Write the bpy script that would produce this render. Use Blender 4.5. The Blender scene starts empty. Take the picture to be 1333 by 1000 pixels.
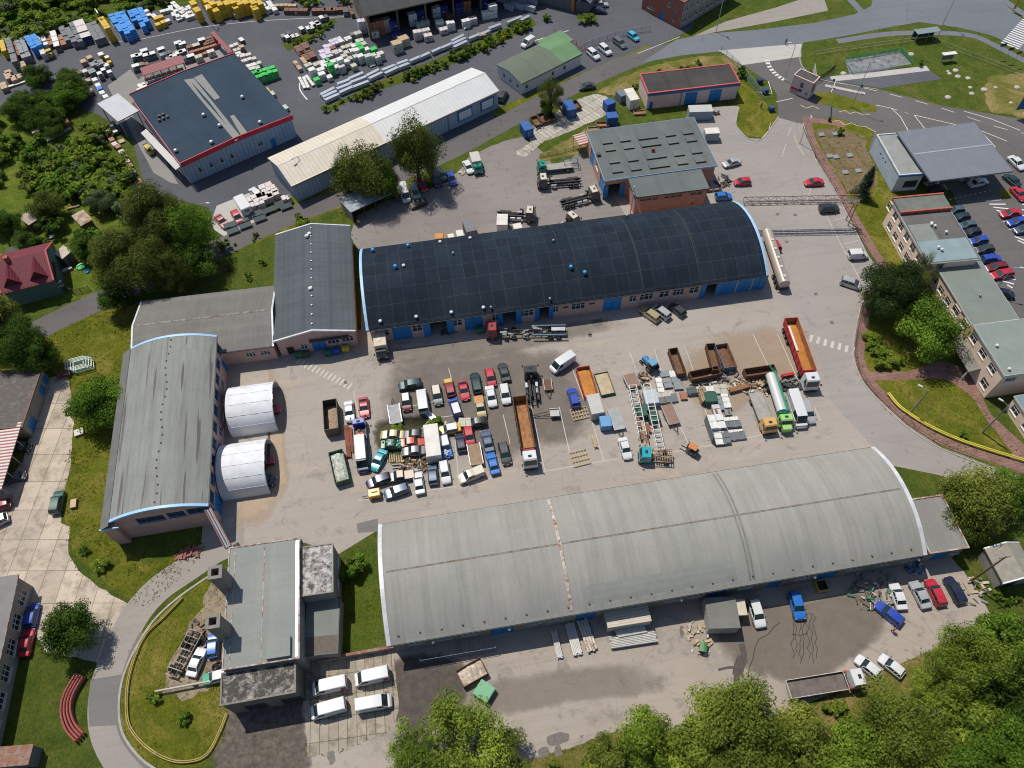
import bpy,math,random
from math import radians,sin,cos,pi,hypot,atan2,sqrt
from mathutils import Vector,Matrix,noise
from mathutils.geometry import tessellate_polygon
S=bpy.context.scene
COL=S.collection
CAM_H=114.0
FOC,PITCH,ROLL,YAW=982.0,radians(56.288),radians(-1.615),radians(-7.937)
def cam_axes():
 cy,sy=cos(YAW),sin(YAW)
 Rz=Matrix(((cy,sy,0),(-sy,cy,0),(0,0,1)))
 cp,sp=cos(PITCH),sin(PITCH)
 B=Matrix(((1,0,0),(0,-sp,-cp),(0,cp,-sp)))
 cr,sr=cos(ROLL),sin(ROLL)
 Rr=Matrix(((cr,-sr,0),(sr,cr,0),(0,0,1)))
 return Rr@B@Rz
RC=cam_axes()
RCT=RC.transposed()
cam_d=bpy.data.cameras.new('drone_camera')
cam=bpy.data.objects.new('drone_camera',cam_d)
COL.objects.link(cam)
right,down,fwd=RC[0],RC[1],RC[2]
M3=Matrix((right,-Vector(down),-Vector(fwd))).transposed()
cam.matrix_world=Matrix.Translation((0,0,CAM_H))@M3.to_4x4()
cam_d.sensor_fit='HORIZONTAL'
cam_d.sensor_width=36.0
cam_d.lens=FOC/1333.0*36.0
cam_d.clip_start=0.5
cam_d.clip_end=4000
S.camera=cam
S.render.resolution_x,S.render.resolution_y=1024,768
def P(px,py,z=0.0):
 """place on the site: survey point of the photo turned into metres at height z"""
 d=RCT@Vector(((px-666.5)/FOC,(py-500.0)/FOC,1.0))
 t=(z-CAM_H)/d.z
 return Vector((d.x*t,d.y*t,z))
SUN_EL,SUN_AZ=radians(62.0),radians(122.0)
w=bpy.data.worlds.new('World');S.world=w;w.use_nodes=True
nt=w.node_tree
bg=nt.nodes['Background']
sky=nt.nodes.new('ShaderNodeTexSky');sky.sky_type='NISHITA';sky.sun_disc=False
sky.sun_elevation=SUN_EL;sky.sun_rotation=-(SUN_AZ-pi/2);sky.altitude=300
sky.air_density=1.0;sky.dust_density=1.2
nt.links.new(sky.outputs[0],bg.inputs[0]);bg.inputs[1].default_value=0.1
sd=bpy.data.lights.new('sun','SUN');sd.energy=4.3;sd.angle=radians(0.5);sd.color=(1.0,0.94,0.84)
sun=bpy.data.objects.new('sun',sd);COL.objects.link(sun)
sv=Vector((cos(SUN_EL)*cos(SUN_AZ),cos(SUN_EL)*sin(SUN_AZ),sin(SUN_EL)))
sun.rotation_euler=(-sv).to_track_quat('-Z','Y').to_euler()
S.cycles.pixel_filter_type='BLACKMAN_HARRIS';S.cycles.filter_width=1.1
S.view_settings.view_transform='Standard'
S.view_settings.look='None'
S.view_settings.exposure=0.0
S.view_settings.gamma=1.0
S.view_settings.use_curve_mapping=False
random.seed(7)
U=random.uniform
MATS={}
def _nodes(name):
 m=bpy.data.materials.new(name);m.use_nodes=True
 n=m.node_tree
 b=n.nodes['Principled BSDF']
 return m,n,b
def _mul(c,k):return(min(c[0]*k,1),min(c[1]*k,1),min(c[2]*k,1),1)
def c4(c):return(c[0],c[1],c[2],1)
def coord(n,scale=(1,1,1),which='Object'):
 t=n.nodes.new('ShaderNodeTexCoord');mp=n.nodes.new('ShaderNodeMapping')
 mp.inputs['Scale'].default_value=scale
 n.links.new(t.outputs[which],mp.inputs[0]);return mp.outputs[0]
def noise_n(n,vec,scale,detail=4,rough=.6,dist=0):
 x=n.nodes.new('ShaderNodeTexNoise');x.inputs['Scale'].default_value=scale
 x.inputs['Detail'].default_value=detail;x.inputs['Roughness'].default_value=rough
 x.inputs['Distortion'].default_value=dist
 n.links.new(vec,x.inputs['Vector']);return x.outputs['Fac']
def ramp(n,fac,a,b,ca=(0,0,0,1),cb=(1,1,1,1)):
 r=n.nodes.new('ShaderNodeValToRGB');r.color_ramp.elements[0].position=a;r.color_ramp.elements[1].position=b
 r.color_ramp.elements[0].color=ca;r.color_ramp.elements[1].color=cb
 n.links.new(fac,r.inputs[0]);return r.outputs[0]
def mixc(n,fac,a,b,mode='MIX'):
 m=n.nodes.new('ShaderNodeMix');m.data_type='RGBA';m.blend_type=mode
 for sock,val in((m.inputs[0],fac),(m.inputs[6],a),(m.inputs[7],b)):
  if hasattr(val,'is_linked')or hasattr(val,'node'):n.links.new(val,sock)
  else:sock.default_value=val
 return m.outputs[2]
def bump(n,b,h,strength=.3,dist=.05):
 k=n.nodes.new('ShaderNodeBump');k.inputs['Strength'].default_value=strength;k.inputs['Distance'].default_value=dist
 n.links.new(h,k.inputs['Height']);n.links.new(k.outputs[0],b.inputs['Normal'])
def mat(name,col,rough=.7,var=.18,scale=1.5,metal=0.0,col2=None,coat=0.0,spec=.5):
 """plain surface with uneven tone"""
 if name in MATS:return MATS[name]
 m,n,b=_nodes(name)
 v=coord(n)
 f=noise_n(n,v,scale,6,.65)
 f=ramp(n,f,.3,.72)
 b1=c4(col2)if col2 else _mul(col,1+var)
 c=mixc(n,f,_mul(col,1-var),b1)
 n.links.new(c,b.inputs['Base Color'])
 b.inputs['Roughness'].default_value=rough;b.inputs['Metallic'].default_value=metal
 b.inputs['Coat Weight'].default_value=coat
 b.inputs['Specular IOR Level'].default_value=spec
 MATS[name]=m;return m
def paint(name,col,metal=.0,rough=.32):
 """vehicle paint: clear coat, a little road dust"""
 if name in MATS:return MATS[name]
 m,n,b=_nodes(name)
 v=coord(n)
 f=ramp(n,noise_n(n,v,2.2,5,.7),.45,.8)
 dust=(.30,.27,.23,1)
 c=mixc(n,f,c4(col),mixc(n,.16,c4(col),dust))
 n.links.new(c,b.inputs['Base Color'])
 b.inputs['Roughness'].default_value=rough;b.inputs['Metallic'].default_value=metal
 b.inputs['Coat Weight'].default_value=.5;b.inputs['Coat Roughness'].default_value=.08
 MATS[name]=m;return m
def rusty(name,col,rust=(.16,.065,.03),amt=.5):
 if name in MATS:return MATS[name]
 m,n,b=_nodes(name)
 v=coord(n)
 f=ramp(n,noise_n(n,v,1.1,8,.7,.4),amt-.07,amt+.1)
 g=ramp(n,noise_n(n,v,5,4),.3,.7,_mul(rust,.6),_mul(rust,1.5))
 c=mixc(n,f,c4(col),g)
 n.links.new(c,b.inputs['Base Color']);b.inputs['Roughness'].default_value=.75
 MATS[name]=m;return m
def groundmat(name,c1,c2,stain,big=.05,mid=.5,fine=5,samt=.62,slabs=None,joint=(.1,.09,.08),warm=None,rot=0,cracks=0):
 """outdoor paving: broad tone changes, stains, grain, optional slab joints"""
 if name in MATS:return MATS[name]
 m,n,b=_nodes(name)
 v=coord(n)
 a=ramp(n,noise_n(n,v,big,5,.6),.3,.7)
 c=mixc(n,a,c4(c1),c4(c2))
 s=ramp(n,noise_n(n,v,mid*.35,9,.72,.6),samt-.05,samt+.16)
 c=mixc(n,s,c,c4(stain))
 if warm:
  s2=ramp(n,noise_n(n,coord(n,(1,1.7,1)),big*2.3,6,.7),.55,.75)
  c=mixc(n,s2,c,c4(warm))
 t=ramp(n,noise_n(n,coord(n,(.05,.9,1)),1.0,4,.6),.50,.85,(1,1,1,1),(.80,.80,.80,1))
 c=mixc(n,.75,c,t,'MULTIPLY')
 g=ramp(n,noise_n(n,v,fine,6,.75),.2,.8,(.80,.80,.80,1),(1.16,1.16,1.16,1))
 c=mixc(n,1.0,c,g,'MULTIPLY')
 sp=n.nodes.new('ShaderNodeTexVoronoi');sp.inputs['Scale'].default_value=.33;n.links.new(v,sp.inputs['Vector'])
 d=ramp(n,sp.outputs['Distance'],.03,.16,(.6,.6,.6,1),(1,1,1,1))
 c=mixc(n,.45,c,d,'MULTIPLY')
 if cracks:
  vo=n.nodes.new('ShaderNodeTexVoronoi');vo.feature='DISTANCE_TO_EDGE';vo.inputs['Scale'].default_value=cracks
  nv=n.nodes.new('ShaderNodeTexNoise');nv.inputs['Scale'].default_value=.8;n.links.new(v,nv.inputs['Vector'])
  n.links.new(mixc(n,.35,v,nv.outputs['Color']),vo.inputs['Vector'])
  k=ramp(n,vo.outputs['Distance'],.002,.008,(.62,.62,.62,1),(1,1,1,1))
  c=mixc(n,.28,c,k,'MULTIPLY')
 if slabs:
  br=n.nodes.new('ShaderNodeTexBrick');br.offset=0
  br.inputs['Scale'].default_value=1;br.inputs['Brick Width'].default_value=slabs[0];br.inputs['Row Height'].default_value=slabs[1]
  br.inputs['Mortar Size'].default_value=slabs[2]if len(slabs)>2 else .07
  br.inputs['Color1'].default_value=(.86,.86,.86,1);br.inputs['Color2'].default_value=(1.1,1.09,1.07,1)
  br.inputs['Mortar'].default_value=(.42,.42,.36,1);br.inputs['Mortar Smooth'].default_value=.4
  mp=n.nodes.new('ShaderNodeMapping');mp.inputs['Rotation'].default_value=(0,0,rot);n.links.new(v,mp.inputs[0])
  n.links.new(mp.outputs[0],br.inputs['Vector'])
  c=mixc(n,1.0,c,br.outputs['Color'],'MULTIPLY')
 n.links.new(c,b.inputs['Base Color']);b.inputs['Roughness'].default_value=.92
 b.inputs['Specular IOR Level'].default_value=.25
 bump(n,b,noise_n(n,v,14,4),.25,.02)
 MATS[name]=m;return m
def grassmat(name,dark,lite,dry,dryamt=.55,fine=4):
 if name in MATS:return MATS[name]
 m,n,b=_nodes(name)
 v=coord(n)
 a=ramp(n,noise_n(n,v,.35,8,.7,.5),.32,.68)
 c=mixc(n,a,c4(dark),c4(lite))
 d=ramp(n,noise_n(n,v,.12,9,.7,1.0),dryamt-.06,dryamt+.14)
 c=mixc(n,d,c,c4(dry))
 g=ramp(n,noise_n(n,coord(n,(1,.55,1)),fine,6,.8),.25,.75,(.36,.38,.36,1),(1.55,1.52,1.45,1))
 c=mixc(n,1.0,c,g,'MULTIPLY')
 n.links.new(c,b.inputs['Base Color']);b.inputs['Roughness'].default_value=1.0
 b.inputs['Specular IOR Level'].default_value=.1
 bump(n,b,noise_n(n,v,3.5,6,.8),1.0,.35)
 MATS[name]=m;return m
def roofmat(name,c1,c2,su=2.3,sv_=6.0,seam=(.5,.5,.5),seamw=.03,streak=(.6,.6,.6),streak_amt=.6,axis='u',patches=None,offset=0.0,tone=.12):
 """sheet roofing: seams between sheets, run-off streaks down the slope"""
 if name in MATS:return MATS[name]
 m,n,b=_nodes(name)
 v=coord(n)
 a=ramp(n,noise_n(n,v,.13,6,.65),.3,.7)
 c=mixc(n,a,c4(c1),c4(c2))
 br=n.nodes.new('ShaderNodeTexBrick');br.offset=offset
 br.inputs['Scale'].default_value=1
 br.inputs['Brick Width'].default_value=su;br.inputs['Row Height'].default_value=sv_
 br.inputs['Mortar Size'].default_value=seamw;br.inputs['Mortar Smooth'].default_value=.5
 br.inputs['Color1'].default_value=(1-tone,1-tone,1-tone,1);br.inputs['Color2'].default_value=(1+tone,1+tone,1+tone,1)
 br.inputs['Mortar'].default_value=c4(seam)
 n.links.new(v,br.inputs['Vector'])
 c=mixc(n,1.0,c,br.outputs['Color'],'MULTIPLY')
 st=(1.0,.06,.06)if axis=='u' else(.06,1.0,.06)
 s=ramp(n,noise_n(n,coord(n,st),1.6,6,.7),.45,.75,(1,1,1,1),c4(streak))
 c=mixc(n,streak_amt,c,s,'MULTIPLY')
 if patches:
  p=ramp(n,noise_n(n,coord(n,(1.1,.045,.05)if axis=='u' else(.045,1.1,.05)),1.5,2,.4),.645,.68)
  c=mixc(n,p,c,c4(patches))
 g=ramp(n,noise_n(n,v,4,6,.75),.2,.8,(.86,.86,.86,1),(1.12,1.12,1.12,1))
 c=mixc(n,1.0,c,g,'MULTIPLY')
 n.links.new(c,b.inputs['Base Color']);b.inputs['Roughness'].default_value=.9
 b.inputs['Specular IOR Level'].default_value=.15
 bump(n,b,noise_n(n,v,2.0,5),.2,.04)
 MATS[name]=m;return m
def ribmat(name,c1,period=.3,axis=0,c2=None,rough=.5,metal=.0,depth=.5,var=.1):
 """profiled sheet metal"""
 if name in MATS:return MATS[name]
 m,n,b=_nodes(name)
 v=coord(n)
 wv=n.nodes.new('ShaderNodeTexWave');wv.wave_type='BANDS';wv.bands_direction='XYZ'[axis]
 wv.inputs['Scale'].default_value=.314/period;wv.inputs['Distortion'].default_value=0
 n.links.new(v,wv.inputs['Vector'])
 k=ramp(n,wv.outputs['Fac'],.35,.65)
 c=mixc(n,k,_mul(c1,.82)if c2 is None else c4(c2),c4(c1))
 f=ramp(n,noise_n(n,v,.4,8,.7),.3,.7,(1-var,1-var,1-var,1),(1+var,1+var,1+var,1))
 c=mixc(n,1.0,c,f,'MULTIPLY')
 n.links.new(c,b.inputs['Base Color']);b.inputs['Roughness'].default_value=rough;b.inputs['Metallic'].default_value=metal
 bump(n,b,wv.outputs['Fac'],depth,.05)
 MATS[name]=m;return m
def leafmat(name,dark,lite,tip=None):
 if name in MATS:return MATS[name]
 m,n,b=_nodes(name)
 v=coord(n)
 geo=n.nodes.new('ShaderNodeNewGeometry')
 f=ramp(n,geo.outputs['Random Per Island'],0,1)
 c=mixc(n,f,c4(dark),c4(lite))
 k=ramp(n,noise_n(n,v,.45,3),.35,.65,(.45,.5,.45,1),(1.45,1.4,1.25,1))  # clump-wide light and dark of the crown put into leaf colour
 c=mixc(n,1.0,c,k,'MULTIPLY')
 oi=n.nodes.new('ShaderNodeObjectInfo')
 k2=ramp(n,oi.outputs['Random'],0,1,(.85,.9,.8,1),(1.15,1.08,1.1,1))
 c=mixc(n,1.0,c,k2,'MULTIPLY')
 n.links.new(c,b.inputs['Base Color']);b.inputs['Roughness'].default_value=.75
 b.inputs['Specular IOR Level'].default_value=.06
 tr=n.nodes.new('ShaderNodeBsdfTranslucent');n.links.new(c,tr.inputs[0])
 mx=n.nodes.new('ShaderNodeMixShader');mx.inputs[0].default_value=.35
 n.links.new(b.outputs[0],mx.inputs[1]);n.links.new(tr.outputs[0],mx.inputs[2])
 n.links.new(mx.outputs[0],n.nodes['Material Output'].inputs[0])
 MATS[name]=m;return m
def glassmat(name,col=(.015,.02,.025),rough=.08):
 if name in MATS:return MATS[name]
 m,n,b=_nodes(name)
 v=coord(n)
 c=mixc(n,ramp(n,noise_n(n,v,.7,3),.35,.65),c4(col),_mul(col,2.2))
 n.links.new(c,b.inputs['Base Color']);b.inputs['Roughness'].default_value=rough
 b.inputs['Specular IOR Level'].default_value=.7
 MATS[name]=m;return m
class MB:
 def __init__(self):self.v=[];self.f=[];self.m=[]
 def add(self,pts,faces,mi=0):
  o=len(self.v);self.v+=[tuple(p)for p in pts]
  for f in faces:self.f.append([o+i for i in f]);self.m.append(mi)
 def face(self,pts,mi=0):self.add(pts,[list(range(len(pts)))],mi)
 def box(self,x0,x1,y0,y1,z0,z1,mi=0,M=None):
  p=[(x0,y0,z0),(x1,y0,z0),(x1,y1,z0),(x0,y1,z0),(x0,y0,z1),(x1,y0,z1),(x1,y1,z1),(x0,y1,z1)]
  if M is not None:p=[M@Vector(q)for q in p]
  self.add(p,[(0,3,2,1),(4,5,6,7),(0,1,5,4),(1,2,6,5),(2,3,7,6),(3,0,4,7)],mi)
 def cbox(self,c,s,mi=0,rz=0):
  """box by centre of base, size, yaw"""
  M=Matrix.Translation(c)@Matrix.Rotation(rz,4,'Z')
  self.box(-s[0]/2,s[0]/2,-s[1]/2,s[1]/2,0,s[2],mi,M)
 def bevbox(self,x0,x1,y0,y1,z0,z1,b=.05,mi=0,M=None):
  """box with chamfered top and upright edges"""
  def ring(x0,x1,y0,y1,z,c):
   return[(x0+c,y0,z),(x1-c,y0,z),(x1,y0+c,z),(x1,y1-c,z),(x1-c,y1,z),(x0+c,y1,z),(x0,y1-c,z),(x0,y0+c,z)]
  R=[ring(x0,x1,y0,y1,z0,b),ring(x0,x1,y0,y1,z1-b,b),ring(x0+b,x1-b,y0+b,y1-b,z1,b)]
  if M is not None:R=[[M@Vector(q)for q in r]for r in R]
  self.loft(R,mi,True,True)
 def loft(self,rings,mi=0,cap0=True,cap1=True,closed=True):
  n=len(rings[0]);o=len(self.v)
  for r in rings:self.v+=[tuple(p)for p in r]
  for i in range(len(rings)-1):
   for j in range(n if closed else n-1):
    k=(j+1)%n
    self.f.append([o+i*n+j,o+i*n+k,o+(i+1)*n+k,o+(i+1)*n+j]);self.m.append(mi)
  if cap0:self.f.append([o+j for j in range(n)][::-1]);self.m.append(mi)
  if cap1:self.f.append([o+(len(rings)-1)*n+j for j in range(n)]);self.m.append(mi)
 def cyl(self,a,b,r0,r1=None,n=8,mi=0,cap=True):
  a,b=Vector(a),Vector(b);r1=r0 if r1 is None else r1
  d=(b-a)
  if d.length<1e-6:return
  d.normalize()
  u=d.orthogonal().normalized();v=d.cross(u)
  R=[[p+(u*cos(2*pi*i/n)+v*sin(2*pi*i/n))*r for i in range(n)]for p,r in((a,r0),(b,r1))]
  self.loft(R,mi,cap,cap)
 def bar(self,a,b,w=.08,h=None,mi=0):
  """square bar between two points"""
  a,b=Vector(a),Vector(b);h=h or w
  d=b-a
  if d.length<1e-6:return
  d.normalize()
  u=d.cross(Vector((0,0,1)))
  u=Vector((1,0,0))if u.length<1e-3 else u.normalized()
  v=u.cross(d)
  R=[[p+u*sx*w/2+v*sy*h/2 for sx,sy in((-1,-1),(1,-1),(1,1),(-1,1))]for p in(a,b)]
  self.loft(R,mi)
 def prism(self,poly,z0,z1,mi=0):
  n=len(poly)
  self.loft([[(p[0],p[1],z0)for p in poly],[(p[0],p[1],z1)for p in poly]],mi,True,True)
 def dome(self,c,r,h,n=10,m=4,mi=0):
  R=[[(c[0]+r*cos(a)*cos(2*pi*i/n),c[1]+r*cos(a)*sin(2*pi*i/n),c[2]+h*sin(a))for i in range(n)]for a in[j*pi/2/m*.98 for j in range(m+1)]]
  self.loft(R,mi)
 def build(self,name,mats,parent=None,smooth=None,loc=(0,0,0),rz=0):
  me=bpy.data.meshes.new(name)
  me.from_pydata(self.v,[],self.f)
  if not isinstance(mats,(list,tuple)):mats=[mats]
  for mm in mats:me.materials.append(mm)
  if len(mats)>1:me.polygons.foreach_set('material_index',self.m)
  if smooth is not None:
   me.shade_smooth();me.set_sharp_from_angle(angle=smooth)
  me.update()
  o=bpy.data.objects.new(name,me);COL.objects.link(o)
  if parent is not None:o.parent=parent
  o.location=loc;o.rotation_euler=(0,0,rz)
  return o
def tag(o,label=None,cat=None,group=None,kind=None):
 if label:o['label']=label
 if cat:o['category']=cat
 if group:o['group']=group
 if kind:o['kind']=kind
 return o
def thing(name,label,cat,loc=(0,0,0),rz=0,group=None):
 o=bpy.data.objects.new(name,None);COL.objects.link(o)
 o.location=loc;o.rotation_euler=(0,0,rz);o.empty_display_size=.3
 return tag(o,label,cat,group)
CHILD={}
def kids(o):
 return o.children
def dup(o,parent=None):
 c=o.copy();COL.objects.link(c)
 if parent is not None:c.parent=parent
 for ch in list(o.children):dup(ch,c)
 return c
def setmat(o,m,slot=0):
 o.material_slots[slot].link='OBJECT';o.material_slots[slot].material=m
def catmull(pts,closed=False,k=6):
 n=len(pts);out=[]
 rng=range(n)if closed else range(n-1)
 for i in rng:
  if closed:p0,p1,p2,p3=pts[i-1],pts[i],pts[(i+1)%n],pts[(i+2)%n]
  else:p0,p1,p2,p3=pts[max(i-1,0)],pts[i],pts[i+1],pts[min(i+2,n-1)]
  for j in range(k):
   t=j/k;t2=t*t;t3=t2*t
   out.append(.5*((2*p1)+(p2-p0)*t+(2*p0-5*p1+4*p2-p3)*t2+(3*p1-p0-3*p2+p3)*t3))
 if not closed:out.append(pts[-1].copy())
 return out
EDGE={}
def sheet(name,px,z,m,smooth=False,wobble=0.0,world=False):
 pts=[Vector((p[0],p[1],0))for p in px]if world else[P(x,y)for x,y in px]
 if smooth:pts=catmull(pts,True,5)
 if wobble:
  q=[]
  n=len(pts)
  for i in range(n):
   a,b=pts[i],pts[(i+1)%n]
   L=(b-a).length;k=max(1,min(60,int(L/1.1)))
   nrm=Vector((-(b-a).y,(b-a).x,0));nrm=nrm.normalized()if nrm.length>1e-6 else nrm
   for j in range(k):
    p=a.lerp(b,j/k);q.append(p+nrm*wobble*noise.noise(p*.7)+nrm*wobble*.6*noise.noise(p*2.3))
  pts=q
 EDGE[name]=pts
 tri=tessellate_polygon([pts])
 mb=MB();mb.add([(p.x,p.y,z)for p in pts],[list(t)for t in tri])
 o=mb.build(name,m)
 if o.data.polygons and o.data.polygons[0].normal.z<0:o.data.flip_normals()
 return tag(o,kind='structure')
def offset_path(pts,d):
 out=[]
 for i,p in enumerate(pts):
  a=pts[max(i-1,0)];b=pts[min(i+1,len(pts)-1)]
  t=(b-a);t.z=0;t.normalize()
  out.append(p+Vector((-t.y,t.x,0))*d)
 return out
def ribbon_mb(mb,pts,wd,z):
 L=offset_path(pts,wd/2);R=offset_path(pts,-wd/2)
 for i in range(len(pts)-1):
  mb.face([(R[i].x,R[i].y,z),(R[i+1].x,R[i+1].y,z),(L[i+1].x,L[i+1].y,z),(L[i].x,L[i].y,z)])
def ribbon(name,px,wd,z,m,smooth=True):
 pts=[P(x,y)for x,y in px]
 if smooth:pts=catmull(pts,False,6)
 mb=MB();ribbon_mb(mb,pts,wd,z)
 return tag(mb.build(name,m),kind='structure')
def dashes(mb,pts,wd,z,on,off):
 """paint broken line"""
 acc=0;seg=[]
 for i in range(len(pts)-1):
  a,b=pts[i],pts[i+1];L=(b-a).length;t=0
  while t<L-1e-6:
   ph=acc%(on+off);step=min(L-t,(on-ph)if ph<on-1e-9 else(on+off-ph))
   step=max(step,1e-4)
   if ph<on-1e-9:ribbon_mb(mb,[a.lerp(b,t/L),a.lerp(b,min(1,(t+step)/L))],wd,z)
   t+=step;acc+=step
def softmat(name,c1,c2,scale=.5,strength=.9,rough=.9):
 """stain that fades out at its rim"""
 if name in MATS:return MATS[name]
 m,n,b=_nodes(name)
 v=coord(n)
 at=n.nodes.new('ShaderNodeAttribute');at.attribute_name='fade'
 f=noise_n(n,v,scale,8,.7,.4)
 c=mixc(n,ramp(n,noise_n(n,v,scale*2.3,6,.7),.3,.7),c4(c1),c4(c2))
 n.links.new(c,b.inputs['Base Color']);b.inputs['Roughness'].default_value=rough;b.inputs['Specular IOR Level'].default_value=.25
 ma=n.nodes.new('ShaderNodeMath');ma.operation='ADD';n.links.new(at.outputs['Fac'],ma.inputs[0])
 n.links.new(f,ma.inputs[1])
 k=ramp(n,ma.outputs[0],.62,1.15,(0,0,0,1),(strength,strength,strength,1))
 tr=n.nodes.new('ShaderNodeBsdfTransparent');mx=n.nodes.new('ShaderNodeMixShader')
 n.links.new(k,mx.inputs[0]);n.links.new(tr.outputs[0],mx.inputs[1]);n.links.new(b.outputs[0],mx.inputs[2])
 n.links.new(mx.outputs[0],n.nodes['Material Output'].inputs[0])
 MATS[name]=m;return m
def softsheet(name,px,z,m,inner=.6):
 pts=catmull([P(x,y)for x,y in px],True,4)
 c=sum(pts,Vector())/len(pts)
 n=len(pts)
 vs=[(p.x,p.y,z)for p in pts]+[((p-c)*inner+c)[:2]+(z,)for p in pts]+[(c.x,c.y,z)]
 fs=[(i,(i+1)%n,n+(i+1)%n,n+i)for i in range(n)]+[(n+i,n+(i+1)%n,2*n)for i in range(n)]
 mb=MB();mb.add(vs,fs);o=mb.build(name,m)
 a=o.data.attributes.new('fade','FLOAT','POINT')
 a.data.foreach_set('value',[0.0]*n+[.62]*n+[.72])
 if o.data.polygons[0].normal.z<0:o.data.flip_normals()
 return tag(o,kind='structure')
# ================================================================ the setting
G_LAWN=grassmat('grass_lawn',(.085,.11,.011),(.17,.18,.02),(.29,.235,.06),.55)
G_WILD=grassmat('grass_wild',(.05,.085,.014),(.115,.145,.024),(.17,.15,.045),.60,3)
G_DRY=grassmat('grass_dry',(.12,.13,.025),(.19,.18,.045),(.34,.26,.12),.5,4)
A_YARD=groundmat('asphalt_yard',(.30,.268,.238),(.365,.325,.29),(.17,.15,.13),.035,.8,5,.60,warm=(.44,.355,.265),cracks=.12)
A_ROADL=groundmat('asphalt_light',(.26,.238,.215),(.31,.285,.255),(.22,.205,.19),.05,.8,5,.62,cracks=.16)
A_ROADR=groundmat('asphalt_east',(.265,.243,.228),(.315,.288,.27),(.20,.185,.17),.05,.6,5,.64,cracks=.1)
A_LOT=groundmat('gravel_lot',(.19,.172,.16),(.255,.23,.215),(.125,.115,.105),.045,1.2,4,.60)
A_DARK=groundmat('asphalt_dark',(.072,.077,.09),(.11,.113,.128),(.06,.06,.065),.03,.7,5,.62,cracks=.09)
A_ROAD=groundmat('asphalt_road',(.105,.098,.098),(.135,.127,.126),(.10,.10,.10),.05,.6,5,.63,cracks=.12)
A_MAIN=groundmat('asphalt_main_road',(.125,.14,.165),(.175,.185,.205),(.10,.11,.13),.03,.5,5,.62,cracks=.1)
A_PATCH=groundmat('asphalt_patch',(.155,.147,.14),(.19,.18,.172),(.16,.15,.145),.1,.8,5,.62)
A_SOUTH=groundmat('asphalt_south',(.30,.26,.225),(.36,.315,.27),(.15,.135,.12),.045,.9,5,.58,warm=(.23,.20,.18),cracks=.1)
A_STAIN=groundmat('asphalt_stained',(.10,.088,.078),(.19,.165,.14),(.055,.05,.045),.12,1.4,4,.5)
C_SLAB=groundmat('concrete_slabs',(.42,.355,.29),(.52,.445,.365),(.25,.21,.165),.07,1.0,4,.53,slabs=(3.0,5.2,.06),rot=.16)
C_SLABW=groundmat('concrete_weathered',(.30,.26,.21),(.40,.355,.29),(.14,.12,.095),.14,1.6,4,.52,slabs=(1.3,2.9,.06),rot=.03)
C_SLABN=groundmat('concrete_path_slabs',(.36,.335,.29),(.45,.42,.37),(.18,.165,.14),.1,1.0,4,.58,slabs=(1.1,3.0,.07),rot=-.55)
C_APRON=groundmat('concrete_apron',(.40,.385,.36),(.45,.435,.41),(.33,.32,.30),.1,.8,4,.62)
BRICKP=groundmat('red_brick_paving',(.20,.115,.095),(.26,.155,.13),(.14,.085,.075),.15,1.0,5,.6,slabs=(1.9,.6,.03))
DIRT=groundmat('bare_dirt',(.24,.19,.13),(.32,.26,.18),(.13,.10,.07),.15,1.5,4,.5)
WHITE_L=mat('road_paint_white',(.62,.61,.58),.8,.22,2.5)
FADED_L=mat('road_paint_faded',(.48,.45,.40),.85,.16,1.2)
YELLOW_L=mat('road_paint_yellow',(.50,.40,.22),.85,.2,1.5)
K=.004
mb=MB();mb.face([(-1500,-600,0),(1500,-600,0),(1500,2500,0),(-1500,2500,0)])
tag(mb.build('ground',G_WILD),kind='structure')
sheet('lawn',[(0,395),(60,440),(130,402),(180,390),(175,450),(140,700),(190,735),(270,705),(250,740),(190,790),(150,770),(95,720),(80,660),(95,560),(88,490),(40,490),(-30,480),(-30,420)],K,G_LAWN)
sheet('builders_yard_asphalt',[(-40,88),(35,62),(80,48),(140,32),(200,15),(262,4),(300,-40),(940,-60),(900,38),(850,62),(770,92),(700,118),(650,140),(640,170),(470,240),(350,262),(300,300),(283,300),(272,270),(190,250),(172,180),(130,150),(60,125),(-60,165)],2*K,A_DARK)
sheet('meadow',[(-40,150),(60,150),(120,185),(168,235),(166,300),(120,385),(60,400),(-40,350)],1.5*K,grassmat('grass_meadow',(.075,.12,.014),(.15,.20,.028),(.24,.21,.06),.58,3))
sheet('verge',[(-30,500),(60,450),(130,405),(290,335),(440,272),(560,212),(640,172),(650,162),(700,132),(780,98),(850,68),(845,58),(770,90),(700,118),(640,145),(655,165),(520,222),(355,262),(345,285),(290,318),(200,355),(120,390),(-30,450)],3*K,G_LAWN)
sheet('north_lot',[(455,305),(466,282),(500,262),(560,246),(598,222),(612,203),(640,190),(655,184),(680,178),(712,202),(720,215),(765,196),(780,240),(940,235),(965,265),(960,285),(475,345)],3*K,A_LOT,wobble=.5)
sheet('yard',[(262,706),(285,440),(470,430),(470,335),(820,290),(790,240),(920,240),(905,190),(890,160),(900,140),(962,138),(958,163),(973,180),(992,181),(1013,152),(1047,160),(1062,205),(1085,243),(1108,287),(1132,335),(1146,350),(1135,375),(1122,400),(1115,440),(1113,465),(1122,492),(1140,516),(1180,553),(1225,582),(1285,605),(1350,628),(1350,668),(1290,640),(1220,618),(1160,606),(1138,597),(1150,680),(498,770),(492,690),(440,722),(395,706),(300,713)],4*K,A_YARD)
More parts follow.
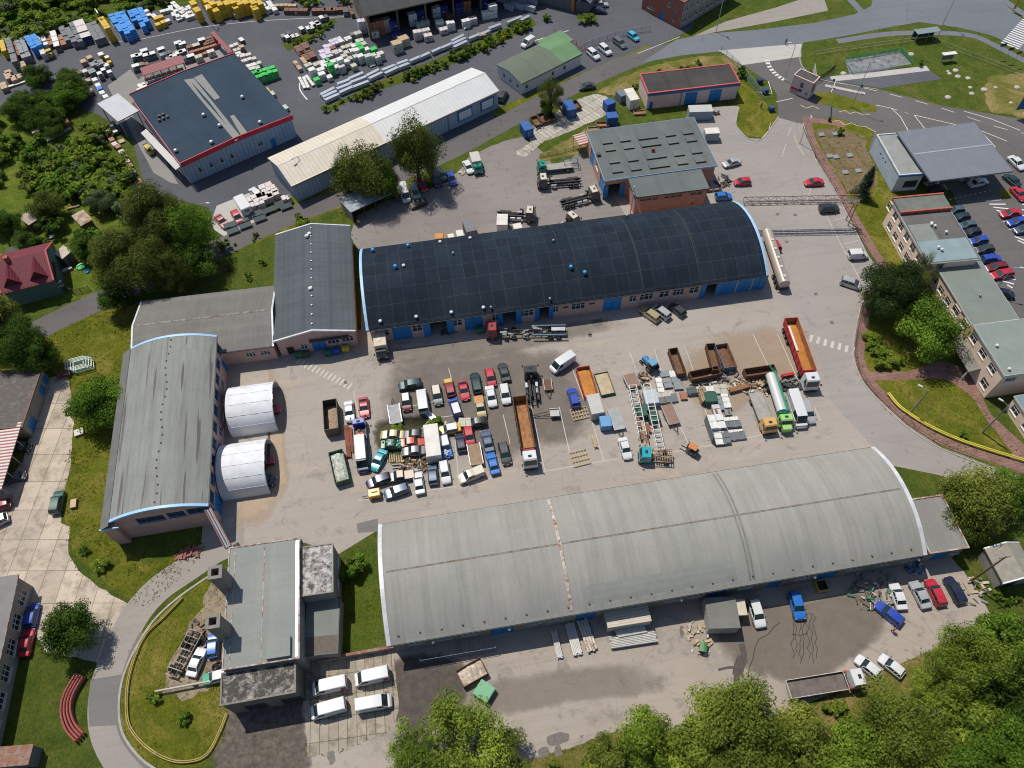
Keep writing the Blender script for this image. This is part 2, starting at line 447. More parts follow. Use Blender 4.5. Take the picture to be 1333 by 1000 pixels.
sheet('east_road',[(905,190),(893,160),(900,142),(962,140),(958,163),(973,180),(992,181),(1013,152),(1047,162),(1062,207),(1085,245),(1108,289),(1132,337),(1145,352),(1133,375),(1120,400),(1111,440),(1108,480),(1124,500),(1140,518),(1180,555),(1225,584),(1285,607),(1350,630),(1350,667),(1290,639),(1220,617),(1160,605),(1130,575),(1080,520),(1068,470),(1050,430),(1010,380),(1000,330),(965,270),(930,235)],5*K,A_ROADR)
sheet('south_yard',[(500,810),(1215,700),(1245,733),(1262,755),(1290,802),(1262,822),(1180,862),(1120,882),(1060,915),(1000,935),(905,958),(810,950),(740,975),(690,988),(640,1005),(600,1030),(300,1030),(290,960),(330,900),(400,840)],4*K,A_SOUTH,wobble=.35)
softsheet('stained_asphalt',[(280,905),(392,880),(402,930),(402,1015),(290,1020),(268,985)],5*K,softmat('soft_oil2',(.05,.042,.036),(.17,.145,.12),.5,.92),.75)
softsheet('oily_asphalt',[(505,855),(560,846),(600,856),(612,900),(585,950),(525,962),(508,930)],5*K,softmat('soft_oil',(.06,.052,.046),(.12,.10,.088),.35),.7)
softsheet('dark_asphalt_patch',[(915,795),(1040,780),(1135,762),(1165,790),(1140,845),(1105,865),(1060,895),(1000,888),(940,860)],5*K,softmat('soft_brown',(.15,.125,.10),(.20,.17,.14),.2,.7),.75)
sheet('parking_slabs',[(396,868),(450,855),(512,848),(520,925),(508,950),(455,975),(402,985),(396,930)],6*K,C_SLABW,wobble=.25)
sheet('concrete_forecourt',[(58,492),(89,488),(96,545),(92,605),(82,648),(79,682),(90,686),(89,722),(104,745),(130,765),(168,787),(165,800),(146,830),(128,862),(60,850),(20,780),(-60,775),(-60,640),(0,640),(30,600)],5*K,C_SLAB,wobble=.2)
ribbon('access_road',[(-40,480),(55,427),(120,396),(200,361),(290,321),(370,285),(440,258),(520,226),(590,195),(650,163),(720,126),(780,97),(850,70),(920,57)],5.4,5*K,A_ROAD)
sheet('main_road',[(835,82),(880,52),(920,44),(985,39),(1060,30),(1112,19),(1134,8),(1143,-30),(1290,-70),(1302,0),(1345,38),(1400,70),(1372,92),(1312,56),(1290,46),(1248,36),(1197,29),(1156,36),(1100,47),(1044,56),(990,64),(940,67),(890,72)],6*K,A_MAIN)
sheet('apron',[(935,66),(1043,57),(1043,74),(966,85)],7*K,C_APRON)
sheet('petrol_forecourt',[(967,84),(1042,73),(1045,88),(1068,103),(1143,116),(1222,137),(1345,158),(1520,190),(1520,560),(1345,450),(1290,390),(1240,250),(1130,200),(1138,170),(1085,152),(1047,163),(1013,153),(1012,125),(1000,106),(985,97)],6*K,A_ROAD)
sheet('asphalt_bay',[(1062,102),(1146,90),(1205,89),(1227,103),(1147,115)],5*K,A_DARK)
ribbon('footpath',[(1090,54),(1150,45),(1200,43),(1262,46),(1300,62),(1350,88)],2.0,7*K,A_MAIN)
ribbon('concrete_strip',[(1082,103),(1140,97),(1208,89)],2.0,6.5*K,C_APRON,False)
sheet('garden_plot',[(1059,170),(1088,166),(1126,178),(1130,200),(1142,222),(1140,246),(1104,250)],2*K,groundmat('dry_plot',(.14,.10,.055),(.21,.15,.09),(.09,.085,.03),.2,1.5,3,.5),wobble=.6)
sheet('lawn_east',[(1047,162),(1085,152),(1137,170),(1130,198),(1165,260),(1230,420),(1290,540),(1350,620),(1345,632),(1225,588),(1140,522),(1112,480),(1118,400),(1150,350),(1105,290)],K,G_LAWN)
sheet('lawn_triangle',[(1140,496),(1222,493),(1243,500),(1264,516),(1283,545),(1300,572),(1318,590),(1308,604),(1240,583),(1185,548)],6*K,G_LAWN,wobble=.2)
sheet('brick_forecourt',[(1122,484),(1180,484),(1225,470),(1260,480),(1290,540),(1345,590),(1345,625),(1300,600),(1318,590),(1283,545),(1264,516),(1243,500),(1222,493),(1140,496)],5*K,BRICKP)
ribbon('brick_path',[(1050,152),(1056,180),(1070,206),(1091,243),(1114,287),(1136,325),(1152,352),(1140,378),(1127,402),(1120,440),(1118,466),(1127,490),(1145,512),(1184,547),(1230,575),(1290,596),(1350,617)],2.0,7*K,BRICKP)
ribbon('brick_path_entrance',[(1047,157),(1070,158),(1100,163)],1.8,7.5*K,BRICKP)
ribbon('service_road',[(318,704),(285,714),(245,740),(205,768),(175,803),(152,850),(138,895),(138,945),(160,990),(205,1040)],4.6,6*K,A_ROADL)
ribbon('gutter_strip',[(186,824),(172,852),(158,895),(155,925),(161,958),(185,990),(212,1012)],1.0,6.6*K,A_PATCH)
sheet('path_north',[(903,47),(945,28),(1010,10),(1070,-10),(1078,14),(1010,28),(955,38)],6.3*K,A_ROADL)
ribbon('path_stub',[(1100,-8),(1112,5),(1124,18)],2.0,6.4*K,A_MAIN)
ribbon('path_corner',[(1290,-12),(1312,4),(1340,24)],2.0,6.4*K,A_MAIN)
sheet('road_repair',[(118,885),(160,878),(155,915),(157,944),(116,946),(115,915)],7*K,A_PATCH)
sheet('loop_lawn',[(274,749),(235,776),(202,806),(178,842),(162,880),(156,918),(161,955),(183,986),(210,1004),(262,998),(289,965),(297,930),(292,880),(285,750)],7*K,G_LAWN)
sheet('scrap_plot',[(276,755),(300,760),(298,880),(250,910),(214,905),(216,880),(243,825),(262,790)],8*K,DIRT,wobble=.8)
sheet('courtyard_lawn',[(437,728),(492,720),(505,842),(440,856)],6*K,grassmat('grass_courtyard',(.06,.11,.012),(.12,.15,.025),(.22,.19,.08),.60))
sheet('green_island',[(966,106),(975,112),(1000,138),(1013,150),(1006,163),(992,179),(973,179),(959,164),(962,145),(960,120)],7*K,G_LAWN,wobble=.2)
sheet('gate_island',[(1062,120),(1082,121),(1140,138),(1141,146),(1100,144),(1064,134)],7*K,G_LAWN)
sheet('road_island',[(1320,250),(1309,262),(1300,252),(1302,246)],7*K,G_LAWN)
sheet('concrete_pad',[(1100,78),(1172,67),(1186,83),(1106,98)],3*K,groundmat('wet_concrete',(.19,.20,.21),(.25,.26,.27),(.09,.085,.08),.2,2,4,.5))
sheet('slab_path',[(686,168),(720,150),(745,132),(775,122),(790,126),(800,142),(785,152),(745,170),(705,186),(685,205),(668,200),(690,186)],4*K,C_SLABN,wobble=.3)
sheet('dry_bank',[(700,205),(722,190),(762,168),(768,178),(768,196),(735,203),(705,212)],4*K,G_DRY,wobble=.8)
sheet('dry_verge',[(775,120),(800,105),(840,88),(900,74),(948,72),(966,86),(960,100),(900,84),(835,104),(815,128)],4*K,G_DRY,wobble=.6)
sheet('worn_bank',[(1285,100),(1345,92),(1345,155),(1290,146),(1283,130)],2*K,G_DRY,wobble=1.0)
sheet('store_forecourt',[(140,112),(170,90),(180,104),(235,60),(290,60),(300,80),(260,110),(188,122),(165,140),(190,175),(205,190),(232,240),(222,238),(200,225),(170,170)],3*K,groundmat('concrete_store',(.22,.215,.20),(.27,.26,.25),(.17,.165,.16),.06,.7,4,.62))
sheet('display_bay',[(282,268),(302,260),(340,245),(352,282),(292,308),(280,300),(274,292)],3*K,C_APRON)
sheet('planted_strip',[(415,140),(440,133),(480,112),(560,80),(620,55),(690,22),(700,32),(640,62),(560,97),(480,122),(462,128),(430,145)],3*K,G_WILD)
sheet('planted_wedge',[(366,55),(400,42),(434,24),(440,28),(400,55),(375,67)],3*K,G_WILD)
sheet('bank_south',[(690,988),(740,972),(810,950),(905,958),(1060,915),(1120,882),(1262,822),(1350,800),(1350,1060),(600,1060),(640,1005)],3*K,G_DRY,wobble=.5)
softsheet('wild_patch_scrap',[(490,545),(560,538),(590,560),(580,605),(545,622),(515,612),(485,585)],5*K,softmat('soft_weeds',(.055,.045,.035),(.085,.085,.03),.6,.95),.75)
softsheet('oily_parking',[(500,475),(600,455),(700,445),(770,480),(785,570),(700,590),(640,610),(560,560),(490,555)],5*K,softmat('soft_grime',(.12,.105,.09),(.19,.165,.14),.16,.55),.7)
softsheet('sandy_wash',[(352,465),(375,500),(372,560),(378,640),(340,690),(298,705),(312,660),(350,610),(350,520)],5*K,softmat('soft_sand',(.42,.31,.22),(.47,.37,.275),.2,.8),.6)
softsheet('rust_wash',[(890,450),(1010,415),(1055,460),(1045,500),(985,525),(930,560),(885,520)],5*K,softmat('soft_rust',(.36,.255,.16),(.42,.32,.225),.14,.5),.6)
softsheet('south_grime',[(560,900),(700,870),(860,860),(880,900),(740,920),(600,945)],4.6*K,softmat('soft_brown_thin',(.19,.165,.145),(.24,.21,.18),.2,.45),.5)
softsheet('gate_grime',[(470,460),(620,440),(800,410),(830,425),(640,465),(480,480)],5.2*K,softmat('soft_grime2',(.17,.15,.13),(.24,.21,.18),.14,.6),.5)
sheet('tar_patch',[(464,682),(492,675),(492,692),(466,694)],5*K,A_PATCH)
Z=8.5*K
mb=MB()
def ln(pts,wd=.12):ribbon_mb(mb,[P(x,y)for x,y in pts],wd,Z)
for a,b in[((460,509),(468,548)),((584,480),(598,530)),((592,570),(598,634)),((655,540),(664,578)),((570,560),(580,620)),((692,530),(709,613)),((728,530),(742,592)),((765,530),(786,600)),((745,480),(760,520)),((820,460),(830,485)),((852,455),(868,510)),((870,520),(897,580)),((892,452),(905,490)),((915,525),(926,560)),((980,435),(1004,485)),((1012,435),(1052,525)),((1022,545),(1035,563)),((1060,530),(1068,548)),((545,590),(552,628))]:ln([a,b],.13)
ln([(466,652),(590,634),(640,622)],.13);ln([(708,614),(806,597)],.13);ln([(870,590),(925,580),(1060,553)],.13)
ln([(548,560),(560,545),(600,540)],.12);ln([(505,534),(535,529),(570,522)],.12)
ln([(1070,270),(1106,340),(1128,378)],.13)
for a,b in[((1084,288),(1104,282)),((1091,308),(1112,301)),((1098,318),(1118,313)),((1078,272),(1100,270))]:ln([a,b],.12)
for a in[((1040,160),(1048,165)),((1000,172),(1003,160)),((1018,204),(1023,188)),((1025,178),(1030,166)),((1050,262),(1057,240))]:ln(a,.12)
tag(mb.build('parking_lines',FADED_L),kind='structure')
def zebra(name,a,b,width,stripe,gap,m,along=True):
 """bars across the walking direction a-b"""
 A,B=P(*a),P(*b);d=(B-A);L=d.length;d.normalize();n=Vector((-d.y,d.x,0))
 z=MB();t=0
 while t<L:
  p,q=A+d*t,A+d*min(t+stripe,L)
  z.face([(p+n*width/2)[:2]+(Z,),(p-n*width/2)[:2]+(Z,),(q-n*width/2)[:2]+(Z,),(q+n*width/2)[:2]+(Z,)])
  t+=stripe+gap
 return tag(z.build(name,m),kind='structure')
zebra('zebra_crossing',(1054,440),(1112,457),1.7,.55,.75,FADED_L)
zebra('zebra_crossing',(388,470),(458,504),1.5,.35,.55,FADED_L)
zebra('zebra_crossing',(1314,60),(1345,26),4.5,.5,.55,WHITE_L)
mb=MB()
dashes(mb,catmull([P(*q)for q in[(1092,108),(1143,119),(1222,140),(1300,166),(1345,176)]]),.14,Z,3.0,3.0)
dashes(mb,[P(*q)for q in[(1160,141),(1182,148)]],.12,Z,1.5,1.8)
dashes(mb,[P(*q)for q in[(1210,266),(1290,248)]],.14,Z,.6,.6)
dashes(mb,[P(*q)for q in[(1232,272),(1286,370)]],.12,Z,2.0,1.2)
for pts in[[(1140,137),(1160,141),(1172,152),(1182,170)],[(1190,150),(1246,163)],[(1190,150),(1204,168)],[(1276,170),(1311,184)],[(1276,170),(1296,192)],[(1255,145),(1290,155),(1328,170)],[(1082,120),(1088,106)],[(1010,133),(1032,128)],[(1000,106),(1005,122),(985,120)],[(1232,388),(1268,366),(1245,362)]]:
 ribbon_mb(mb,[P(*q)for q in pts],.16,Z)
for i in range(9):
 a=P(1288+i*3.2,262+i*2.0);b=P(1306+i*2.2,260+i*4.5)
for(x0,y0,x1,y1)in[(1283,262,1303,260),(1288,266,1309,266),(1293,270,1313,272),(1297,274,1317,279),(1302,278,1318,283),(1330,266,1345,268),(1330,273,1345,276),(1330,280,1345,284),(1300,362,1322,364),(1305,366,1320,370),(1311,371,1318,375),(1321,308,1345,318),(1325,313,1345,323)]:
 ribbon_mb(mb,[P(x0,y0),P(x1,y1)],.32,Z)
for(x,y)in[(1241,272),(1248,287),(1254,300),(1263,312),(1270,326),(1276,340),(1284,352),(1305,289),(1313,299)]:
 ribbon_mb(mb,[P(x,y),P(x+13,y-2)],.12,Z)
ribbon_mb(mb,[P(1243,332),P(1322,328)][:1]+[P(1320,330)],.01,Z)
for q in[[(885,48),(830,70)],[(330,28),(380,25),(450,22)],[(180,52),(260,36),(330,28)],[(90,60),(180,52)]]:
 ribbon_mb(mb,catmull([P(*p)for p in q]),.14,Z)
ribbon_mb(mb,catmull([P(*p)for p in[(600,150),(540,165),(460,200)]]),.12,Z)
ribbon_mb(mb,catmull([P(*p)for p in[(495,88),(600,100),(690,55),(740,40)]][2:]),.25,Z)
ribbon_mb(mb,catmull([P(*p)for p in[(390,108),(391,118),(400,130)]]),.3,Z)
tag(mb.build('lane_markings',WHITE_L),kind='structure')
mb=MB()
for q in[[(1092,146),(1100,144),(1106,148),(1114,146),(1122,149),(1132,149)],[(1085,158),(1092,157),(1100,163),(1108,160),(1116,164),(1126,165),(1140,172)],[(1042,137),(1050,141),(1058,138),(1066,142)]]:
 ribbon_mb(mb,[P(*p)for p in q],.22,Z)
ribbon_mb(mb,catmull([P(*p)for p in[(1034,176),(1037,186),(1047,203)]]),.16,Z)
ribbon_mb(mb,catmull([P(*p)for p in[(1013,152),(1006,163),(992,180)]]),.2,Z)
tag(mb.build('yellow_markings',YELLOW_L),kind='structure')
mb=MB()
arc=catmull([P(*q)for q in[(998,78),(1001,86),(1007,94),(1014,100),(1022,105)]],False,4)
L=offset_path(arc,.55);Rr=offset_path(arc,-.55)
for i in range(len(arc)-1):
 a,b=arc[i],arc[i+1]
 if i%2==0:mb.face([Rr[i][:2]+(Z,),Rr[i+1][:2]+(Z,),L[i+1][:2]+(Z,),L[i][:2]+(Z,)])
 mb.face([(L[i]*.93+Rr[i]*.07)[:2]+(Z+.001,),(L[i+1]*.93+Rr[i+1]*.07)[:2]+(Z+.001,),L[i+1][:2]+(Z+.001,),L[i][:2]+(Z+.001,)])
tag(mb.build('hatched_marking',WHITE_L),kind='structure')
KERB=mat('kerb_concrete',(.33,.31,.28),.9,.2,1)
def kerb(px,h=.12,wd=.22,m=KERB):
 pts=catmull([P(*q)for q in px],False,5)
 k=MB();Lo,Ri=offset_path(pts,wd/2),offset_path(pts,-wd/2)
 k.loft([[Lo[i][:2]+(0,),Lo[i][:2]+(h,),Ri[i][:2]+(h,),Ri[i][:2]+(0,)]for i in range(len(pts))])
 tag(k.build('kerb',m),kind='structure')
kerb([(1045,160),(1061,207),(1084,245),(1107,289),(1131,337),(1144,352),(1132,376),(1120,400),(1112,440),(1111,466),(1121,494),(1139,517),(1179,555),(1225,584),(1285,607),(1350,630)])
kerb([(274,749),(235,776),(202,806),(178,842),(161,880),(155,918),(160,955),(183,987),(210,1006)],.12,.3)
kerb([(962,140),(958,163),(973,180),(992,181),(1013,152)])
kerb([(1044,57),(1041,75),(1046,89),(1068,104),(1143,117)])
TAR=mat('crack_sealer',(.022,.021,.02),.6,.2)
mb=MB()
rnd=random.Random(5)
for i in range(7):
 x=1031+i*4.6;pts=[]
 for j in range(13):
  pts.append(P(x+rnd.uniform(-2.4,2.4)+j*(.5 if i>3 else .1),798+j*6.6))
 ribbon_mb(mb,pts[:rnd.randint(9,13)],.10,Z)
ribbon_mb(mb,[P(x+rnd.uniform(-1,1),y+rnd.uniform(-.6,.6))for x,y in[(1030,826),(1042,827),(1053,824)]],.1,Z)
ribbon_mb(mb,[P(*q)for q in[(1015,811),(1008,816),(1003,822),(1000,826),(988,832),(983,842),(980,858),(975,870),(974,882)]],.12,Z)
tag(mb.build('crack_sealing',TAR),kind='structure')
WET=mat('wet_streak',(.075,.062,.055),.35,.25,2)
mb=MB()
for q,wd in(([(965,838),(968,850),(967,862),(961,872),(959,886),(962,905)],.9),([(960,870),(950,869),(935,872)],.35),([(967,856),(962,868),(960,880)],1.5)):
 ribbon_mb(mb,catmull([P(*p)for p in q]),wd,Z);Z+=.001
tag(mb.build('wet_run',WET),kind='structure')
for q in[[(712,958),(735,953),(742,960),(736,967),(716,970)],[(722,973),(730,970),(732,982),(724,984)],[(884,818),(889,815),(891,826),(886,830)],[(700,976),(712,974),(714,984),(702,986)],[(427,982),(434,978),(437,990),(430,996)],[(770,418),(782,416),(784,422),(774,426)]]:
 sheet('oil_stain',q,Z,mat('oil_stain',(.11,.095,.085),.6,.35,3),smooth=True,wobble=.3)
for i,(px,py)in enumerate([(538,469),(768,435),(768,437),(1035,280),(1012,279),(1024,315),(1062,383),(1083,420),(450,498),(590,450)]):
 d=MB();c=P(px,py);s=.33
 d.box(c.x-s,c.x+s,c.y-s,c.y+s,0,Z+.004)
 tag(d.build('drain_patch',mat('drain_patch_tar',(.12,.11,.10),.8,.3,3)),kind='structure')
# ================================================================ buildings
PINK=mat('render_pink',(.46,.295,.25),.9,.14,.6,col2=(.52,.345,.295))
PINKL=mat('render_pale_pink',(.62,.47,.43),.9,.12,.6)
BRICKW=mat('wall_brick_red',(.30,.10,.07),.9,.2,2)
SALMON=mat('render_salmon',(.46,.24,.165),.9,.14,.7)
PLASTER=mat('render_peach',(.76,.585,.465),.9,.12,.6)
GREYW=mat('wall_grey_concrete',(.25,.235,.21),.9,.2,.5)
DGREYW=mat('wall_dark_grey',(.13,.135,.14),.85,.2,.6)
BLUEGW=ribmat('wall_blue_grey_sheet',(.30,.40,.50),.9,0,None,.6,0,.3)
WHITEW=mat('wall_white',(.60,.60,.58),.85,.08,.8)
GREENW=mat('wall_sea_green',(.085,.16,.155),.9,.15,.7)
FRAMEW=mat('frame_white',(.62,.62,.60),.6,.1)
FRAMEB=mat('frame_blue',(.02,.13,.36),.6,.2)
GATEB=ribmat('gate_blue_sheet',(.012,.19,.48),.25,0,(.010,.155,.41),.5,0,.3,.18)
TRIMB=mat('trim_light_blue',(.30,.50,.72),.5,.15,.5)
TRIMW=mat('trim_zinc',(.52,.53,.55),.45,.2,.6)
TRIMR=mat('trim_red',(.50,.018,.045),.5,.15,.6)
TRIMP=mat('trim_pink_red',(.46,.075,.09),.5,.15,.6)
TRIMD=mat('trim_dark',(.05,.05,.052),.6,.2)
TRIMBL=mat('trim_blue',(.02,.12,.34),.5,.15)
RUSTY=rusty('rusty_flashing',(.42,.38,.34),(.19,.075,.035),.5)
PANE=glassmat('window_glass')
SHADEIN=mat('interior_shade',(.02,.02,.022),.9,.2)  # near-black sheet set in openings, shade of the interior painted as colour
STEEL=mat('steel_grey',(.28,.29,.30),.45,.15,1,.5)
GALV=mat('galvanised',(.45,.47,.50),.35,.15,1,.6)
BLACKM=mat('black_metal',(.018,.018,.02),.5,.2)
def wallgrid(mb,fn,L,H,holes,depth=.28,rev=0):
 us=sorted({0,L}|{max(0,min(L,x))for h_ in holes for x in(h_[0],h_[2])})
 zs=sorted({0,H}|{max(0,min(H,x))for h_ in holes for x in(h_[1],h_[3])})
 for i in range(len(us)-1):
  for j in range(len(zs)-1):
   cu,cz=(us[i]+us[i+1])/2,(zs[j]+zs[j+1])/2
   if any(h_[0]<cu<h_[2]and h_[1]<cz<h_[3]for h_ in holes):continue
   mb.face([fn(us[i],zs[j],0),fn(us[i+1],zs[j],0),fn(us[i+1],zs[j+1],0),fn(us[i],zs[j+1],0)])
 for a,b,c,d in holes:
  for(p,q)in(((a,b),(c,b)),((c,b),(c,d)),((c,d),(a,d)),((a,d),(a,b))):
   mb.face([fn(p[0],p[1],0),fn(q[0],q[1],0),fn(q[0],q[1],depth),fn(p[0],p[1],depth)])
def fbox(mb,fn,a,c,b,d,d0,d1,mi=0):
 p=[fn(a,b,d0),fn(c,b,d0),fn(c,b,d1),fn(a,b,d1),fn(a,d,d0),fn(c,d,d0),fn(c,d,d1),fn(a,d,d1)]
 mb.add(p,[(0,3,2,1),(4,5,6,7),(0,1,5,4),(1,2,6,5),(2,3,7,6),(3,0,4,7)],mi)
def fit_window(root,fn,s,z,w_,h_,frame,n=2,hb=True,sill=True,pane=None):
 mb=MB();t=.09
 d0,d1=.08,.16
 fbox(mb,fn,s,s+t,z,z+h_,d0,d1);fbox(mb,fn,s+w_-t,s+w_,z,z+h_,d0,d1)
 fbox(mb,fn,s+t,s+w_-t,z,z+t,d0,d1);fbox(mb,fn,s+t,s+w_-t,z+h_-t,z+h_,d0,d1)
 for i in range(1,n):
  c=s+w_*i/n;fbox(mb,fn,c-t/2,c+t/2,z+t,z+h_-t,d0,d1)
 if hb:
  c=z+h_*.62
  for i in range(n):
   fbox(mb,fn,s+w_*i/n+t/2,s+w_*(i+1)/n-t/2,c-t*.4,c+t*.4,d0+.01,d1-.01)
 if sill:fbox(mb,fn,s-.05,s+w_+.05,z-.07,z-.002,-.10,.07)
 o=mb.build('window',frame,root)
 p=MB();p.face([fn(s+.02,z+.02,.13),fn(s+w_-.02,z+.02,.13),fn(s+w_-.02,z+h_-.02,.13),fn(s+.02,z+h_-.02,.13)])
 p.build('pane',pane or PANE,o)
def fit_gate(root,fn,s,z,w_,h_,m,nm='gate',leaves=2):
 mb=MB()
 for i in range(leaves):
  a=s+w_*i/leaves+.03;c=s+w_*(i+1)/leaves-.03
  fbox(mb,fn,a,c,z+.02,z+h_-.02,.10,.16)
  fbox(mb,fn,a+.08,c-.08,z+h_*.48,z+h_*.53,.07,.098)
  fbox(mb,fn,a+.08,c-.08,z+.2,z+.3,.07,.098)
 g=mb.build(nm,m,root)
 hb=MB();c=s+w_/2;fbox(hb,fn,c+.08,c+.2,z+h_*.40,z+h_*.45,.03,.098)
 hb.build('handle',STEEL,g)
def open_leaves(root,fn,s,z,w_,h_,m):
 for c,sg in((s,-1),(s+w_,1)):
  lf=MB();a,b=(c-w_*.42,c)if sg<0 else(c,c+w_*.42)
  fbox(lf,fn,a,b,z+.05,z+h_,-.14,-.06);lf.build('gate',m,root)
def profile(kind,span,h,rise,n=18):
 """roof line across the span: list of (t, z)"""
 if kind=='arch':
  R=(span*span/4+rise*rise)/(2*rise);zc=h+rise-R
  return[(t,zc+sqrt(max(R*R-(t-span/2)**2,0)))for t in[span*i/n for i in range(n+1)]]
 if kind=='gable':return[(0,h),(span/2,h+rise),(span,h)]
 if kind=='mono':return[(0,h),(span,h+rise)]
 return[(0,h),(span,h)]
def house(name,label,cat,A,B,C,h,roof='flat',axis='u',rise=1.5,wall=None,roofm=None,over=.4,ops=(),trim=None,trimw=.35,eave=None,thick=.16,parapet=None,open_sides='',base=False,group=None,walls=None,frame=None,gate=None,floor=None,fascia=None):
 zc=0 if base else h
 a,b,c=P(*A,zc),P(*B,zc),P(*C,zc)
 u=(b-a);u.z=0;L=u.length;u.normalize();v=Vector((-u.y,u.x,0))
 D=(c-a).dot(v)
 rz=atan2(u.y,u.x)
 if not base:
  a=a+u*over+v*over;L-=2*over;D-=2*over
 root=thing(name,label,cat,(a.x,a.y,0),rz,group)
 fns={'S':(lambda s,z,d:(s,d,z)),'N':(lambda s,z,d:(s,D-d,z)),'W':(lambda s,z,d:(d,s,z)),'E':(lambda s,z,d:(L-d,s,z))}
 walls=walls or{}
 lens={'S':L,'N':L,'W':D,'E':D}
 groups={}
 for sd in 'SNWE':
  if sd in open_sides:continue
  m=walls.get(sd,wall);groups.setdefault(m.name,(m,MB()))
  mb=groups[m.name][1]
  hs=[(o[2],o[3],o[2]+o[4],o[3]+o[5])for o in ops if o[0]==sd]
  top=h+(rise if(roof=='mono' and((axis=='u' and sd=='N')or(axis=='v' and sd=='E')))else 0)
  wallgrid(mb,fns[sd],lens[sd],top,hs)
  endside=sd in('WE' if axis=='u' else 'SN')
  if roof in('arch','gable','mono')and endside:
   pr=profile(roof,lens[sd],h,rise)
   pts=[fns[sd](t,z-.01,0)for t,z in pr]
   poly=[fns[sd](0,h,0)]+(pts[1:-1]if roof!='mono' else[])+([fns[sd](lens[sd],h,0)]if roof!='mono' else[pts[-1],fns[sd](lens[sd],h,0)])
   mb.face(poly)
 for m,mb in groups.values():
  mb.build('wall',m,root)
 span,run=(D,L)if axis=='u' else(L,D)
 ov=over
 mk=(lambda t,s,z:(s,t,z))if axis=='u' else(lambda t,s,z:(t,s,z))
 rm=MB()
 if roof=='flat':
  if parapet:
   rm.box(-ov,L+ov,-ov,D+ov,h,h+.12)
   ro=rm.build('roof',roofm,root)
   pm=MB();pw,ph=parapet[0],parapet[1];z0,z1=h+.12,h+.12+ph
   e=ov+.003
   pm.box(-e,L+e,-e,-e+pw,z0-.10,z1);pm.box(-e,L+e,D+e-pw,D+e,z0-.10,z1)
   pm.box(-e,-e+pw,-e+pw,D+e-pw,z0-.10,z1);pm.box(L+e-pw,L+e,-e+pw,D+e-pw,z0-.10,z1)
   pm.build('parapet',parapet[2],root)
  else:
   rm.box(-ov,L+ov,-ov,D+ov,h,h+thick);ro=rm.build('roof',roofm,root)
   if fascia:
    fm=MB();e=ov+.003;fh=fascia[1];t=.05
    fm.box(-e-t,L+e+t,-e-t,-e,h+thick-fh,h+thick+.02);fm.box(-e-t,L+e+t,D+e,D+e+t,h+thick-fh,h+thick+.02)
    fm.box(-e-t,-e,-e,D+e,h+thick-fh,h+thick+.02);fm.box(L+e,L+e+t,-e,D+e,h+thick-fh,h+thick+.02)
    fm.build('fascia',fascia[0],root)
 else:
  pr=profile(roof,span,h,rise)
  (t0,z0),(t1,z1)=pr[0],pr[1];sl=(z1-z0)/(t1-t0)
  (t2,z2),(t3,z3)=pr[-2],pr[-1];sr=(z3-z2)/(t3-t2)
  ext=[(-ov,z0-sl*ov)]+pr+[(span+ov,z3+sr*ov)]
  out=[(t,z+thick)for t,z in ext];inn=[(t,z+.005)for t,z in ext][::-1]
  nseg=max(1,int(run/6))
  ring=out+inn
  rings=[[mk(t,s,z)for t,z in ring]for s in[-ov+(run+2*ov)*i/nseg for i in range(nseg+1)]]
  rm.loft(rings);ro=rm.build('roof',roofm,root,smooth=.5)
  if trim:
   for nm,s0,s1 in(('end_flashing',-ov-.06,-ov+trimw),('end_flashing',run+ov-trimw,run+ov+.06)):
    tm=MB()
    o2=[(t,z+thick+.05)for t,z in ext];i2=[(t,z-.12)for t,z in ext][::-1]
    o2[0]=(o2[0][0]-.03,o2[0][1]);i2[-1]=(i2[-1][0]-.03,i2[-1][1]);o2[-1]=(o2[-1][0]+.03,o2[-1][1]);i2[0]=(i2[0][0]+.03,i2[0][1])
    tm.loft([[mk(t,s,z)for t,z in o2+i2]for s in(s0,s1)]);tm.build(nm,trim,root)
  if eave:
   for(t,z)in(ext[0],ext[-1]):
    em=MB();tt=t-.1 if t<0 else t+.01
    pts=[mk(tt,-ov,z-.1),mk(tt+.1,-ov,z-.1),mk(tt+.1,-ov,z+.06),mk(tt,-ov,z+.06)]
    pt2=[mk(tt,run+ov,z-.1),mk(tt+.1,run+ov,z-.1),mk(tt+.1,run+ov,z+.06),mk(tt,run+ov,z+.06)]
    em.loft([pts,pt2]);em.build('gutter',eave,root)
 if open_sides:
  pass
 for o in ops:
  sd,kd,s,z,w_,h_=o[:6];fn=fns[sd]
  if kd=='w':fit_window(root,fn,s,z,w_,h_,frame or FRAMEW,o[6]if len(o)>6 else 2)
  elif kd=='b':fit_window(root,fn,s,z,w_,h_,FRAMEB,o[6]if len(o)>6 else 2)
  elif kd=='v':fit_window(root,fn,s,z,w_,h_,TRIMD,1,False,False)
  elif kd=='g':fit_gate(root,fn,s,z,w_,h_,gate or GATEB)
  elif kd=='d':fit_gate(root,fn,s,z,w_,h_,gate or GATEB,'door',1)
  elif kd=='o':open_leaves(root,fn,s,z,w_,h_,gate or GATEB)
  elif kd=='x':
   k=MB();fbox(k,fn,s+.02,s+w_-.02,z+.02,z+h_-.02,.2,.24);k.build('panel',o[6],root)
 return root,dict(L=L,D=D,h=h,fns=fns,u=u,v=v,a=a,rz=rz)
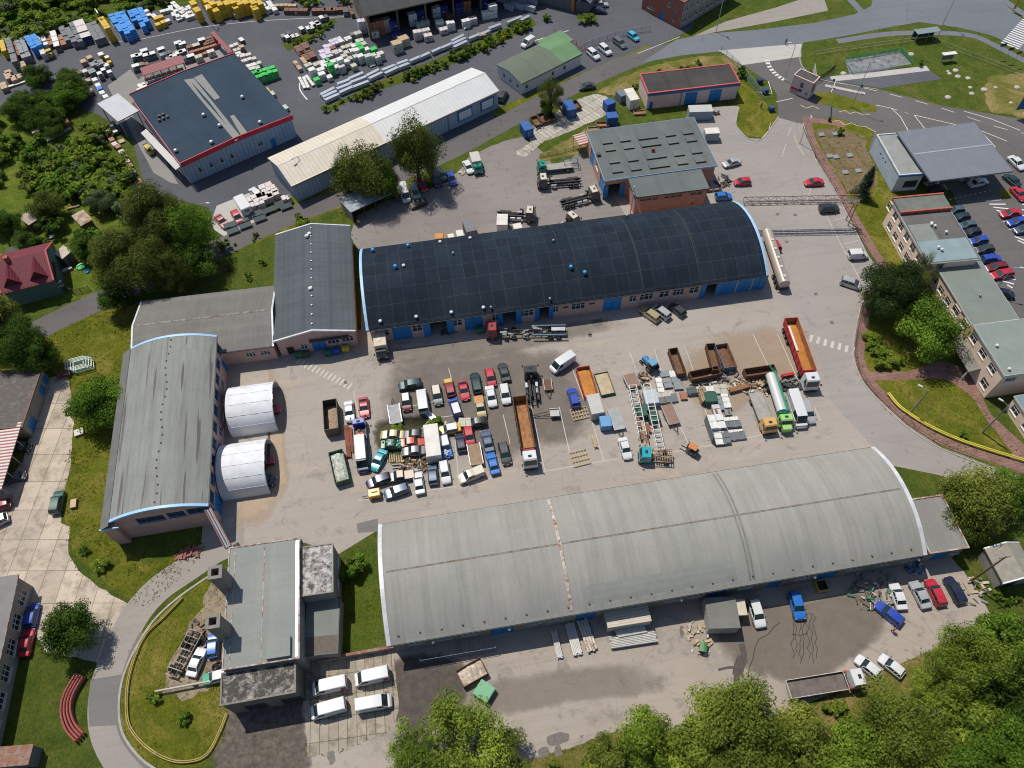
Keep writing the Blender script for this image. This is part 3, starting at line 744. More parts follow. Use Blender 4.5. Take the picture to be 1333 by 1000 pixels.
def roof_strip(root,inf,span,h,rise,kind,axis,s0,s1,m,lift=.035,nm='roof_joint',t0=None,t1=None,thick=.16,over=.4):
 pr=profile(kind,span,h,rise)
 if t0 is not None:pr=[(t0,None)]+[q for q in pr if t0<q[0]<t1]+[(t1,None)]
 full=profile(kind,span,h,rise,18)
 def zat(t):
  for i in range(len(full)-1):
   if full[i][0]<=t<=full[i+1][0]:
    k=(t-full[i][0])/(full[i+1][0]-full[i][0]);return full[i][1]*(1-k)+full[i+1][1]*k
  return h
 pr=[(t,zat(min(max(t,0),span)))for t,_ in pr]
 mk=(lambda t,s,z:(s,t,z))if axis=='u' else(lambda t,s,z:(t,s,z))
 mb=MB();o=[(t,z+thick+lift)for t,z in pr];i=[(t,z+thick-.05)for t,z in pr][::-1]
 mb.loft([[mk(t,s,z)for t,z in o+i]for s in(s0,s1)])
 return mb.build(nm,m,root)
def arch_z(span,h,rise,t):
 R=(span*span/4+rise*rise)/(2*rise);return h+rise-R+sqrt(R*R-(t-span/2)**2)
def vents(root,spots,zf,m,r=.35,h_=.4,cap=None):
 for x,y in spots:
  mb=MB();z=zf(x,y)+.1
  mb.cyl((x,y,z),(x,y,z+h_),r*.6,None,8);mb.cyl((x,y,z+h_),(x,y,z+h_+.12),r,r*.9,10);mb.dome((x,y,z+h_+.12),r*.9,r*.5,10,3)
  mb.build('roof_vent',m,root)
def roof_xy(inf,px,py,z):
 p=P(px,py,z)-inf['a'];return(p.dot(inf['u']),p.dot(inf['v']))
R_DARK=roofmat('bitumen_dark_blue',(.0085,.0155,.026),(.0195,.029,.041),2.35,3.2,(3.1,2.6,2.2),.036,(.68,.70,.74),.7,'u',tone=.16)
L1=77.0
def pu(px):return(px-476.7)/523.3*77.6-.5
ops=[]
for a,b in((485,503),(532,545),(578,596),(634,644),(669,688),(713,720),(737,755),(813,823),(827,845),(853,866),(871,886),(893,906)):
 ops.append(('S','w',pu(a),1.7,(b-a)*.1483,1.75,3 if b-a>14 else 2))
for a,b in((507,531),(599,622),(779,803),(934,957),(958.7,978),(979.5,998)):ops.append(('S','g',pu(a),0,(b-a)*.1483,3.9))
for a,b in((555,576),(648,665),(695,708),(915,930)):ops.append(('S','o',pu(a),0,(b-a)*.1483,3.9))
for a,b in((726,733),(760,768)):ops.append(('S','v',pu(a),2.6,(b-a)*.1483,.5))
dk,di=house('hangar','long hangar with dark blue-black arched bitumen roof and light blue end flashing','hangar',(476.7,430),(1001,357.8),(469,323.7),4.8,'arch','u',3.1,PINK,R_DARK,.5,ops,TRIMB,.45,TRIMD)
zf=lambda x,y:arch_z(di['D'],4.8,3.1,min(max(y,0),di['D']))+.1
q=[roof_xy(di,x,y,6.5)for x,y in[(494,414),(541,408),(587,402),(629,396),(573,315),(612,310),(527,354)]]
vents(dk,q,zf,mat('vent_white',(.55,.57,.58),.5,.15),.36,.22)
q=[roof_xy(di,x,y,7)for x,y in[(485,325),(531,319),(516,354),(743,352),(761,357)]]
vents(dk,q,zf,mat('vent_blue',(.03,.25,.50),.5,.15),.40,.55)
vents(dk,[roof_xy(di,x,y,6)for x,y in[(639,398),(716,387),(816,282),(591,340),(720,324)]],zf,STEEL,.25,.4)
for px in(830,905):
 roof_strip(dk,di,di['D'],4.8,3.1,'arch','u',pu(px)-.12,pu(px)+.12,mat('tar_joint',(.02,.022,.025),.8),.05)
R_GREY=roofmat('bitumen_grey_green',(.245,.248,.225),(.31,.30,.275),1.05,30,(.86,.86,.85),.02,(.76,.75,.72),.6,'u',tone=.05)
def pv(px):return(px-503.7)/703.6*83.0-.4
ops=[]
for a,b in((628,656),(905,930),(1052,1078),(985,1003),(735,760)):ops.append(('S','g',pv(a),0,(b-a)*.118,4.2))
for a in(525,560,592,670,700,775,810,850,880,945,1020,1090,1130,1165):ops.append(('S','w',pv(a),2.2,2.4,1.8,3))
gy,gi=house('hangar','longest hangar with pale grey arched roof crossed by a rusty white joint, nearest the trees','hangar',(503.7,841),(1207.3,721.8),(490.7,682.8),5.5,'arch','u',2.7,mat('wall_hangar_grey',(.21,.19,.165),.9,.2,.5),R_GREY,.5,ops,TRIMW,.55,TRIMD)
LG,DG=gi['L'],gi['D']
ue=lambda px,py:roof_xy(gi,px,py,7.5)[0]
roof_strip(gy,gi,DG,5.5,2.7,'arch','u',LG*.328-.22,LG*.328+.22,rusty('rusty_joint',(.50,.46,.42),(.20,.085,.045),.50),.10)
for dx in(-.35,.25):roof_strip(gy,gi,DG,5.5,2.7,'arch','u',LG*.668+dx-.1,LG*.668+dx+.1,mat('joint_grey',(.17,.17,.155),.8,.25,1),.07)
roof_strip(gy,gi,DG,5.5,2.7,'arch','u',.5,LG-.5,rusty('ridge_seam',(.17,.17,.15),(.12,.07,.035),.52),.025,'ridge_seam',DG*.515,DG*.53)
roof_strip(gy,gi,DG,5.5,2.7,'arch','u',LG*.36,LG*.64,mat('roof_repair_light',(.235,.24,.218),.85,.1,.5),.012,'roof_repair',.4,DG*.16)
zg=lambda x,y:arch_z(DG,5.5,2.7,min(max(y,0),DG))+.1
for i in range(26):
 mb=MB();x=LG*(i+.4)/26;y=.5;z=zg(x,y)
 mb.box(x-.12,x+.12,y-.1,y+.1,z,z+.22);mb.build('snow_guard',rusty('rust_bits',(.3,.25,.2),(.15,.06,.03),.4),gy)
for px,py in((660,800),(565,848),(1060,748),(887,780),(1202,727)):
 s=roof_xy(gi,px,py,4.6)[0];s=min(max(s,1),LG-.5)
 mb=MB();mb.bar((s,-.05,4.5),(s,-.75,4.6),.08);mb.cyl((s,-.75,4.7),(s,-.75,4.45),.12,.26,8);mb.build('wall_lamp',WHITEW,gy)
ax,ai=house('annexe','low flat roofed annexe with rusty edge at the end of the grey hangar','annexe',(1209.5,722),(1261.4,714),(1187,650),4.3,'flat','u',1,GREYW,roofmat('bitumen_grey_plain',(.20,.20,.19),(.24,.235,.22),1.1,20,(.8,.8,.8),.02,(.85,.83,.8),.5),.35,[('S','g',1.5,0,2.6,3),('S','w',4.8,1.4,1.2,1.2)],parapet=(.22,.16,RUSTY))
R_STRK=roofmat('bitumen_streaked',(.205,.215,.20),(.255,.265,.248),1.0,30,(.85,.85,.85),.02,(.70,.66,.64),.75,'u',patches=(.125,.11,.105),tone=.06)
ops=[('S','b',3.0,4.4,4.2,1.7,3),('S','b',7.7,4.6,2.7,1.7,2),('S','b',10.8,4.8,4.0,1.7,3)]
for k in range(10):
 ops.append(('E','b',1.2+k*3.3,4.2,2.2,2.3,2))
ops+=[('E','g',1.0,0,3.2,3.6),('E','d',30,0,1.6,3.2)]+[('E','w',5.5+k*3.3,1.2,1.8,1.8,2)for k in range(7)]
lh,li=house('hall','tall pink hall with streaked grey arched roof and blue windows beside the white tents','hall',(141.6,680),(271,658.6),(178,452),7.2,'arch','v',1.7,PINK,R_STRK,.35,ops,TRIMB,.4,TRIMD)
mb=MB();Dh=li['D']
mb.loft([[(-.36,s,7.3),(-2.1,s,6.2),(-2.1,s,6.05),(-.36,s,7.1)]for s in(-1.0,Dh*.5,Dh+.2)])
mb.build('lean_to_roof',mat('bitumen_dark_strip',(.13,.13,.125),.85,.15,.6),lh)
mb=MB();mb.box(-1.9,-.02,-.8,Dh,0,6.1);mb.build('lean_to',PINK,lh)
mb=MB();mb.box(-2.15,.8,-1.06,-.9,6.0,6.35,0);mb.build('end_flashing',TRIMB,lh)
for i in range(22):
 k=MB();x,y=li['L']*(.50+.02*sin(i)),Dh*(i+.5)/22;z=arch_z(li['L'],7.2,1.7,x)+.15
 k.box(x-.11,x+.11,y-.11,y+.11,z,z+.12);k.build('roof_fixing',mat('rust_dark',(.06,.04,.03),.9),lh)
R_MID=roofmat('bitumen_slate_grey',(.076,.088,.100),(.10,.113,.124),1.0,40,(1.35,1.35,1.35),.03,(.7,.7,.7),.75,'v',tone=.09)
def pm(px):return(px-355.5)/107.2*14.9-.3
ops=[('S','x',pm(367),0,1.3,2.3,SHADEIN),('S','w',pm(386),1.1,1.2,1.3,2),('S','g',pm(401),0,2.6,3.0),('S','w',pm(422),1.5,2.2,1.6,3),('S','w',pm(441),1.6,2.2,1.6,3)]
md,mi_=house('workshop','gabled pink workshop with slate grey roof and blue gate facing the yard','workshop',(355.5,445.4),(462.7,431.3),(351.7,306.3),4.8,'gable','v',1.7,PINK,R_MID,.35,ops,TRIMW,.22,TRIMD)
for i in range(12):
 k=MB();x,y=mi_['L']/2,mi_['D']*(i+.5)/12;k.cyl((x,y,6.5),(x,y,6.85),.16,None,8);k.build('roof_vent',STEEL,md)
vents(md,[(mi_['L']/2-.8,mi_['D']*.88),(mi_['L']/2-.3,mi_['D']*.9),(mi_['L']/2-.2,mi_['D']*.36)],lambda x,y:6.3,WHITEW,.45,.4)
mb=MB();mb.box(pm(400),pm(452),-.75,-.02,3.55,3.68);mb.build('door_canopy',mat('canopy_dark',(.09,.07,.06),.8),md)
R_LOW=roofmat('bitumen_low_wing',(.15,.145,.135),(.19,.185,.17),30,1.0,(.8,.8,.8),.025,(.75,.74,.72),.6,'u',tone=.06)
lw,lwi=house('low_wing','low grey roofed wing joining the streaked hall to the gabled workshop','building',(170,474),(356.5,451),(181,393),4.2,'gable','u',1.6,PINK,R_LOW,.3,[('S','w',19.5,1.6,1.8,1.2,3),('S','w',22.2,1.6,1.8,1.2,3)],TRIMW,.25,TRIMD)
roof_strip(lw,lwi,lwi['D'],4.2,1.6,'gable','u',.6,lwi['L']-.4,rusty('ridge_mortar',(.24,.23,.21),(.11,.08,.06),.5),.03,'ridge_cap',lwi['D']/2-.2,lwi['D']/2+.2)
R_SKY=roofmat('bitumen_green_grey',(.108,.122,.122),(.145,.16,.156),1.0,20,(.8,.8,.8),.025,(.8,.8,.78),.5,'v',tone=.06)
rs,ri=house('workshop','salmon workshop with grey green roof dotted with rows of raised skylights','workshop',(787,236),(934,216),(763,171.5),5.2,'flat','u',1,SALMON,R_SKY,.3,[('W','g',1.0,0,3.0,3.8),('W','w',6,2.4,2,1.6,3),('W','g',9.5,0,3.0,3.8),('E','g',2,0,3,3.6),('S','o',.8,0,2.6,3.8)],fascia=(TRIMB,.35))
cr=lambda x,y:(740+x/6.06,150+y/6.06)
for x,y,wd in[(310,228,2.3),(450,210,2.3),(630,190,4.4),(808,168,2.3),(947,152,2.3),(335,286,2.3),(480,269,2.3),(655,247,4.4),(832,228,2.3),(975,211,2.3),(367,382,2.3),(513,366,2.3),(697,344,4.4),(877,324,2.3),(1017,304,2.3),(390,456,2.3),(537,438,2.3),(722,416,4.4),(905,391,2.3),(1047,375,2.3)]:
 sx,sy=roof_xy(ri,*cr(x,y),5.4)
 z=5.34;dpt=1.9
 mb=MB();a,b=sx-wd/2,sx+wd/2
 p=[(a,sy,z),(b,sy,z),(b,sy+dpt,z),(a,sy+dpt,z),(a,sy,z+.34),(b,sy,z+.34),(b,sy+dpt,z+.14),(a,sy+dpt,z+.14)]
 mb.add(p,[(4,5,6,7),(1,2,6,5),(2,3,7,6),(3,0,4,7)])
 sk=mb.build('skylight',R_SKY,rs)
 g=MB();g.face([(a,sy-.01,z),(b,sy-.01,z),(b,sy-.01,z+.3),(a,sy-.01,z+.3)]);g.build('pane',PANE,sk)
mb=MB();sx,sy=roof_xy(ri,*cr(665,285),5.4);mb.box(sx-.3,sx+.3,sy-.3,sy+.3,5.3,6.3);mb.build('chimney',BRICKW,rs)
mb=MB();sx,sy=roof_xy(ri,*cr(237,318),5.4);mb.box(sx-.4,sx+.4,sy-.4,sy+.4,5.3,5.9);mb.build('roof_vent',TRIMD,rs)
wg,wi=house('workshop_wing','salmon front wing with a row of small dark windows below a flat roof','building',(826.6,258),(923.5,246),(811,226),5.0,'flat','u',1,SALMON,R_SKY,.3,[('S','v',1+i*1.35+(1.2 if i>2 else 0)+(1.6 if i>5 else 0)+(1.0 if i>7 else 0),3.6,1.05,.7)for i in range(10)]+[('S','v',12.5,.9,.5,.5)],fascia=(mat('trim_dark_green',(.05,.06,.055),.6),.3))
mb=MB();mb.cyl((-.5,.5,0),(-.5,.5,7.5),.14,None,8);mb.cyl((-.9,-.4,0),(-.9,-.4,6.6),.1,None,8);mb.bar((-.5,.5,6.5),(1.2,-1.6,1.0),.12);tag(mb.build('flue_pipe',TRIMW,wg))
ops=[('S','d',.6,0,.9,2.0),('S','g',9.2,0,3.0,3.3),('S','g',15.2,0,3.0,3.3)]
R_TAR=roofmat('bitumen_tar_brown',(.045,.043,.042),(.075,.07,.066),1.0,12,(.8,.8,.8),.03,(.75,.73,.70),.6,'v',tone=.1)
ps,pi_=house('garage','pale pink garage with dark tar roof edged in red and two blue gates','garage',(843.2,123),(964.3,108.8),(833,96.8),4.3,'flat','u',1,PINKL,R_TAR,.25,ops,parapet=(.35,.1,TRIMP))
mb=MB();mb.box(-.3,pi_['L']+.3,-.34,-.27,3.75,4.2);mb.build('fascia',TRIMBL,ps)
mb=MB();mb.cyl((8.2,-.1,0),(8.2,-.1,3.8),.07,None,6);mb.build('downpipe',TRIMBL,ps)
R_STORE=roofmat('membrane_blue_grey',(.027,.046,.070),(.038,.060,.086),1.5,30,(.85,.85,.85),.02,(.8,.8,.8),.5,'v',tone=.05)
ops=[('S','w',x,1.6,.8,1.3,1)for x in(2.6,5.2,7.8,10.2)]+[('S','w',17,1.6,1.2,1.2,2),('S','d',20,0,1.2,2.2)]
st,si=house('builders_store','large builders store with blue grey roof patched pale grey and a bright red fascia','store',(236,214),(380,152),(169.6,124),5.6,'gable','v',.45,BLUEGW,R_STORE,.2,ops)
Ls,Ds=si['L'],si['D']
mb=MB();mb.loft([[(-.35,y,5.0),(Ls/2,y,5.45),(Ls+.35,y,5.0),(Ls+.35,y,6.15),(Ls/2,y,6.6),(-.35,y,6.15)]for y in(-.45,-.27)]);mb.build('fascia',TRIMR,st)
mb=MB();mb.loft([[(-.35,y,5.3),(Ls/2,y,5.75),(Ls+.35,y,5.3),(Ls+.35,y,5.95),(Ls/2,y,6.4),(-.35,y,5.95)]for y in(Ds+.27,Ds+.45)]);mb.build('fascia',TRIMP,st)
mb=MB();mb.box(-.5,-.32,-.2,Ds+.2,5.2,5.6);mb.build('side_trim',TRIMP,st)
zs=lambda x,y:5.6+.45*(1-abs(x-Ls/2)/(Ls/2))+.17
def roofpatch(px,m=mat('membrane_patch',(.21,.21,.20),.85,.1,.5)):
 pts=[]
 for q in px:
  x,y=roof_xy(si,*q,6.4);pts.append((x,y))
 k=MB();lifted=[]
 n=len(pts)
 for i in range(n):
  a,b=pts[i],pts[(i+1)%n]
  for j in range(4):
   t=j/4;x=a[0]+(b[0]-a[0])*t;y=a[1]+(b[1]-a[1])*t;lifted.append((x,y,zs(x,y)+.012))
 k.face(lifted);k.build('roof_patch',m,st)
roofpatch([(239,103),(252,101),(313,177),(306,183)]);roofpatch([(252,100),(262,95),(286,126),(279,129)]);roofpatch([(299,150),(304,148),(322,172),(314,176)])
vents(st,[roof_xy(si,x,y,6)for x,y in[(266,152),(287,166),(229,197),(316,128),(276,187),(339,161)]],zs,GALV,.5,.35)
mb=MB();sx,sy=roof_xy(si,213,155,6)
for i in range(5):mb.cbox((sx+i*.5-1,sy+(i%2)*1.4,zs(sx,sy)),(.6,.5,.5))
mb.build('roof_plant',TRIMD,st)
cp,ci=house('loading_canopy','square white ribbed canopy on posts beside the store','canopy',(154,159),(181,145),(136.5,131),5.0,'flat','u',1,WHITEW,ribmat('canopy_sheet',(.46,.47,.50),.5,0,None,.5),.1,(),open_sides='SNWE',fascia=(mat('canopy_edge',(.35,.33,.28),.6),.2))
mb=MB()
for x in(.3,ci['L']-.3):
 for y in(.3,ci['D']-.3):mb.box(x-.1,x+.1,y-.1,y+.1,0,5)
mb.build('posts',STEEL,cp)
sc,sci=house('side_canopy','long narrow white canopy along the flank of the store','canopy',(229,222),(237,218),(189.5,171),3.6,'mono','v',.3,WHITEW,ribmat('canopy_sheet_pale',(.50,.49,.47),.5,1,None,.5),.1,(),open_sides='SNWE')
mb=MB()
for i in range(6):y=.3+(sci['D']-.6)*i/5;mb.box(.1,.22,y-.06,y+.06,0,3.6)
mb.build('posts',STEEL,sc)
def shelter(label,A,B,C,h,m,group=None,posts=4):
 r,inf=house('display_shelter',label,'shelter',A,B,C,h,'mono','u',.4,WHITEW,m,.1,(),open_sides='SNWE',group=group)
 k=MB()
 for i in range(posts):
  x=.2+(inf['L']-.4)*i/(posts-1)
  for y in(.2,inf['D']-.2):k.box(x-.07,x+.07,y-.07,y+.07,0,h)
 k.build('posts',TRIMR,r);return r,inf
R_REDS=ribmat('red_roof_sheet',(.25,.055,.065),.35,0,(.20,.04,.05),.6)
shelter('long red roofed shelter over racks of paving samples behind the store',(187,99),(241,82),(181,92),3.2,R_REDS,None,6)
shelter('narrow red roofed stand running towards the corner of the store roof',(298,70),(303,68),(277,44),3.4,R_REDS,None,4)
R_WH=ribmat('white_roof_sheet',(.58,.585,.58),1.0,0,(.55,.555,.55),.55,0,.2,.06)
R_CR=ribmat('cream_roof_sheet',(.57,.51,.42),.9,0,(.52,.46,.375),.6,0,.3,.12)
wh,whi=house('warehouse','long white roofed warehouse with a cream end, parallel to the access road','warehouse',(379.7,243.6),(650,118.6),(347.3,207),4.6,'gable','u',1.6,BLUEGW,R_WH,.25,(),None,.2,rusty('rusty_gutter',(.30,.24,.20),(.20,.08,.04),.45))
Lw,Dw=whi['L'],whi['D']
roof_strip(wh,whi,Dw,4.6,1.6,'gable','u',-.27,Lw*.43,R_CR,.02,'cream_roof',-.26,Dw+.26)
roof_strip(wh,whi,Dw,4.6,1.6,'gable','u',0,Lw,mat('ridge_grey',(.45,.44,.42),.7,.15,.5),.05,'ridge_cap',Dw/2-.12,Dw/2+.12)
for a,b in((.785,.86),(.905,.975)):
 mb=MB();mb.box(Lw*a,Lw*b,-.16,-.02,1.2,3.9);f=mb.build('billboard_frame',TRIMBL,wh)
 mb=MB();mb.box(Lw*a+.3,Lw*b-.3,-.19,-.162,1.5,3.6);mb.build('billboard_face',mat('billboard_white',(.62,.63,.66),.6,.06),f)
mb=MB();mb.box(Lw*.735,Lw*.74,-.1,-.01,0,4.4);mb.build('downpipe',STEEL,wh)
R_GRN=roofmat('bitumen_green',(.115,.14,.105),(.14,.165,.125),1.0,20,(.85,.85,.85),.02,(.85,.85,.85),.5,'v',tone=.05)
R_GRB=mat('bitumen_bright_green',(.11,.21,.10),.85,.14,.5)
ops=[('S','w',x,1.0,.9,1.1,1)for x in(1.2,9.5,13.2)]+[('W','w',1.2,1,.9,1.1,1),('W','w',4.0,1,.9,1.1,1),('W','w',6.5,1,.9,1.1,1)]
go_,gin=house('office','white single storey office with a shallow green roof by the access road','office',(678.8,110),(758.3,70.5),(643.8,85.5),3.1,'gable','u',.9,WHITEW,R_GRN,.25,ops,None,.2,TRIMD)
roof_strip(go_,gin,gin['D'],3.1,.9,'gable','u',gin['L']*.68,gin['L']+.25,R_GRB,.02,'bright_roof_section',-.2,gin['D']+.2)
house('office_wing','short green roofed wing on the back of the white office','building',(716,67),(747,52.5),(702.8,52.5),3.05,'flat','u',1,WHITEW,R_GRB,.2,[('W','w',1,1,.9,1.0,1)])
sh,shi=house('storage_shelter','big open fronted storage shelter with dark roof full of palletised goods','shelter',(475,21.6),(700,-28.7),(452,-24),7.0,'gable','u',1.6,mat('wall_shelter_timber',(.16,.12,.085),.9,.25,.6),roofmat('roof_charcoal',(.055,.058,.06),(.075,.077,.078),1.1,30,(1.2,1.2,1.2),.02,(.8,.8,.8),.5,'u',tone=.05),.5,(),open_sides='S',trim=None,eave=mat('beam_brown',(.11,.085,.06),.8))
mb=MB()
for i in range(7):x=.3+i*(shi['L']-.6)/6;mb.box(x-.2,x+.2,.1,.5,0,7)
mb.build('posts',mat('beam_brown',(.11,.085,.06),.8),sh)
R_BRK=mat('roof_brick_block',(.10,.095,.09),.9,.2,.5)
ops=[('S','w',1+i*2.3,z,1.4,1.3,2)for i in range(7)for z in(1.2,4.2)]+[('W','w',4,4.2,1.2,1.2,2),('W','w',9,4.4,2.4,.7,2),('W','w',9,1.2,2.4,.7,2),('W','d',5.5,0,1.3,2.3),('W','w',2,1.2,.6,4.2,1)]
house('brick_block','two storey block with red brick gable and grey windowed front at the top edge','building',(884.5,38),(950,-2),(836,11),7.0,'flat','u',1,GREYW,R_BRK,.15,ops,base=True,walls={'W':BRICKW,'E':BRICKW,'N':BRICKW},parapet=(.3,.25,BRICKW))
nb,nbi=house('depot','dark grey depot with an orange corner post at the top edge','building',(694,2),(744,14.5),(712,-16),6.0,'flat','u',1,DGREYW,mat('roof_depot',(.09,.09,.095),.85,.2,.5),.2,(),base=True)
mb=MB();mb.box(nbi['L']+.02,nbi['L']+.7,-.3,.5,0,6.4);mb.build('corner_post',mat('orange_post',(.50,.20,.03),.6),nb)
mb=MB();mb.loft([[(nbi['L']+.8,y,5.5),(nbi['L']+5.2,y,3.2),(nbi['L']+5.2,y,3.05),(nbi['L']+.8,y,5.35)]for y in(.1,9)]);mb.box(nbi['L']+.9,nbi['L']+5,.3,8.8,0,3.0);mb.build('side_wing',mat('slate_side',(.10,.115,.125),.7,.2),nb)
gh,ghi=house('gatehouse','small tall pink gatehouse with flat roof and red notice beside the barrier','gatehouse',(1033,98.5),(1058.8,109.7),(1041.3,90),4.3,'flat','u',1,PINKL,mat('roof_gatehouse',(.07,.065,.065),.9,.25,.7),.12,[('S','w',2.0,2.0,1.0,1.4,1),('E','x',.5,1.3,1.6,2.2,PANE)],parapet=(.22,.15,PINKL))
mb=MB();mb.box(.1,1.9,-.06,-.01,.5,1.5);f=mb.build('notice_board',mat('notice_red',(.42,.03,.035),.6,.15),gh)
for k in range(3):
 mb=MB();mb.box(.25+k*.55,.65+k*.55,-.085,-.062,.7,.95+.1*(k%2));mb.build('notice_slip',WHITEW,f)
mb=MB();mb.box(2.1,2.9,-.06,-.01,1.0,1.7);mb.build('notice_board',mat('notice_navy',(.03,.04,.10),.6),gh)
mb=MB();mb.cyl((4.2,-.08,1.2),(4.2,-.01,1.2),.35,None,12);mb.build('round_sign',mat('sign_blue',(.08,.25,.42),.5),gh)
kio,ki=house('petrol_kiosk','pale blue petrol station kiosk with flat grey roof and yellow edge','kiosk',(1170.3,229.6),(1204,227),(1137.5,176.5),4.4,'flat','u',1,mat('kiosk_wall',(.36,.42,.48),.8,.12,.6),mat('kiosk_roof',(.24,.25,.24),.9,.14,.5),.12,[('S','x',2.0,.8,3.0,2.0,PANE),('W','v',6,2.4,.5,.5),('W','v',7.4,2.4,.5,.5),('W','v',8.8,2.4,.5,.5)],parapet=(.25,.2,TRIMW))
mb=MB();mb.box(ki['L']+.13,ki['L']+.36,-.1,ki['D']+.1,4.35,4.85);mb.build('yellow_fascia',mat('fascia_yellow',(.50,.38,.16),.6),kio)
mb=MB();mb.box(-.1,ki['L']+.3,-.24,-.14,4.2,4.62);mb.build('blue_fascia',TRIMBL,kio)
can,cai=house('petrol_canopy','wide grey ribbed canopy over the pumps of the petrol station','canopy',(1211,238),(1317.5,224.5),(1173,172.5),5.2,'flat','u',1,WHITEW,ribmat('petrol_canopy_sheet',(.195,.205,.235),.45,0,(.165,.175,.205),.5,.2,.5,.08),.1,(),open_sides='SNWE',thick=.35)
mb=MB();mb.box(.3,cai['L'],cai['D']*.52,cai['D']*.52+.35,5.553,5.60);mb.build('roof_seam',mat('seam_pale',(.30,.32,.36),.5),can)
for x in(.28,.72):
 for y in(.2,.75):
  mb=MB();cx,cy=cai['L']*x,cai['D']*y;mb.cyl((cx,cy,0),(cx,cy,5.2),.16,None,10);mb.build('column',WHITEW,can)
for x,y in((.28,.3),(.72,.3),(.28,.62),(.72,.62)):
 b_=cai['a']+cai['u']*cai['L']*x+cai['v']*cai['D']*y
 is_=thing('fuel_pump','fuel pump on a pale island in the shade below the petrol canopy','fuel pump',(b_.x,b_.y,0),cai['rz'],'fuel pumps below the canopy')
 mb=MB();mb.bevbox(-1.6,1.6,-.6,.6,0,.16,.05);mb.build('island',C_APRON,is_)
 mb=MB();mb.bevbox(-.5,.5,-.28,.28,.16,1.75,.06);mb.build('cabinet',paint('pump_blue',(.03,.10,.28)),is_)
 mb=MB();mb.box(-.35,.35,-.31,-.285,1.1,1.5);mb.build('display',PANE,is_)
ROOF_B1=roofmat('bitumen_office_dark',(.105,.105,.10),(.135,.13,.125),.95,12,(1.15,1.15,1.1),.03,(.8,.8,.78),.5,'v',tone=.07)
ops=[('W','w',2+i*2.9,3.6,1.7,1.6,2)for i in range(6)]+[('W','w',2+i*2.9,.9,1.7,1.5,2)for i in range(5)]+[('S','w',2,4.2,1.6,1.4,2)]
ob,obi=house('office_block','peach office block with patchwork roof and red roof edges beside the car park','office',(1207.3,344.6),(1276,338),(1156.3,263),6.0,'flat','u',1,PLASTER,ROOF_B1,.25,ops,fascia=(TRIMW,.25),frame=FRAMEW)
Lo,Do=obi['L'],obi['D']
mb=MB();mb.box(0,Lo,.1,Do*.33,6.16,6.172);mb.build('roof_section',mat('roof_pale_blue',(.20,.27,.29),.85,.12,.5),ob)
mb=MB();mb.box(.1,Lo*.45,Do*.33+.02,Do*.60,6.16,6.17);mb.build('roof_section',mat('roof_grey_green',(.19,.205,.185),.85,.12,.5),ob)
mb=MB();mb.box(-.3,Lo+.3,Do*.79,Do+.3,6.16,6.75);mb.build('raised_roof',mat('roof_raised',(.13,.14,.125),.85,.2,.5),ob)
for y in(Do*.79-.3,Do+.3):
 mb=MB();mb.box(-.35,Lo+.35,y-.02,y+.28,6.3,6.95);mb.build('red_edge',mat('edge_red',(.42,.10,.06),.7,.2),ob)
vents(ob,[(Lo*.45,Do*.56),(Lo*.5,Do*.53),(Lo*.47,Do*.58),(Lo*.33,Do*.2),(Lo*.37,Do*.16),(Lo*.65,Do*.42)],lambda x,y:6.1,WHITEW,.3,.4)
lk,lki=house('link_block','low grey green roofed office link behind the round tree','office',(1264.7,423.7),(1326,416),(1217.5,347.5),4.2,'flat','u',1,PLASTER,mat('roof_link',(.17,.20,.175),.88,.12,.35),.2,[('W','w',1+i*2.8,1.2,1.7,1.4,2)for i in range(6)],fascia=(TRIMW,.22))
vents(lk,[(lki['L']*.5,lki['D']*.42)],lambda x,y:4.2,STEEL,.25,.4)
ops=[('W','w',1.7+i*3.3,4.6,1.9,1.5,2)for i in range(5)]+[('W','w',.9,1.0,1.9,1.8,2),('W','d',6.4,0,1.4,2.4),('S','w',1,4.8,2,1.3,3),('S','w',5,4.8,2,1.3,3),('W','w',11,1.0,1.9,1.6,2)]
of,ofi=house('office_block','peach two storey office with grey green roof and entrance canopy by the brick paving','office',(1308,490),(1392,478),(1264.7,425),7.2,'flat','u',1,PLASTER,mat('roof_office_pale',(.20,.235,.215),.88,.1,.35),.2,ops,fascia=(TRIMW,.3))
mb=MB();mb.loft([[(-2.1,y,2.7),(-.02,y,3.2),(-.02,y,3.05),(-2.1,y,2.55)]for y in(4.2,12.5)]);mb.build('entrance_canopy',mat('canopy_stone',(.17,.165,.14),.85,.2),of)
for y in(4.6,12.1):
 mb=MB();mb.box(-1.9,-1.7,y-.1,y+.1,0,2.58);mb.build('canopy_post',WHITEW,of)
vents(of,[(ofi['L']*.08,ofi['D']*.08),(ofi['L']*.12,ofi['D']*.55)],lambda x,y:7.2,WHITEW,.3,.4)
house('entrance_wing','low blue grey roofed wing in front of the two storey peach office','office',(1354,568),(1420,556),(1314,517.5),3.6,'flat','u',1,PLASTER,mat('roof_wing_blue',(.15,.22,.24),.85,.14,.4),.2,[('W','w',1.5,1,1.9,1.5,2),('W','w',5,1,1.9,1.5,2)],fascia=(TRIMW,.25))
GREYC=mat('chimney_concrete',(.20,.18,.155),.95,.25,1.2)
R_BOIL=roofmat('bitumen_boiler',(.215,.235,.22),(.26,.27,.25),1.0,40,(.9,.9,.9),.02,(.85,.84,.82),.5,'v',tone=.05)
R_DIRTY=rusty('roof_dirty_white',(.42,.40,.38),(.055,.048,.042),.49)
R_BLACK=rusty('roof_black_lichen',(.30,.28,.25),(.035,.031,.028),.42)
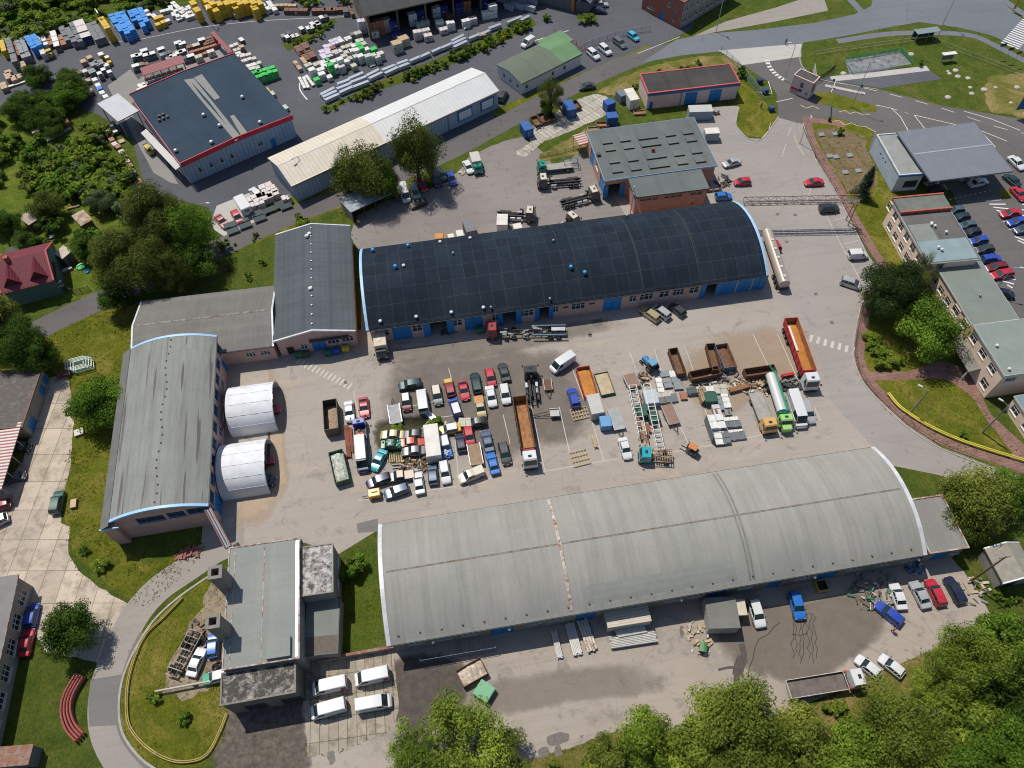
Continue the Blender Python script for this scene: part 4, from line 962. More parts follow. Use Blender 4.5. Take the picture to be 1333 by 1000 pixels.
bo,bi=house('boiler_house','grey roofed boiler house between the service road and the courtyard','building',(289,873.5),(390.3,857.5),(299.5,713.5),7.0,'flat','u',1,GREYW,R_BOIL,.15,[('W','w',3+i*4,3,2,2,3)for i in range(3)]+[('E','w',10+i*3,4.6,2,1.4,3)for i in range(3)],parapet=(.18,.1,RUSTY))
Lb,Db=bi['L'],bi['D']
for x in(.08,.50):
 mb=MB();mb.box(Lb*x-.07,Lb*x+.07,.4,Db-.4,7.121,7.16);mb.build('roof_joint',RUSTY,bo)
mb=MB();mb.box(Lb*.58,Lb*.9,.3,3.0,7.121,7.7);mb.build('roof_hatch',R_BOIL,bo)
mb=MB();mb.box(Lb*.955,Lb-.1,.2,Db-.3,7.121,7.17);mb.build('edge_strip',GALV,bo)
for(px,py)in((280,745),(277,809)):
 c=P(px,py,12.0)
 t=thing('chimney','square concrete chimney at the %s of the boiler house, open at the top'%('back corner' if py<780 else 'middle'),'chimney',(c.x,c.y,0),bi['rz'])
 mb=MB();r0,r1=.95,.85
 mb.loft([[(-r0,-r0,0),(r0,-r0,0),(r0,r0,0),(-r0,r0,0)],[(-r1,-r1,12),(r1,-r1,12),(r1,r1,12),(-r1,r1,12)],[(-.5,-.5,12),(.5,-.5,12),(.5,.5,12),(-.5,.5,12)],[(-.5,-.5,10),(.5,-.5,10),(.5,.5,10),(-.5,.5,10)]],0,False,True)
 mb.build('shaft',GREYC,t)
 mb=MB()
 for(a0,a1,b0,b1)in((-.99,.99,-.99,-.52),(-.99,.99,.52,.99),(-.99,-.52,-.515,.515),(.52,.99,-.515,.515)):mb.box(a0,a1,b0,b1,11.75,12.1)
 mb.build('cap',mat('cap_concrete',(.20,.185,.16),.95,.2),t)
house('boiler_annexe','grimy white roofed annexe at the back corner of the boiler house','building',(391.5,777.5),(434.5,771.5),(387.8,713.5),6.3,'flat','u',1,GREYW,R_DIRTY,.1,[('E','w',1.5,2.5,1.8,1.2,2),('E','w',5,2.5,1.8,1.2,2)],parapet=(.2,.12,GREYW))
la,lai=house('boiler_lean_to','low grey green roofed lean-to sunk between boiler house and courtyard','building',(394,855.5),(440.5,851),(392,782),3.2,'flat','u',1,GREYW,mat('roof_lean_green',(.165,.185,.165),.88,.1,.4),.1,(),parapet=(.15,.06,TRIMD))
mb=MB();mb.box(.1,lai['L']-.1,.1,2.6,3.321,3.33);mb.build('roof_section',mat('roof_brown_felt',(.12,.10,.085),.9,.2),la)
sb,sbi=house('coal_bunker','blackened flat roofed bunker block at the front of the boiler house','building',(286.5,920),(386,902),(288,876.5),5.9,'flat','u',1,mat('wall_stained',(.14,.125,.105),.95,.3,.8),R_BLACK,.15,[('S','x',2,0,3,3.2,SHADEIN),('S','x',7,0,3,3.2,SHADEIN)],parapet=(.25,.15,GREYC))
R_LEFT=rusty('roof_mossy_felt',(.075,.062,.056),(.125,.11,.10),.56)
lg,lgi=house('garage_block','grey garage block with dark mottled roof and blue doors by the concrete forecourt','garage',(-42,562),(29.7,557),(-14,484.5),3.5,'flat','u',1,GREYW,R_LEFT,.2,[('E','g',.8,0,2.4,2.4),('E','g',8,.6,1.8,1.8),('E','g',10.3,.6,1.8,1.8)],parapet=(.2,.08,mat('edge_brown',(.17,.09,.065),.8)))
cn,cni=house('car_canopy','red and white striped canopy over parked cars at the left edge','canopy',(-60,646),(4.4,640),(-37,558),3.0,'mono','v',.5,WHITEW,ribmat('canopy_red_white',(.58,.54,.52),.62,1,(.30,.11,.095),.7),.1,(),open_sides='SNWE')
mb=MB()
for i in range(5):y=.3+(cni['D']-.6)*i/4;mb.box(cni['L']-.2,cni['L']-.08,y-.06,y+.06,0,3.4)
mb.build('posts',STEEL,cn)
ll,lli=house('hall','long grey hall with a row of dark windows at the lower left edge','hall',(-115,990),(-24,975),(-66,762),4.6,'flat','u',1,GREYW,mat('roof_plain_grey',(.19,.185,.175),.88,.15,.35),.25,[('E','w',1.5+i*3.7,1.3,2.4,1.9,3)for i in range(6)],fascia=(RUSTY,.2))
rs_,rsi=house('rusty_shed','low shed with a rust brown sheet roof at the lower left corner','shed',(-22,1001),(37.5,996),(-19,974),2.6,'flat','u',1,DGREYW,rusty('roof_rust_sheet',(.22,.17,.14),(.20,.085,.05),.46),.15,())
R_RED=ribmat('roof_red_tile',(.16,.022,.032),.35,0,(.13,.016,.025),.5,0,.5)
rh,rhi=house('red_roof_house','sea green house with crimson roof and dormers at the left edge','house',(0,382),(70,364),(-19,336),4.6,'gable','u',2.6,GREENW,R_RED,.4,[('S','w',9,2.2,1.2,1.2,2),('E','w',3,1.2,1.2,1.2,2)],TRIMP,.25,TRIMP)
for x in(2.2,7.0):
 mb=MB();Lr,Dr=rhi['L'],rhi['D']
 y0,y1=.4,Dr*.5
 p=[(x-1.7,y0,5.0),(x+1.7,y0,5.0),(x,y0,7.0),(x-1.7,y1,6.2),(x+1.7,y1,6.2),(x,y1+.6,7.25)]
 mb.add(p,[(0,2,5,3),(1,4,5,2)]);d_=mb.build('dormer',R_RED,rh)
 mb=MB();mb.add([(x-1.6,y0+.05,4.9),(x+1.6,y0+.05,4.9),(x,y0+.05,6.9)],[(0,1,2)]);mb.build('dormer_face',mat('dormer_dark',(.10,.014,.02),.7),d_)
mb=MB();mb.box(2,2.8,Dr*.5-.4,Dr*.5+.4,6.5,8.2);mb.build('chimney',BRICKW,rh)
hx,hxi=house('house_extension','low red roofed extension on the garden side of the sea green house','building',(52,368),(74,363),(48,351),3.2,'mono','u',.8,GREENW,R_RED,.2,())
def shed(label,A,B,C,h,m,wallm,cat='shed'):
 r,i_=house('garden_shed',label,cat,A,B,C,h,'mono','u',.35,wallm,m,.2,[('S','d',.5,0,.8,1.8)],gate=mat('door_wood',(.16,.11,.07),.8))
 return r
WOODW=mat('wall_wood_dark',(.10,.075,.05),.9,.3,1.5)
shed('garden shed with pale board roof, farthest left of the allotment sheds',(37.6,294),(55,282.5),(24.8,286.4),2.3,mat('roof_boards_pale',(.34,.29,.24),.85,.15,1),WOODW)
shed('garden shed with patchy rusty and white roof among the bushes',(105.7,295),(121,286.4),(96,282.4),2.3,rusty('roof_patchy',(.40,.36,.30),(.22,.11,.04),.48),WOODW)
shed('garden shed with cream roof by the green slide',(81.6,337.6),(94.4,327),(73,331),2.4,mat('roof_cream',(.50,.44,.34),.85,.15,1),mat('wall_grey_wood',(.20,.19,.16),.9,.2))
shed('small olive roofed shed behind the red roofed house',(11,337),(27,331),(5,328),2.6,mat('roof_olive',(.075,.085,.065),.9,.2),WOODW)
R_SHD=mat('roof_fibre_cement',(.25,.235,.195),.9,.2,.9)
house('shed','grey fibre cement roofed shed below the trees at the right edge','shed',(1306,760),(1352,752),(1291,712),2.9,'gable','v',1.2,GREYW,R_SHD,.25,[('S','g',1,0,2,2.2)],TRIMW,.15,gate=mat('door_dark',(.05,.055,.06),.8))
cpp,cpi=house('open_shed','open fronted shed with weathered metal roof below the willow','shed',(456.6,277.5),(518.6,248.5),(441,257),3.2,'mono','u',-.5,mat('wall_shed_tan',(.30,.26,.20),.9,.2),rusty('roof_zinc_patina',(.26,.32,.36),(.10,.085,.075),.56),.2,(),open_sides='S')
mb=MB()
for i in range(5):x=.1+i*(cpi['L']-.3)/4;mb.box(x,x+.12,.05,.17,0,3.2)
mb.build('posts',TRIMD,cpp)
def tent(label,pe,Lt,W,H):
 c=P(*pe);t=thing('tent',label,'tent',(c.x,c.y,0),0,'white storage tents beside the pink hall')
 n=14
 def arc(k,o=0):
  a=pi*k/n;return(W/2-cos(a)*(W/2+o),(H+o)*sin(a)**.8 if 0<k<n else 0)
 mb=MB();rings=[]
 for i in range(9):
  x=-Lt+Lt*i/8;sag=.06*sin(i*pi)+(.05 if i%2 else 0)
  rings.append([(x,arc(k,-sag if 0<k<n else 0)[0],arc(k,-sag if 0<k<n else 0)[1])for k in range(n+1)]+[(x,arc(n-k,-.12)[0],max(arc(n-k,-.12)[1],0))for k in range(n+1)])
 mb.loft(rings);mb.build('cover',mat('tent_fabric',(.62,.635,.66),.7,.12,.5),t,smooth=.5)
 mb=MB()
 for k in range(2,n,2):mb.bar((-Lt+.02,*arc(k,.0)),(-.02,*arc(k,.0)),.04,.04)
 mb.build('seams',mat('tent_seam',(.58,.595,.62),.7,.1),t)
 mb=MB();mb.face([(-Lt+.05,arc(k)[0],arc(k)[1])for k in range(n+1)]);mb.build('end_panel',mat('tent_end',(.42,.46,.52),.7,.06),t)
 mb=MB()
 for k in range(n):mb.bar((.02,*arc(k,.02)),(.02,*arc(k+1,.02)),.12)
 mb.build('front_hoop',GALV,t);return t
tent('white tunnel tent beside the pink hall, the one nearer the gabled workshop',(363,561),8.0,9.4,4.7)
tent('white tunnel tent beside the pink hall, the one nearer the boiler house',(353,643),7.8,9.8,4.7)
# ================================================================ vehicles
TYRE=mat('tyre_rubber',(.014,.014,.014),.9,.2)
RIM=mat('wheel_rim',(.32,.33,.34),.35,.1,1,.7)
CGLASS=glassmat('car_glass',(.012,.024,.028),.05)  # teal sky reflection partly put into the glass colour
LAMPW=mat('headlamp_lens',(.62,.64,.66),.15,.05)
LAMPR=mat('tail_lamp_lens',(.30,.008,.008),.2,.1)
PLATE=mat('plate_white',(.6,.6,.58),.6,.05)
PLASTIC=mat('black_plastic',(.02,.02,.021),.6,.2)
CARCOL=dict(red=(.40,.012,.03),crimson=(.24,.008,.018),darkred=(.13,.008,.012),orange=(.50,.085,.04),blue=(.012,.05,.34),bright=(.01,.13,.48),navy=(.012,.018,.055),sky=(.05,.38,.56),turq=(.0,.30,.36),white=(.58,.59,.60),cream=(.55,.50,.40),silver=(.40,.41,.43),grey=(.13,.135,.14),dark=(.030,.033,.038),black=(.010,.011,.013),teal=(.010,.035,.042),green=(.012,.075,.05),champagne=(.38,.31,.17),beige=(.42,.30,.21),steel=(.075,.11,.17),yellow=(.55,.36,.03),salmon=(.40,.09,.065))
def cpaint(k):return paint('paint_'+k,CARCOL[k],.25 if k in('silver','grey','steel','champagne','teal','navy')else 0)
KIND={'hatch':(4.0,1.72,.90,1.48,.88,(.03,.12,.56,.75)),'sedan':(4.5,1.76,.90,1.44,.86,(.17,.29,.57,.73)),'estate':(4.65,1.78,.92,1.50,.88,(.02,.09,.57,.74)),'suv':(4.6,1.86,1.05,1.72,1.03,(.02,.09,.58,.74)),'mpv':(4.4,1.80,1.0,1.68,.98,(.02,.07,.60,.84)),'coupe':(4.2,1.74,.84,1.30,.80,(.10,.32,.52,.70)),'smallvan':(4.3,1.76,1.05,1.84,.98,(.01,.03,.62,.82)),'van':(5.4,1.95,1.15,2.15,1.08,(.005,.02,.74,.90)),'longvan':(6.9,2.05,1.25,2.6,1.15,(.005,.015,.80,.92)),'pickup':(4.9,1.82,1.0,1.66,1.0,(.38,.41,.62,.76)),}
CARPROTO={}
def wheel(t,x,y,r=.32,wd=.22,n=14):
 mb=MB();mb.cyl((x,y-wd/2,r),(x,y+wd/2,r),r,None,n);o=mb.build('wheel',TYRE,t,smooth=.6)
 sg=1 if y>0 else-1
 mb=MB();mb.cyl((x,y+sg*(wd/2-.01),r),(x,y+sg*(wd/2+.012),r),r*.62,r*.5,10);mb.build('rim',RIM,o)
def make_car(kind):
 Lc,W,zb,zr,zh,(a0,a1,a2,a3)=KIND[kind]
 t=thing('car',None,None)
 X=lambda f:-Lc/2+Lc*f
 hw=W/2
 top=lambda f:zb if f<a3-.04 else zh-(zh-zh*.82)*((f-a3+.04)/(1.04-a3))**2
 rings=[]
 for f,wk,zt,z0 in((0,.84,zb-.14,.42),(.012,.93,zb-.03,.30),(.05,.98,zb,.24),(.18,1,zb,.22),(.4,1,zb,.2),(a3-.05,1,zb,.2),(a3+.05,.995,zh,.2),(.88,.975,top(.88),.22),(.96,.92,top(.96)-.02,.26),(.99,.82,top(.99)-.09,.32),(1.0,.70,top(1)-.16,.38)):
  x=X(f);w_=hw*wk
  rings.append([(x,-w_*.93,z0),(x,-w_,z0+.12),(x,-w_,zt-.22),(x,-w_*.965,zt-.06),(x,-w_*.88,zt),(x,w_*.88,zt),(x,w_*.965,zt-.06),(x,w_,zt-.22),(x,w_,z0+.12),(x,w_*.93,z0)])
 mb=MB();mb.loft(rings)
 wb,wt=hw*.90,hw*(.74 if kind not in('van','longvan','smallvan')else .86)
 g=[[(X(a0),-wb,zb-.02),(X(a0),wb,zb-.02)],[(X(a1),-wt,zr-.05),(X(a1),wt,zr-.05)],[(X(a2),-wt,zr-.04),(X(a2),wt,zr-.04)],[(X(a3),-wb,zh-.02),(X(a3),wb,zh-.02)]]
 e=.03
 rr=[]
 for f,dz,k in((a1-.012,-.03,.96),(a1+.03,.0,1),((a1+a2)/2,.035,1),(a2-.03,.005,1),(a2+.012,-.03,.96)):
  x=X(f);w_=(wt+e)*k;z=zr+dz
  rr.append([(x,-w_,z-.06),(x,-w_*.9,z),(x,w_*.9,z),(x,w_,z-.06)])
 mb.loft(rr)
 for s in(-1,1):
  mb.bar((X(a0),s*wb,zb),(X(a1),s*wt,zr-.05),.10,.07);mb.bar((X(a3),s*wb,zh),(X(a2),s*wt,zr-.05),.07,.06)
  for q in((a1*.45+a2*.55),(a1*.8+a2*.2)):
   if kind in('pickup',)and q<.5:continue
   mb.bar((X(q),s*(wb+.005),zb-.02),(X(q-.01),s*(wt+.012),zr-.05),.09,.05)
  if kind in('van','longvan','smallvan'):
   x0,x1=X(a0),X(.60)
   mb.loft([[(x0,s*(wb+.03),zb-.05),(x1,s*(wb+.03),zb-.05),(x1,s*(wt+.03),zr-.05),(x0,s*(wt+.03),zr-.05)],[(x0,s*(wb-.03),zb-.05),(x1,s*(wb-.03),zb-.05),(x1,s*(wt-.03),zr-.05),(x0,s*(wt-.03),zr-.05)]])
 body=mb.build('body',[cpaint('white')],t,smooth=.55)
 mb=MB();mb.loft([[(p[0][0],p[0][1],p[0][2]),(p[1][0],p[1][1],p[1][2])][::1]+[]for p in g],0,False,False,False)
 for s in(0,1):
  mb.face([g[0][s],g[1][s],g[2][s],g[3][s]])
 mb.build('windows',CGLASS,t)
 if kind=='pickup':
  mb=MB();mb.box(X(.02),X(.36),-hw*.82,hw*.82,zb-.005,zb+.012);mb.build('cargo_bed',PLASTIC,t)
 for s in(-1,1):
  wheel(t,X(.18),s*(hw-.10),.33 if kind in('suv','van','longvan','pickup')else .30);wheel(t,X(.82),s*(hw-.10),.33 if kind in('suv','van','longvan','pickup')else .30)
  mb=MB();x=X(.975);mb.bevbox(x-.16,x+.03,s*hw*.72-.17,s*hw*.72+.17,top(.97)-.22,top(.97)-.05,.03);mb.build('headlight',LAMPW,t)
  mb=MB();x=X(.0);mb.bevbox(x-.012,x+.10,s*hw*.76-.12,s*hw*.76+.12,zb-.30,zb-.10,.02);mb.build('taillight',LAMPR,t)
  mb=MB();x=X(a3-.05);mb.bevbox(x-.08,x+.08,s*(hw+.10)-.09,s*(hw+.10)+.09,zb+.02,zb+.16,.03);mb.build('mirror',PLASTIC,t)
 mb=MB();mb.box(X(1)-.02,X(1)+.035,-.26,.26,.42,.53);mb.build('number_plate',PLATE,t)
 return t
def car(kind,rear,front,col,label,cat='car',group=None,z=.75,name=None,y0=0):
 if kind not in CARPROTO:
  pr=CARPROTO[kind]=make_car(kind)
  for q in[pr]+list(pr.children_recursive):COL.objects.unlink(q)
 o=dup(CARPROTO[kind])
 a,b=P(*rear,z),P(*front,z)
 c=(a+b)/2;d=b-a
 Lc=KIND[kind][0];k=min(1.07,max(.93,d.length/Lc))
 o.location=(c.x,c.y,y0);o.rotation_euler=(0,0,atan2(d.y,d.x));o.scale=(k,(1+k)/2,1)
 for ch in o.children:
  if ch.name.split('.')[0]=='body':setmat(ch,cpaint(col))
 nm=name or{'van':'van','longvan':'van','smallvan':'van','pickup':'pickup_truck'}.get(kind,'car')
 o.name=nm
 if 'group' in o:del o['group']
 tag(o,label,cat if cat!='car' else{'van':'van','pickup_truck':'pickup truck'}.get(nm,'car'),group)
 return o
def paintpart(o,part,m,slot=0):
 for ch in o.children:
  if ch.name.split('.')[0]==part:setmat(ch,m,slot)
GY='cars parked in the yard'
car('estate',(549,498),(518,503),'teal','dark teal estate parked lengthwise alone at the top left of the yard rows',group=GY)
car('coupe',(472.5,517),(475,543),'red','red small car just below the start of the yard rows, bonnet towards the viewer',group=GY)
car('sedan',(453,522),(456,549),'silver','silver saloon beside the tall open scrap container',group=GY)
o=car('hatch',(527.5,512),(530,534),'darkred','small dark red car with a white roof beside the white camper van',group=GY)
mbx=MB();mbx.bevbox(-1.5,.25,-.62,.62,1.47,1.53,.03);mbx.build('white_roof',cpaint('white'),o)
car('van',(552,536),(548,508),'white','boxy greyish white van in the second yard row',group=GY)
o=car('hatch',(566.5,501),(571,527),'grey','grey hatchback with cream roof beside the boxy white van',group=GY)
mbx=MB();mbx.bevbox(-1.5,.25,-.62,.62,1.47,1.53,.03);mbx.build('cream_roof',cpaint('cream'),o)
o=car('hatch',(588,516),(582.5,493),'crimson','dark red hatchback with a yellow bonnet',group=GY)
mbx=MB();mbx.bevbox(1.05,1.9,-.7,.7,.84,.9,.03);mbx.build('yellow_bonnet',cpaint('yellow'),o)
car('coupe',(601,495),(606.5,520),'red','red sporty car right of the yellow bonneted hatchback',group=GY)
car('estate',(622.5,512),(617,484.5),'teal','dark teal estate with red tail lamp between the two red cars',group=GY)
car('hatch',(636,480),(641,502.5),'red','red hatchback in the top row above the white saloon',group=GY)
car('sedan',(659.5,496),(652.5,472),'dark','charcoal saloon in the top row next to the red hatchback',group=GY)
car('sedan',(636.5,502.5),(642,529),'white','white saloon below the red hatchback of the top row',group=GY)
car('hatch',(655,499),(660,526),'white','white hatchback below the charcoal saloon',group=GY)
o=car('mpv',(596.5,542),(589,519),'blue','blue people carrier with a white roof in the third yard row',group=GY)
mbx=MB();mbx.bevbox(-1.9,.42,-.66,.66,1.67,1.73,.03);mbx.build('white_roof',cpaint('white'),o)
o=car('pickup',(622.5,517),(627.5,542),'champagne','pale olive pickup with an orange board on its bed',group=GY)
paintpart(o,'cargo_bed',mat('board_orange',(.50,.25,.10),.8))
o=car('sedan',(598,556),(571,561),'yellow','wrecked car with yellow nose and white top among the scrap',group=GY)
mbx=MB();mbx.bevbox(-1.5,.4,-.68,.68,1.42,1.5,.04);mbx.build('white_roof',cpaint('white'),o)
car('hatch',(627,549),(613,551),'black','small black car tucked behind the pale yellow crate',group=GY)
car('hatch',(608.5,555),(613,580),'red','red car nose to nose with the brown flatbed trailer',group=GY)
car('hatch',(601.5,588),(598,564),'navy','navy hatchback between the stripped blue and white car and the flatbed',group=GY)
car('sedan',(638,588),(631,560),'steel','blue grey saloon parked above the bright blue car',group=GY)
car('sedan',(645.5,617),(637.5,589),'bright','bright blue saloon behind the blue grey saloon',group=GY)
car('estate',(653.5,576),(660.5,604),'dark','charcoal estate beside the bright blue saloon',group=GY)
o=car('pickup',(627,613),(599.5,624),'cream','cream pickup with a closed hardtop at the front edge of the rows',group=GY)
mbx=MB();mbx.bevbox(-2.4,-.5,-.8,.8,1.0,1.62,.06);mbx.build('hardtop',cpaint('cream'),o)
car('hatch',(564.5,631),(562,604.5),'steel','dark steel blue hatchback left of the white hatchback in the front row',group=GY)
car('estate',(576.5,600),(581.5,629),'white','white estate in the front row below the stripped blue and white car',group=GY)
car('sedan',(547,641),(543,616),'white','white saloon at the front edge by the brown old pickup',group=GY)
car('estate',(507,620.5),(478,631),'navy','navy estate parked lengthwise above the yellow compressor',group=GY)
o=car('pickup',(534.5,618),(509,622),'dark','old brown pickup with beige roof and bed',group=GY)
paintpart(o,'cargo_bed',cpaint('beige'))
mbx=MB();mbx.bevbox(-.5,.62,-.68,.68,1.64,1.70,.03);mbx.build('beige_roof',cpaint('beige'),o)
car('estate',(532,634),(500,645),'steel','dark blue estate parked lengthwise beside the yellow compressor',group=GY)
car('sedan',(498.5,588),(487,609.5),'turq','turquoise old saloon beside the white roofed navy van',group=GY)
car('sedan',(523,566),(498,566),'champagne','pale scrapped car lying in the weeds, top of the wreck row',group=GY)
o=car('sedan',(499,579),(524,578),'green','stripped green wreck with its engine bay open',group=GY)
rndv=random.Random(3)
mbx=MB()
for i in range(14):x=rndv.uniform(-1.9,1.9);mbx.cbox((x,rndv.uniform(-.6,.6),1.42 if-1<x<.2 else .9),(rndv.uniform(.2,.6),rndv.uniform(.15,.5),rndv.uniform(.06,.25)),0,rndv.uniform(0,3))
mbx.build('scrap_parts',mat('scrap_green',(.03,.30,.17),.6,.5,4),o)
car('sedan',(551,565),(527,566),'dark','dark grey wreck above the orange red saloon',group=GY)
car('sedan',(523,577),(551,574),'orange','orange red old saloon in the middle of the wreck row',group=GY)
car('sedan',(551,586),(526,588),'grey','slate grey wreck below the orange red saloon',group=GY)
o=car('sedan',(576,566),(583.5,595),'bright','stripped blue and white car beside the white box body',group=GY)
mbx=MB();mbx.bevbox(-1.7,.3,-.7,.7,1.42,1.5,.04);mbx.build('white_roof',cpaint('white'),o)
mbx=MB()
for i in range(12):mbx.cbox((rndv.uniform(.7,2.0),rndv.uniform(-.6,.6),.84),(rndv.uniform(.2,.5),rndv.uniform(.15,.4),rndv.uniform(.08,.25)),0,rndv.uniform(0,3))
mbx.build('engine_parts',mat('scrap_pale',(.32,.36,.42),.5,.5,4),o)
car('hatch',(750.5,531),(743,504),'blue','blue hatchback beside the red sand filled skip',group=GY)
car('van',(746,464),(718,482.5),'white','white van parked askew at the top of the yard beside the black tractor unit',group=GY)
car('sedan',(810,570),(818,597),'white','white saloon standing alone by the turquoise crane truck',group=GY)
car('longvan',(1029,513),(1044,557),'white','long white panel van beside the pale green tanker truck',group=GY)
car('estate',(1047,522),(1057,551),'silver','silver estate beside the long white van at the right end of the yard',group=GY)
car('estate',(858,417),(834,400),'champagne','champagne people carrier parked at an angle by the hangar wall',group=GY)
car('mpv',(870,413),(851,399),'silver','silver people carrier between the champagne and the dark car by the hangar',group=GY)
car('hatch',(889,409),(875,397),'dark','dark hatchback, rightmost of the three cars by the hangar wall',group=GY)
car('smallvan',(1104,332.5),(1130,331),'white','small white panel van facing the brick path')
car('mpv',(1095,364.5),(1121,373),'silver','silver people carrier at an angle beside the dark pine')
car('suv',(1067,272),(1092,270.5),'teal','dark car parked under the pipe bridge')
car('sedan',(1071,236),(1048.5,237.5),'red','red saloon by the brick path, farther right of the two red cars')
car('hatch',(977,235.5),(956,237),'red','red hatchback in the lane behind the dark hangar')
car('hatch',(931,256),(953,254.5),'bright','bright blue hatchback at the corner of the salmon wing')
car('sedan',(963,208.5),(942,214.5),'silver','silver grey saloon beside the skylight workshop')
car('hatch',(1013,326),(1004,311),'red','red hatchback hidden behind the silver tanker trailer')
for rr,ff,lb in(((451,888),(407,898),'white van on weathered slabs, left one of the back pair'),((506,876),(462,886),'white van on weathered slabs, right one of the back pair'),((449,917),(406,929),'white van on weathered slabs, left one of the front pair'),((464,920),(510,911.5),'white van facing right, on weathered slabs by the oily asphalt')):
 o=car('van',rr,ff,'white',lb,group='white vans parked on the slabs')
 if 'back pair' in lb:
  mbx=MB();mbx.box(-2.5,-1.75,.955,.975,.75,1.45);mbx.box(-2.5,-1.75,-.975,-.955,.75,1.45);mbx.build('red_logo',mat('decal_red',(.35,.02,.03),.5),o)
GS='cars parked in the south yard'
car('suv',(980,782.5),(990.5,815),'white','white estate beside the small cream roofed container',group=GS)
o=car('suv',(1033,772.5),(1042,804),'bright','blue off road car with open doors at the wet streaked asphalt',group=GS)
mbx=MB();mbx.box(.1,1.0,.95,1.0,.45,1.2,0,Matrix.Translation((.6,.45,0))@Matrix.Rotation(.9,4,'Z')@Matrix.Translation((-.6,-.9,0)));mbx.build('open_door',cpaint('bright'),o)
car('sedan',(1175.5,794),(1163,757.5),'white','white saloon, leftmost in the row of four parked by the annexe',group=GS)
car('sedan',(1207.5,792),(1189,756),'silver','silver saloon in the row of four parked by the annexe',group=GS)
car('estate',(1227,789),(1210,753.5),'red','bright red estate in the row of four parked by the annexe',group=GS)
car('estate',(1252.5,784.5),(1234,751.5),'navy','navy estate, rightmost in the row of four parked by the annexe',group=GS)
car('estate',(1174.5,812),(1141,785),'blue','deep blue estate parked askew beside the person in red',group=GS)
car('hatch',(1142,878),(1118,858),'white','white car with an open boot between flatbed lorry and trees',group=GS)
car('hatch',(1172,876),(1150,858),'white','white damaged car half under the trees',group=GS)
car('suv',(71.5,668),(77.5,639.5),'green','dark green off road car alone on the concrete forecourt')
car('hatch',(16,580),(36,582),'black','black car under the striped canopy, the one farthest from the viewer')
car('hatch',(8,624),(28,619),'dark','dark car under the striped canopy near its front post')
car('hatch',(10,655),(-12,662),'crimson','crimson car at the left edge beside the striped canopy')
car('hatch',(4,675),(-14,683),'silver','silver car cut off by the left edge below the crimson car')
car('sedan',(31,851),(37,822),'red','red saloon at the wall of the grey hall at lower left')
car('hatch',(39,812),(44,790),'blue','blue hatchback half under the round tree at lower left')
car('sedan',(249,878),(262,846),'white','white saloon beside the scrapped lorry chassis')
car('hatch',(277,852),(278,828),'bright','blue scrapped car below the chimney')
o=car('hatch',(293,878),(268,884),'white','white topped scrapped car with a green front against the bunker',group=None)
mbx=MB();mbx.bevbox(.8,1.95,-.8,.8,.5,.92,.05);mbx.build('green_front',mat('scrap_green',(.03,.30,.17),.6,.5,4),o)
GN='cars in the north lot'
car('sedan',(606,210),(613,224),'white','white car on the grass edge of the north lot',group=GN)
car('van',(524.5,245),(529,260),'white','white minibus beside the open shed under the willow',group=GN)
car('mpv',(538,243),(542.5,256),'silver','silver car beside the white minibus under the willow',group=GN)
car('coupe',(552,261.5),(536,267.5),'black','black car parked across the nose of the silver car',group=GN)
car('sedan',(544,233),(553,247),'red','red car under the willow edge',group=GN)
car('van',(563,224),(571,241),'navy','dark blue van in the tree shade of the north lot',group=GN)
car('hatch',(571,221),(578,234),'teal','dark teal car in the shade beside the dark blue van',group=GN)
car('hatch',(584,224),(591,239.5),'blue','blue car at the edge of the tree shade',group=GN)
car('sedan',(773,110.5),(755,113.5),'dark','dark saloon driving along the access road')
car('smallvan',(694,51),(680,60),'white','small white van behind the green roofed office')
car('suv',(651,131),(657.5,119.5),'dark','dark car at the gable end of the white warehouse')
GO='cars parked in front of the office fence'
car('suv',(767,66),(778,75.5),'white','white and red estate, first of two beside the red railing',group=GO)
car('suv',(782,60),(793.5,69.5),'white','white and red estate, second of two beside the red railing',group=GO)
car('estate',(800,50),(814,61),'grey','grey estate between the white estates and the sky blue car',group=GO)
car('hatch',(819,43),(830,51),'sky','sky blue hatchback beside the sliding gate',group=GO)
car('sedan',(773,13),(787,13.5),'navy','dark blue car beside the dark grey depot',group=GO)
car('sedan',(775,5),(789,5),'silver','silver car behind the dark blue one at the depot',group=GO)
car('coupe',(281.5,280),(295,295),'salmon','orange red car on display beside the lamp post by the store')
car('hatch',(304,275),(313,289),'red','red car on display beside the white box trailer')
car('hatch',(336,254),(328,246),'white','white car with dark roof behind the white pallets')
car('pickup',(145,160),(152,172),'black','black pickup with a covered bed at the hedge of the store yard')
GP='cars in the office car park'
for i,(x,y,col,lb)in enumerate([(1243.5,273.5,'steel','steel blue car, first in the row along the office roof'),(1251,282.5,'teal','dark teal car, second in the row along the office roof'),(1259,293,'steel','blue grey car, third in the row along the office roof'),(1265,302,'black','black car, fourth in the row along the office roof'),(1274,313,'blue','deep blue car with a light roof shine, fifth in the row'),(1282,324,'dark','charcoal car beside the royal blue estate in the office row')]):
 car('hatch',(x+9,y-.8),(x-8.5,y+.8),col,lb,group=GP)
car('estate',(1279,338),(1302,334.5),'blue','royal blue estate between the charcoal and the dark red car',group=GP)
car('estate',(1309,346),(1285,349),'darkred','dark red estate between royal blue and bright red car',group=GP)
car('estate',(1318,354),(1291,359),'red','bright red estate, last of the row along the office roof',group=GP)
car('hatch',(1303,381),(1315,383),'navy','navy car alone beyond the hatched triangle',group=GP)
car('sedan',(1329,275.5),(1303,279),'red','red saloon at the tip of the striped island',group=GP)
car('sedan',(1338,286),(1312,290),'blue','blue saloon below the red saloon at the island',group=GP)
car('sedan',(1346,296),(1321,300),'steel','dark steel blue car at the right edge of the car park',group=GP)
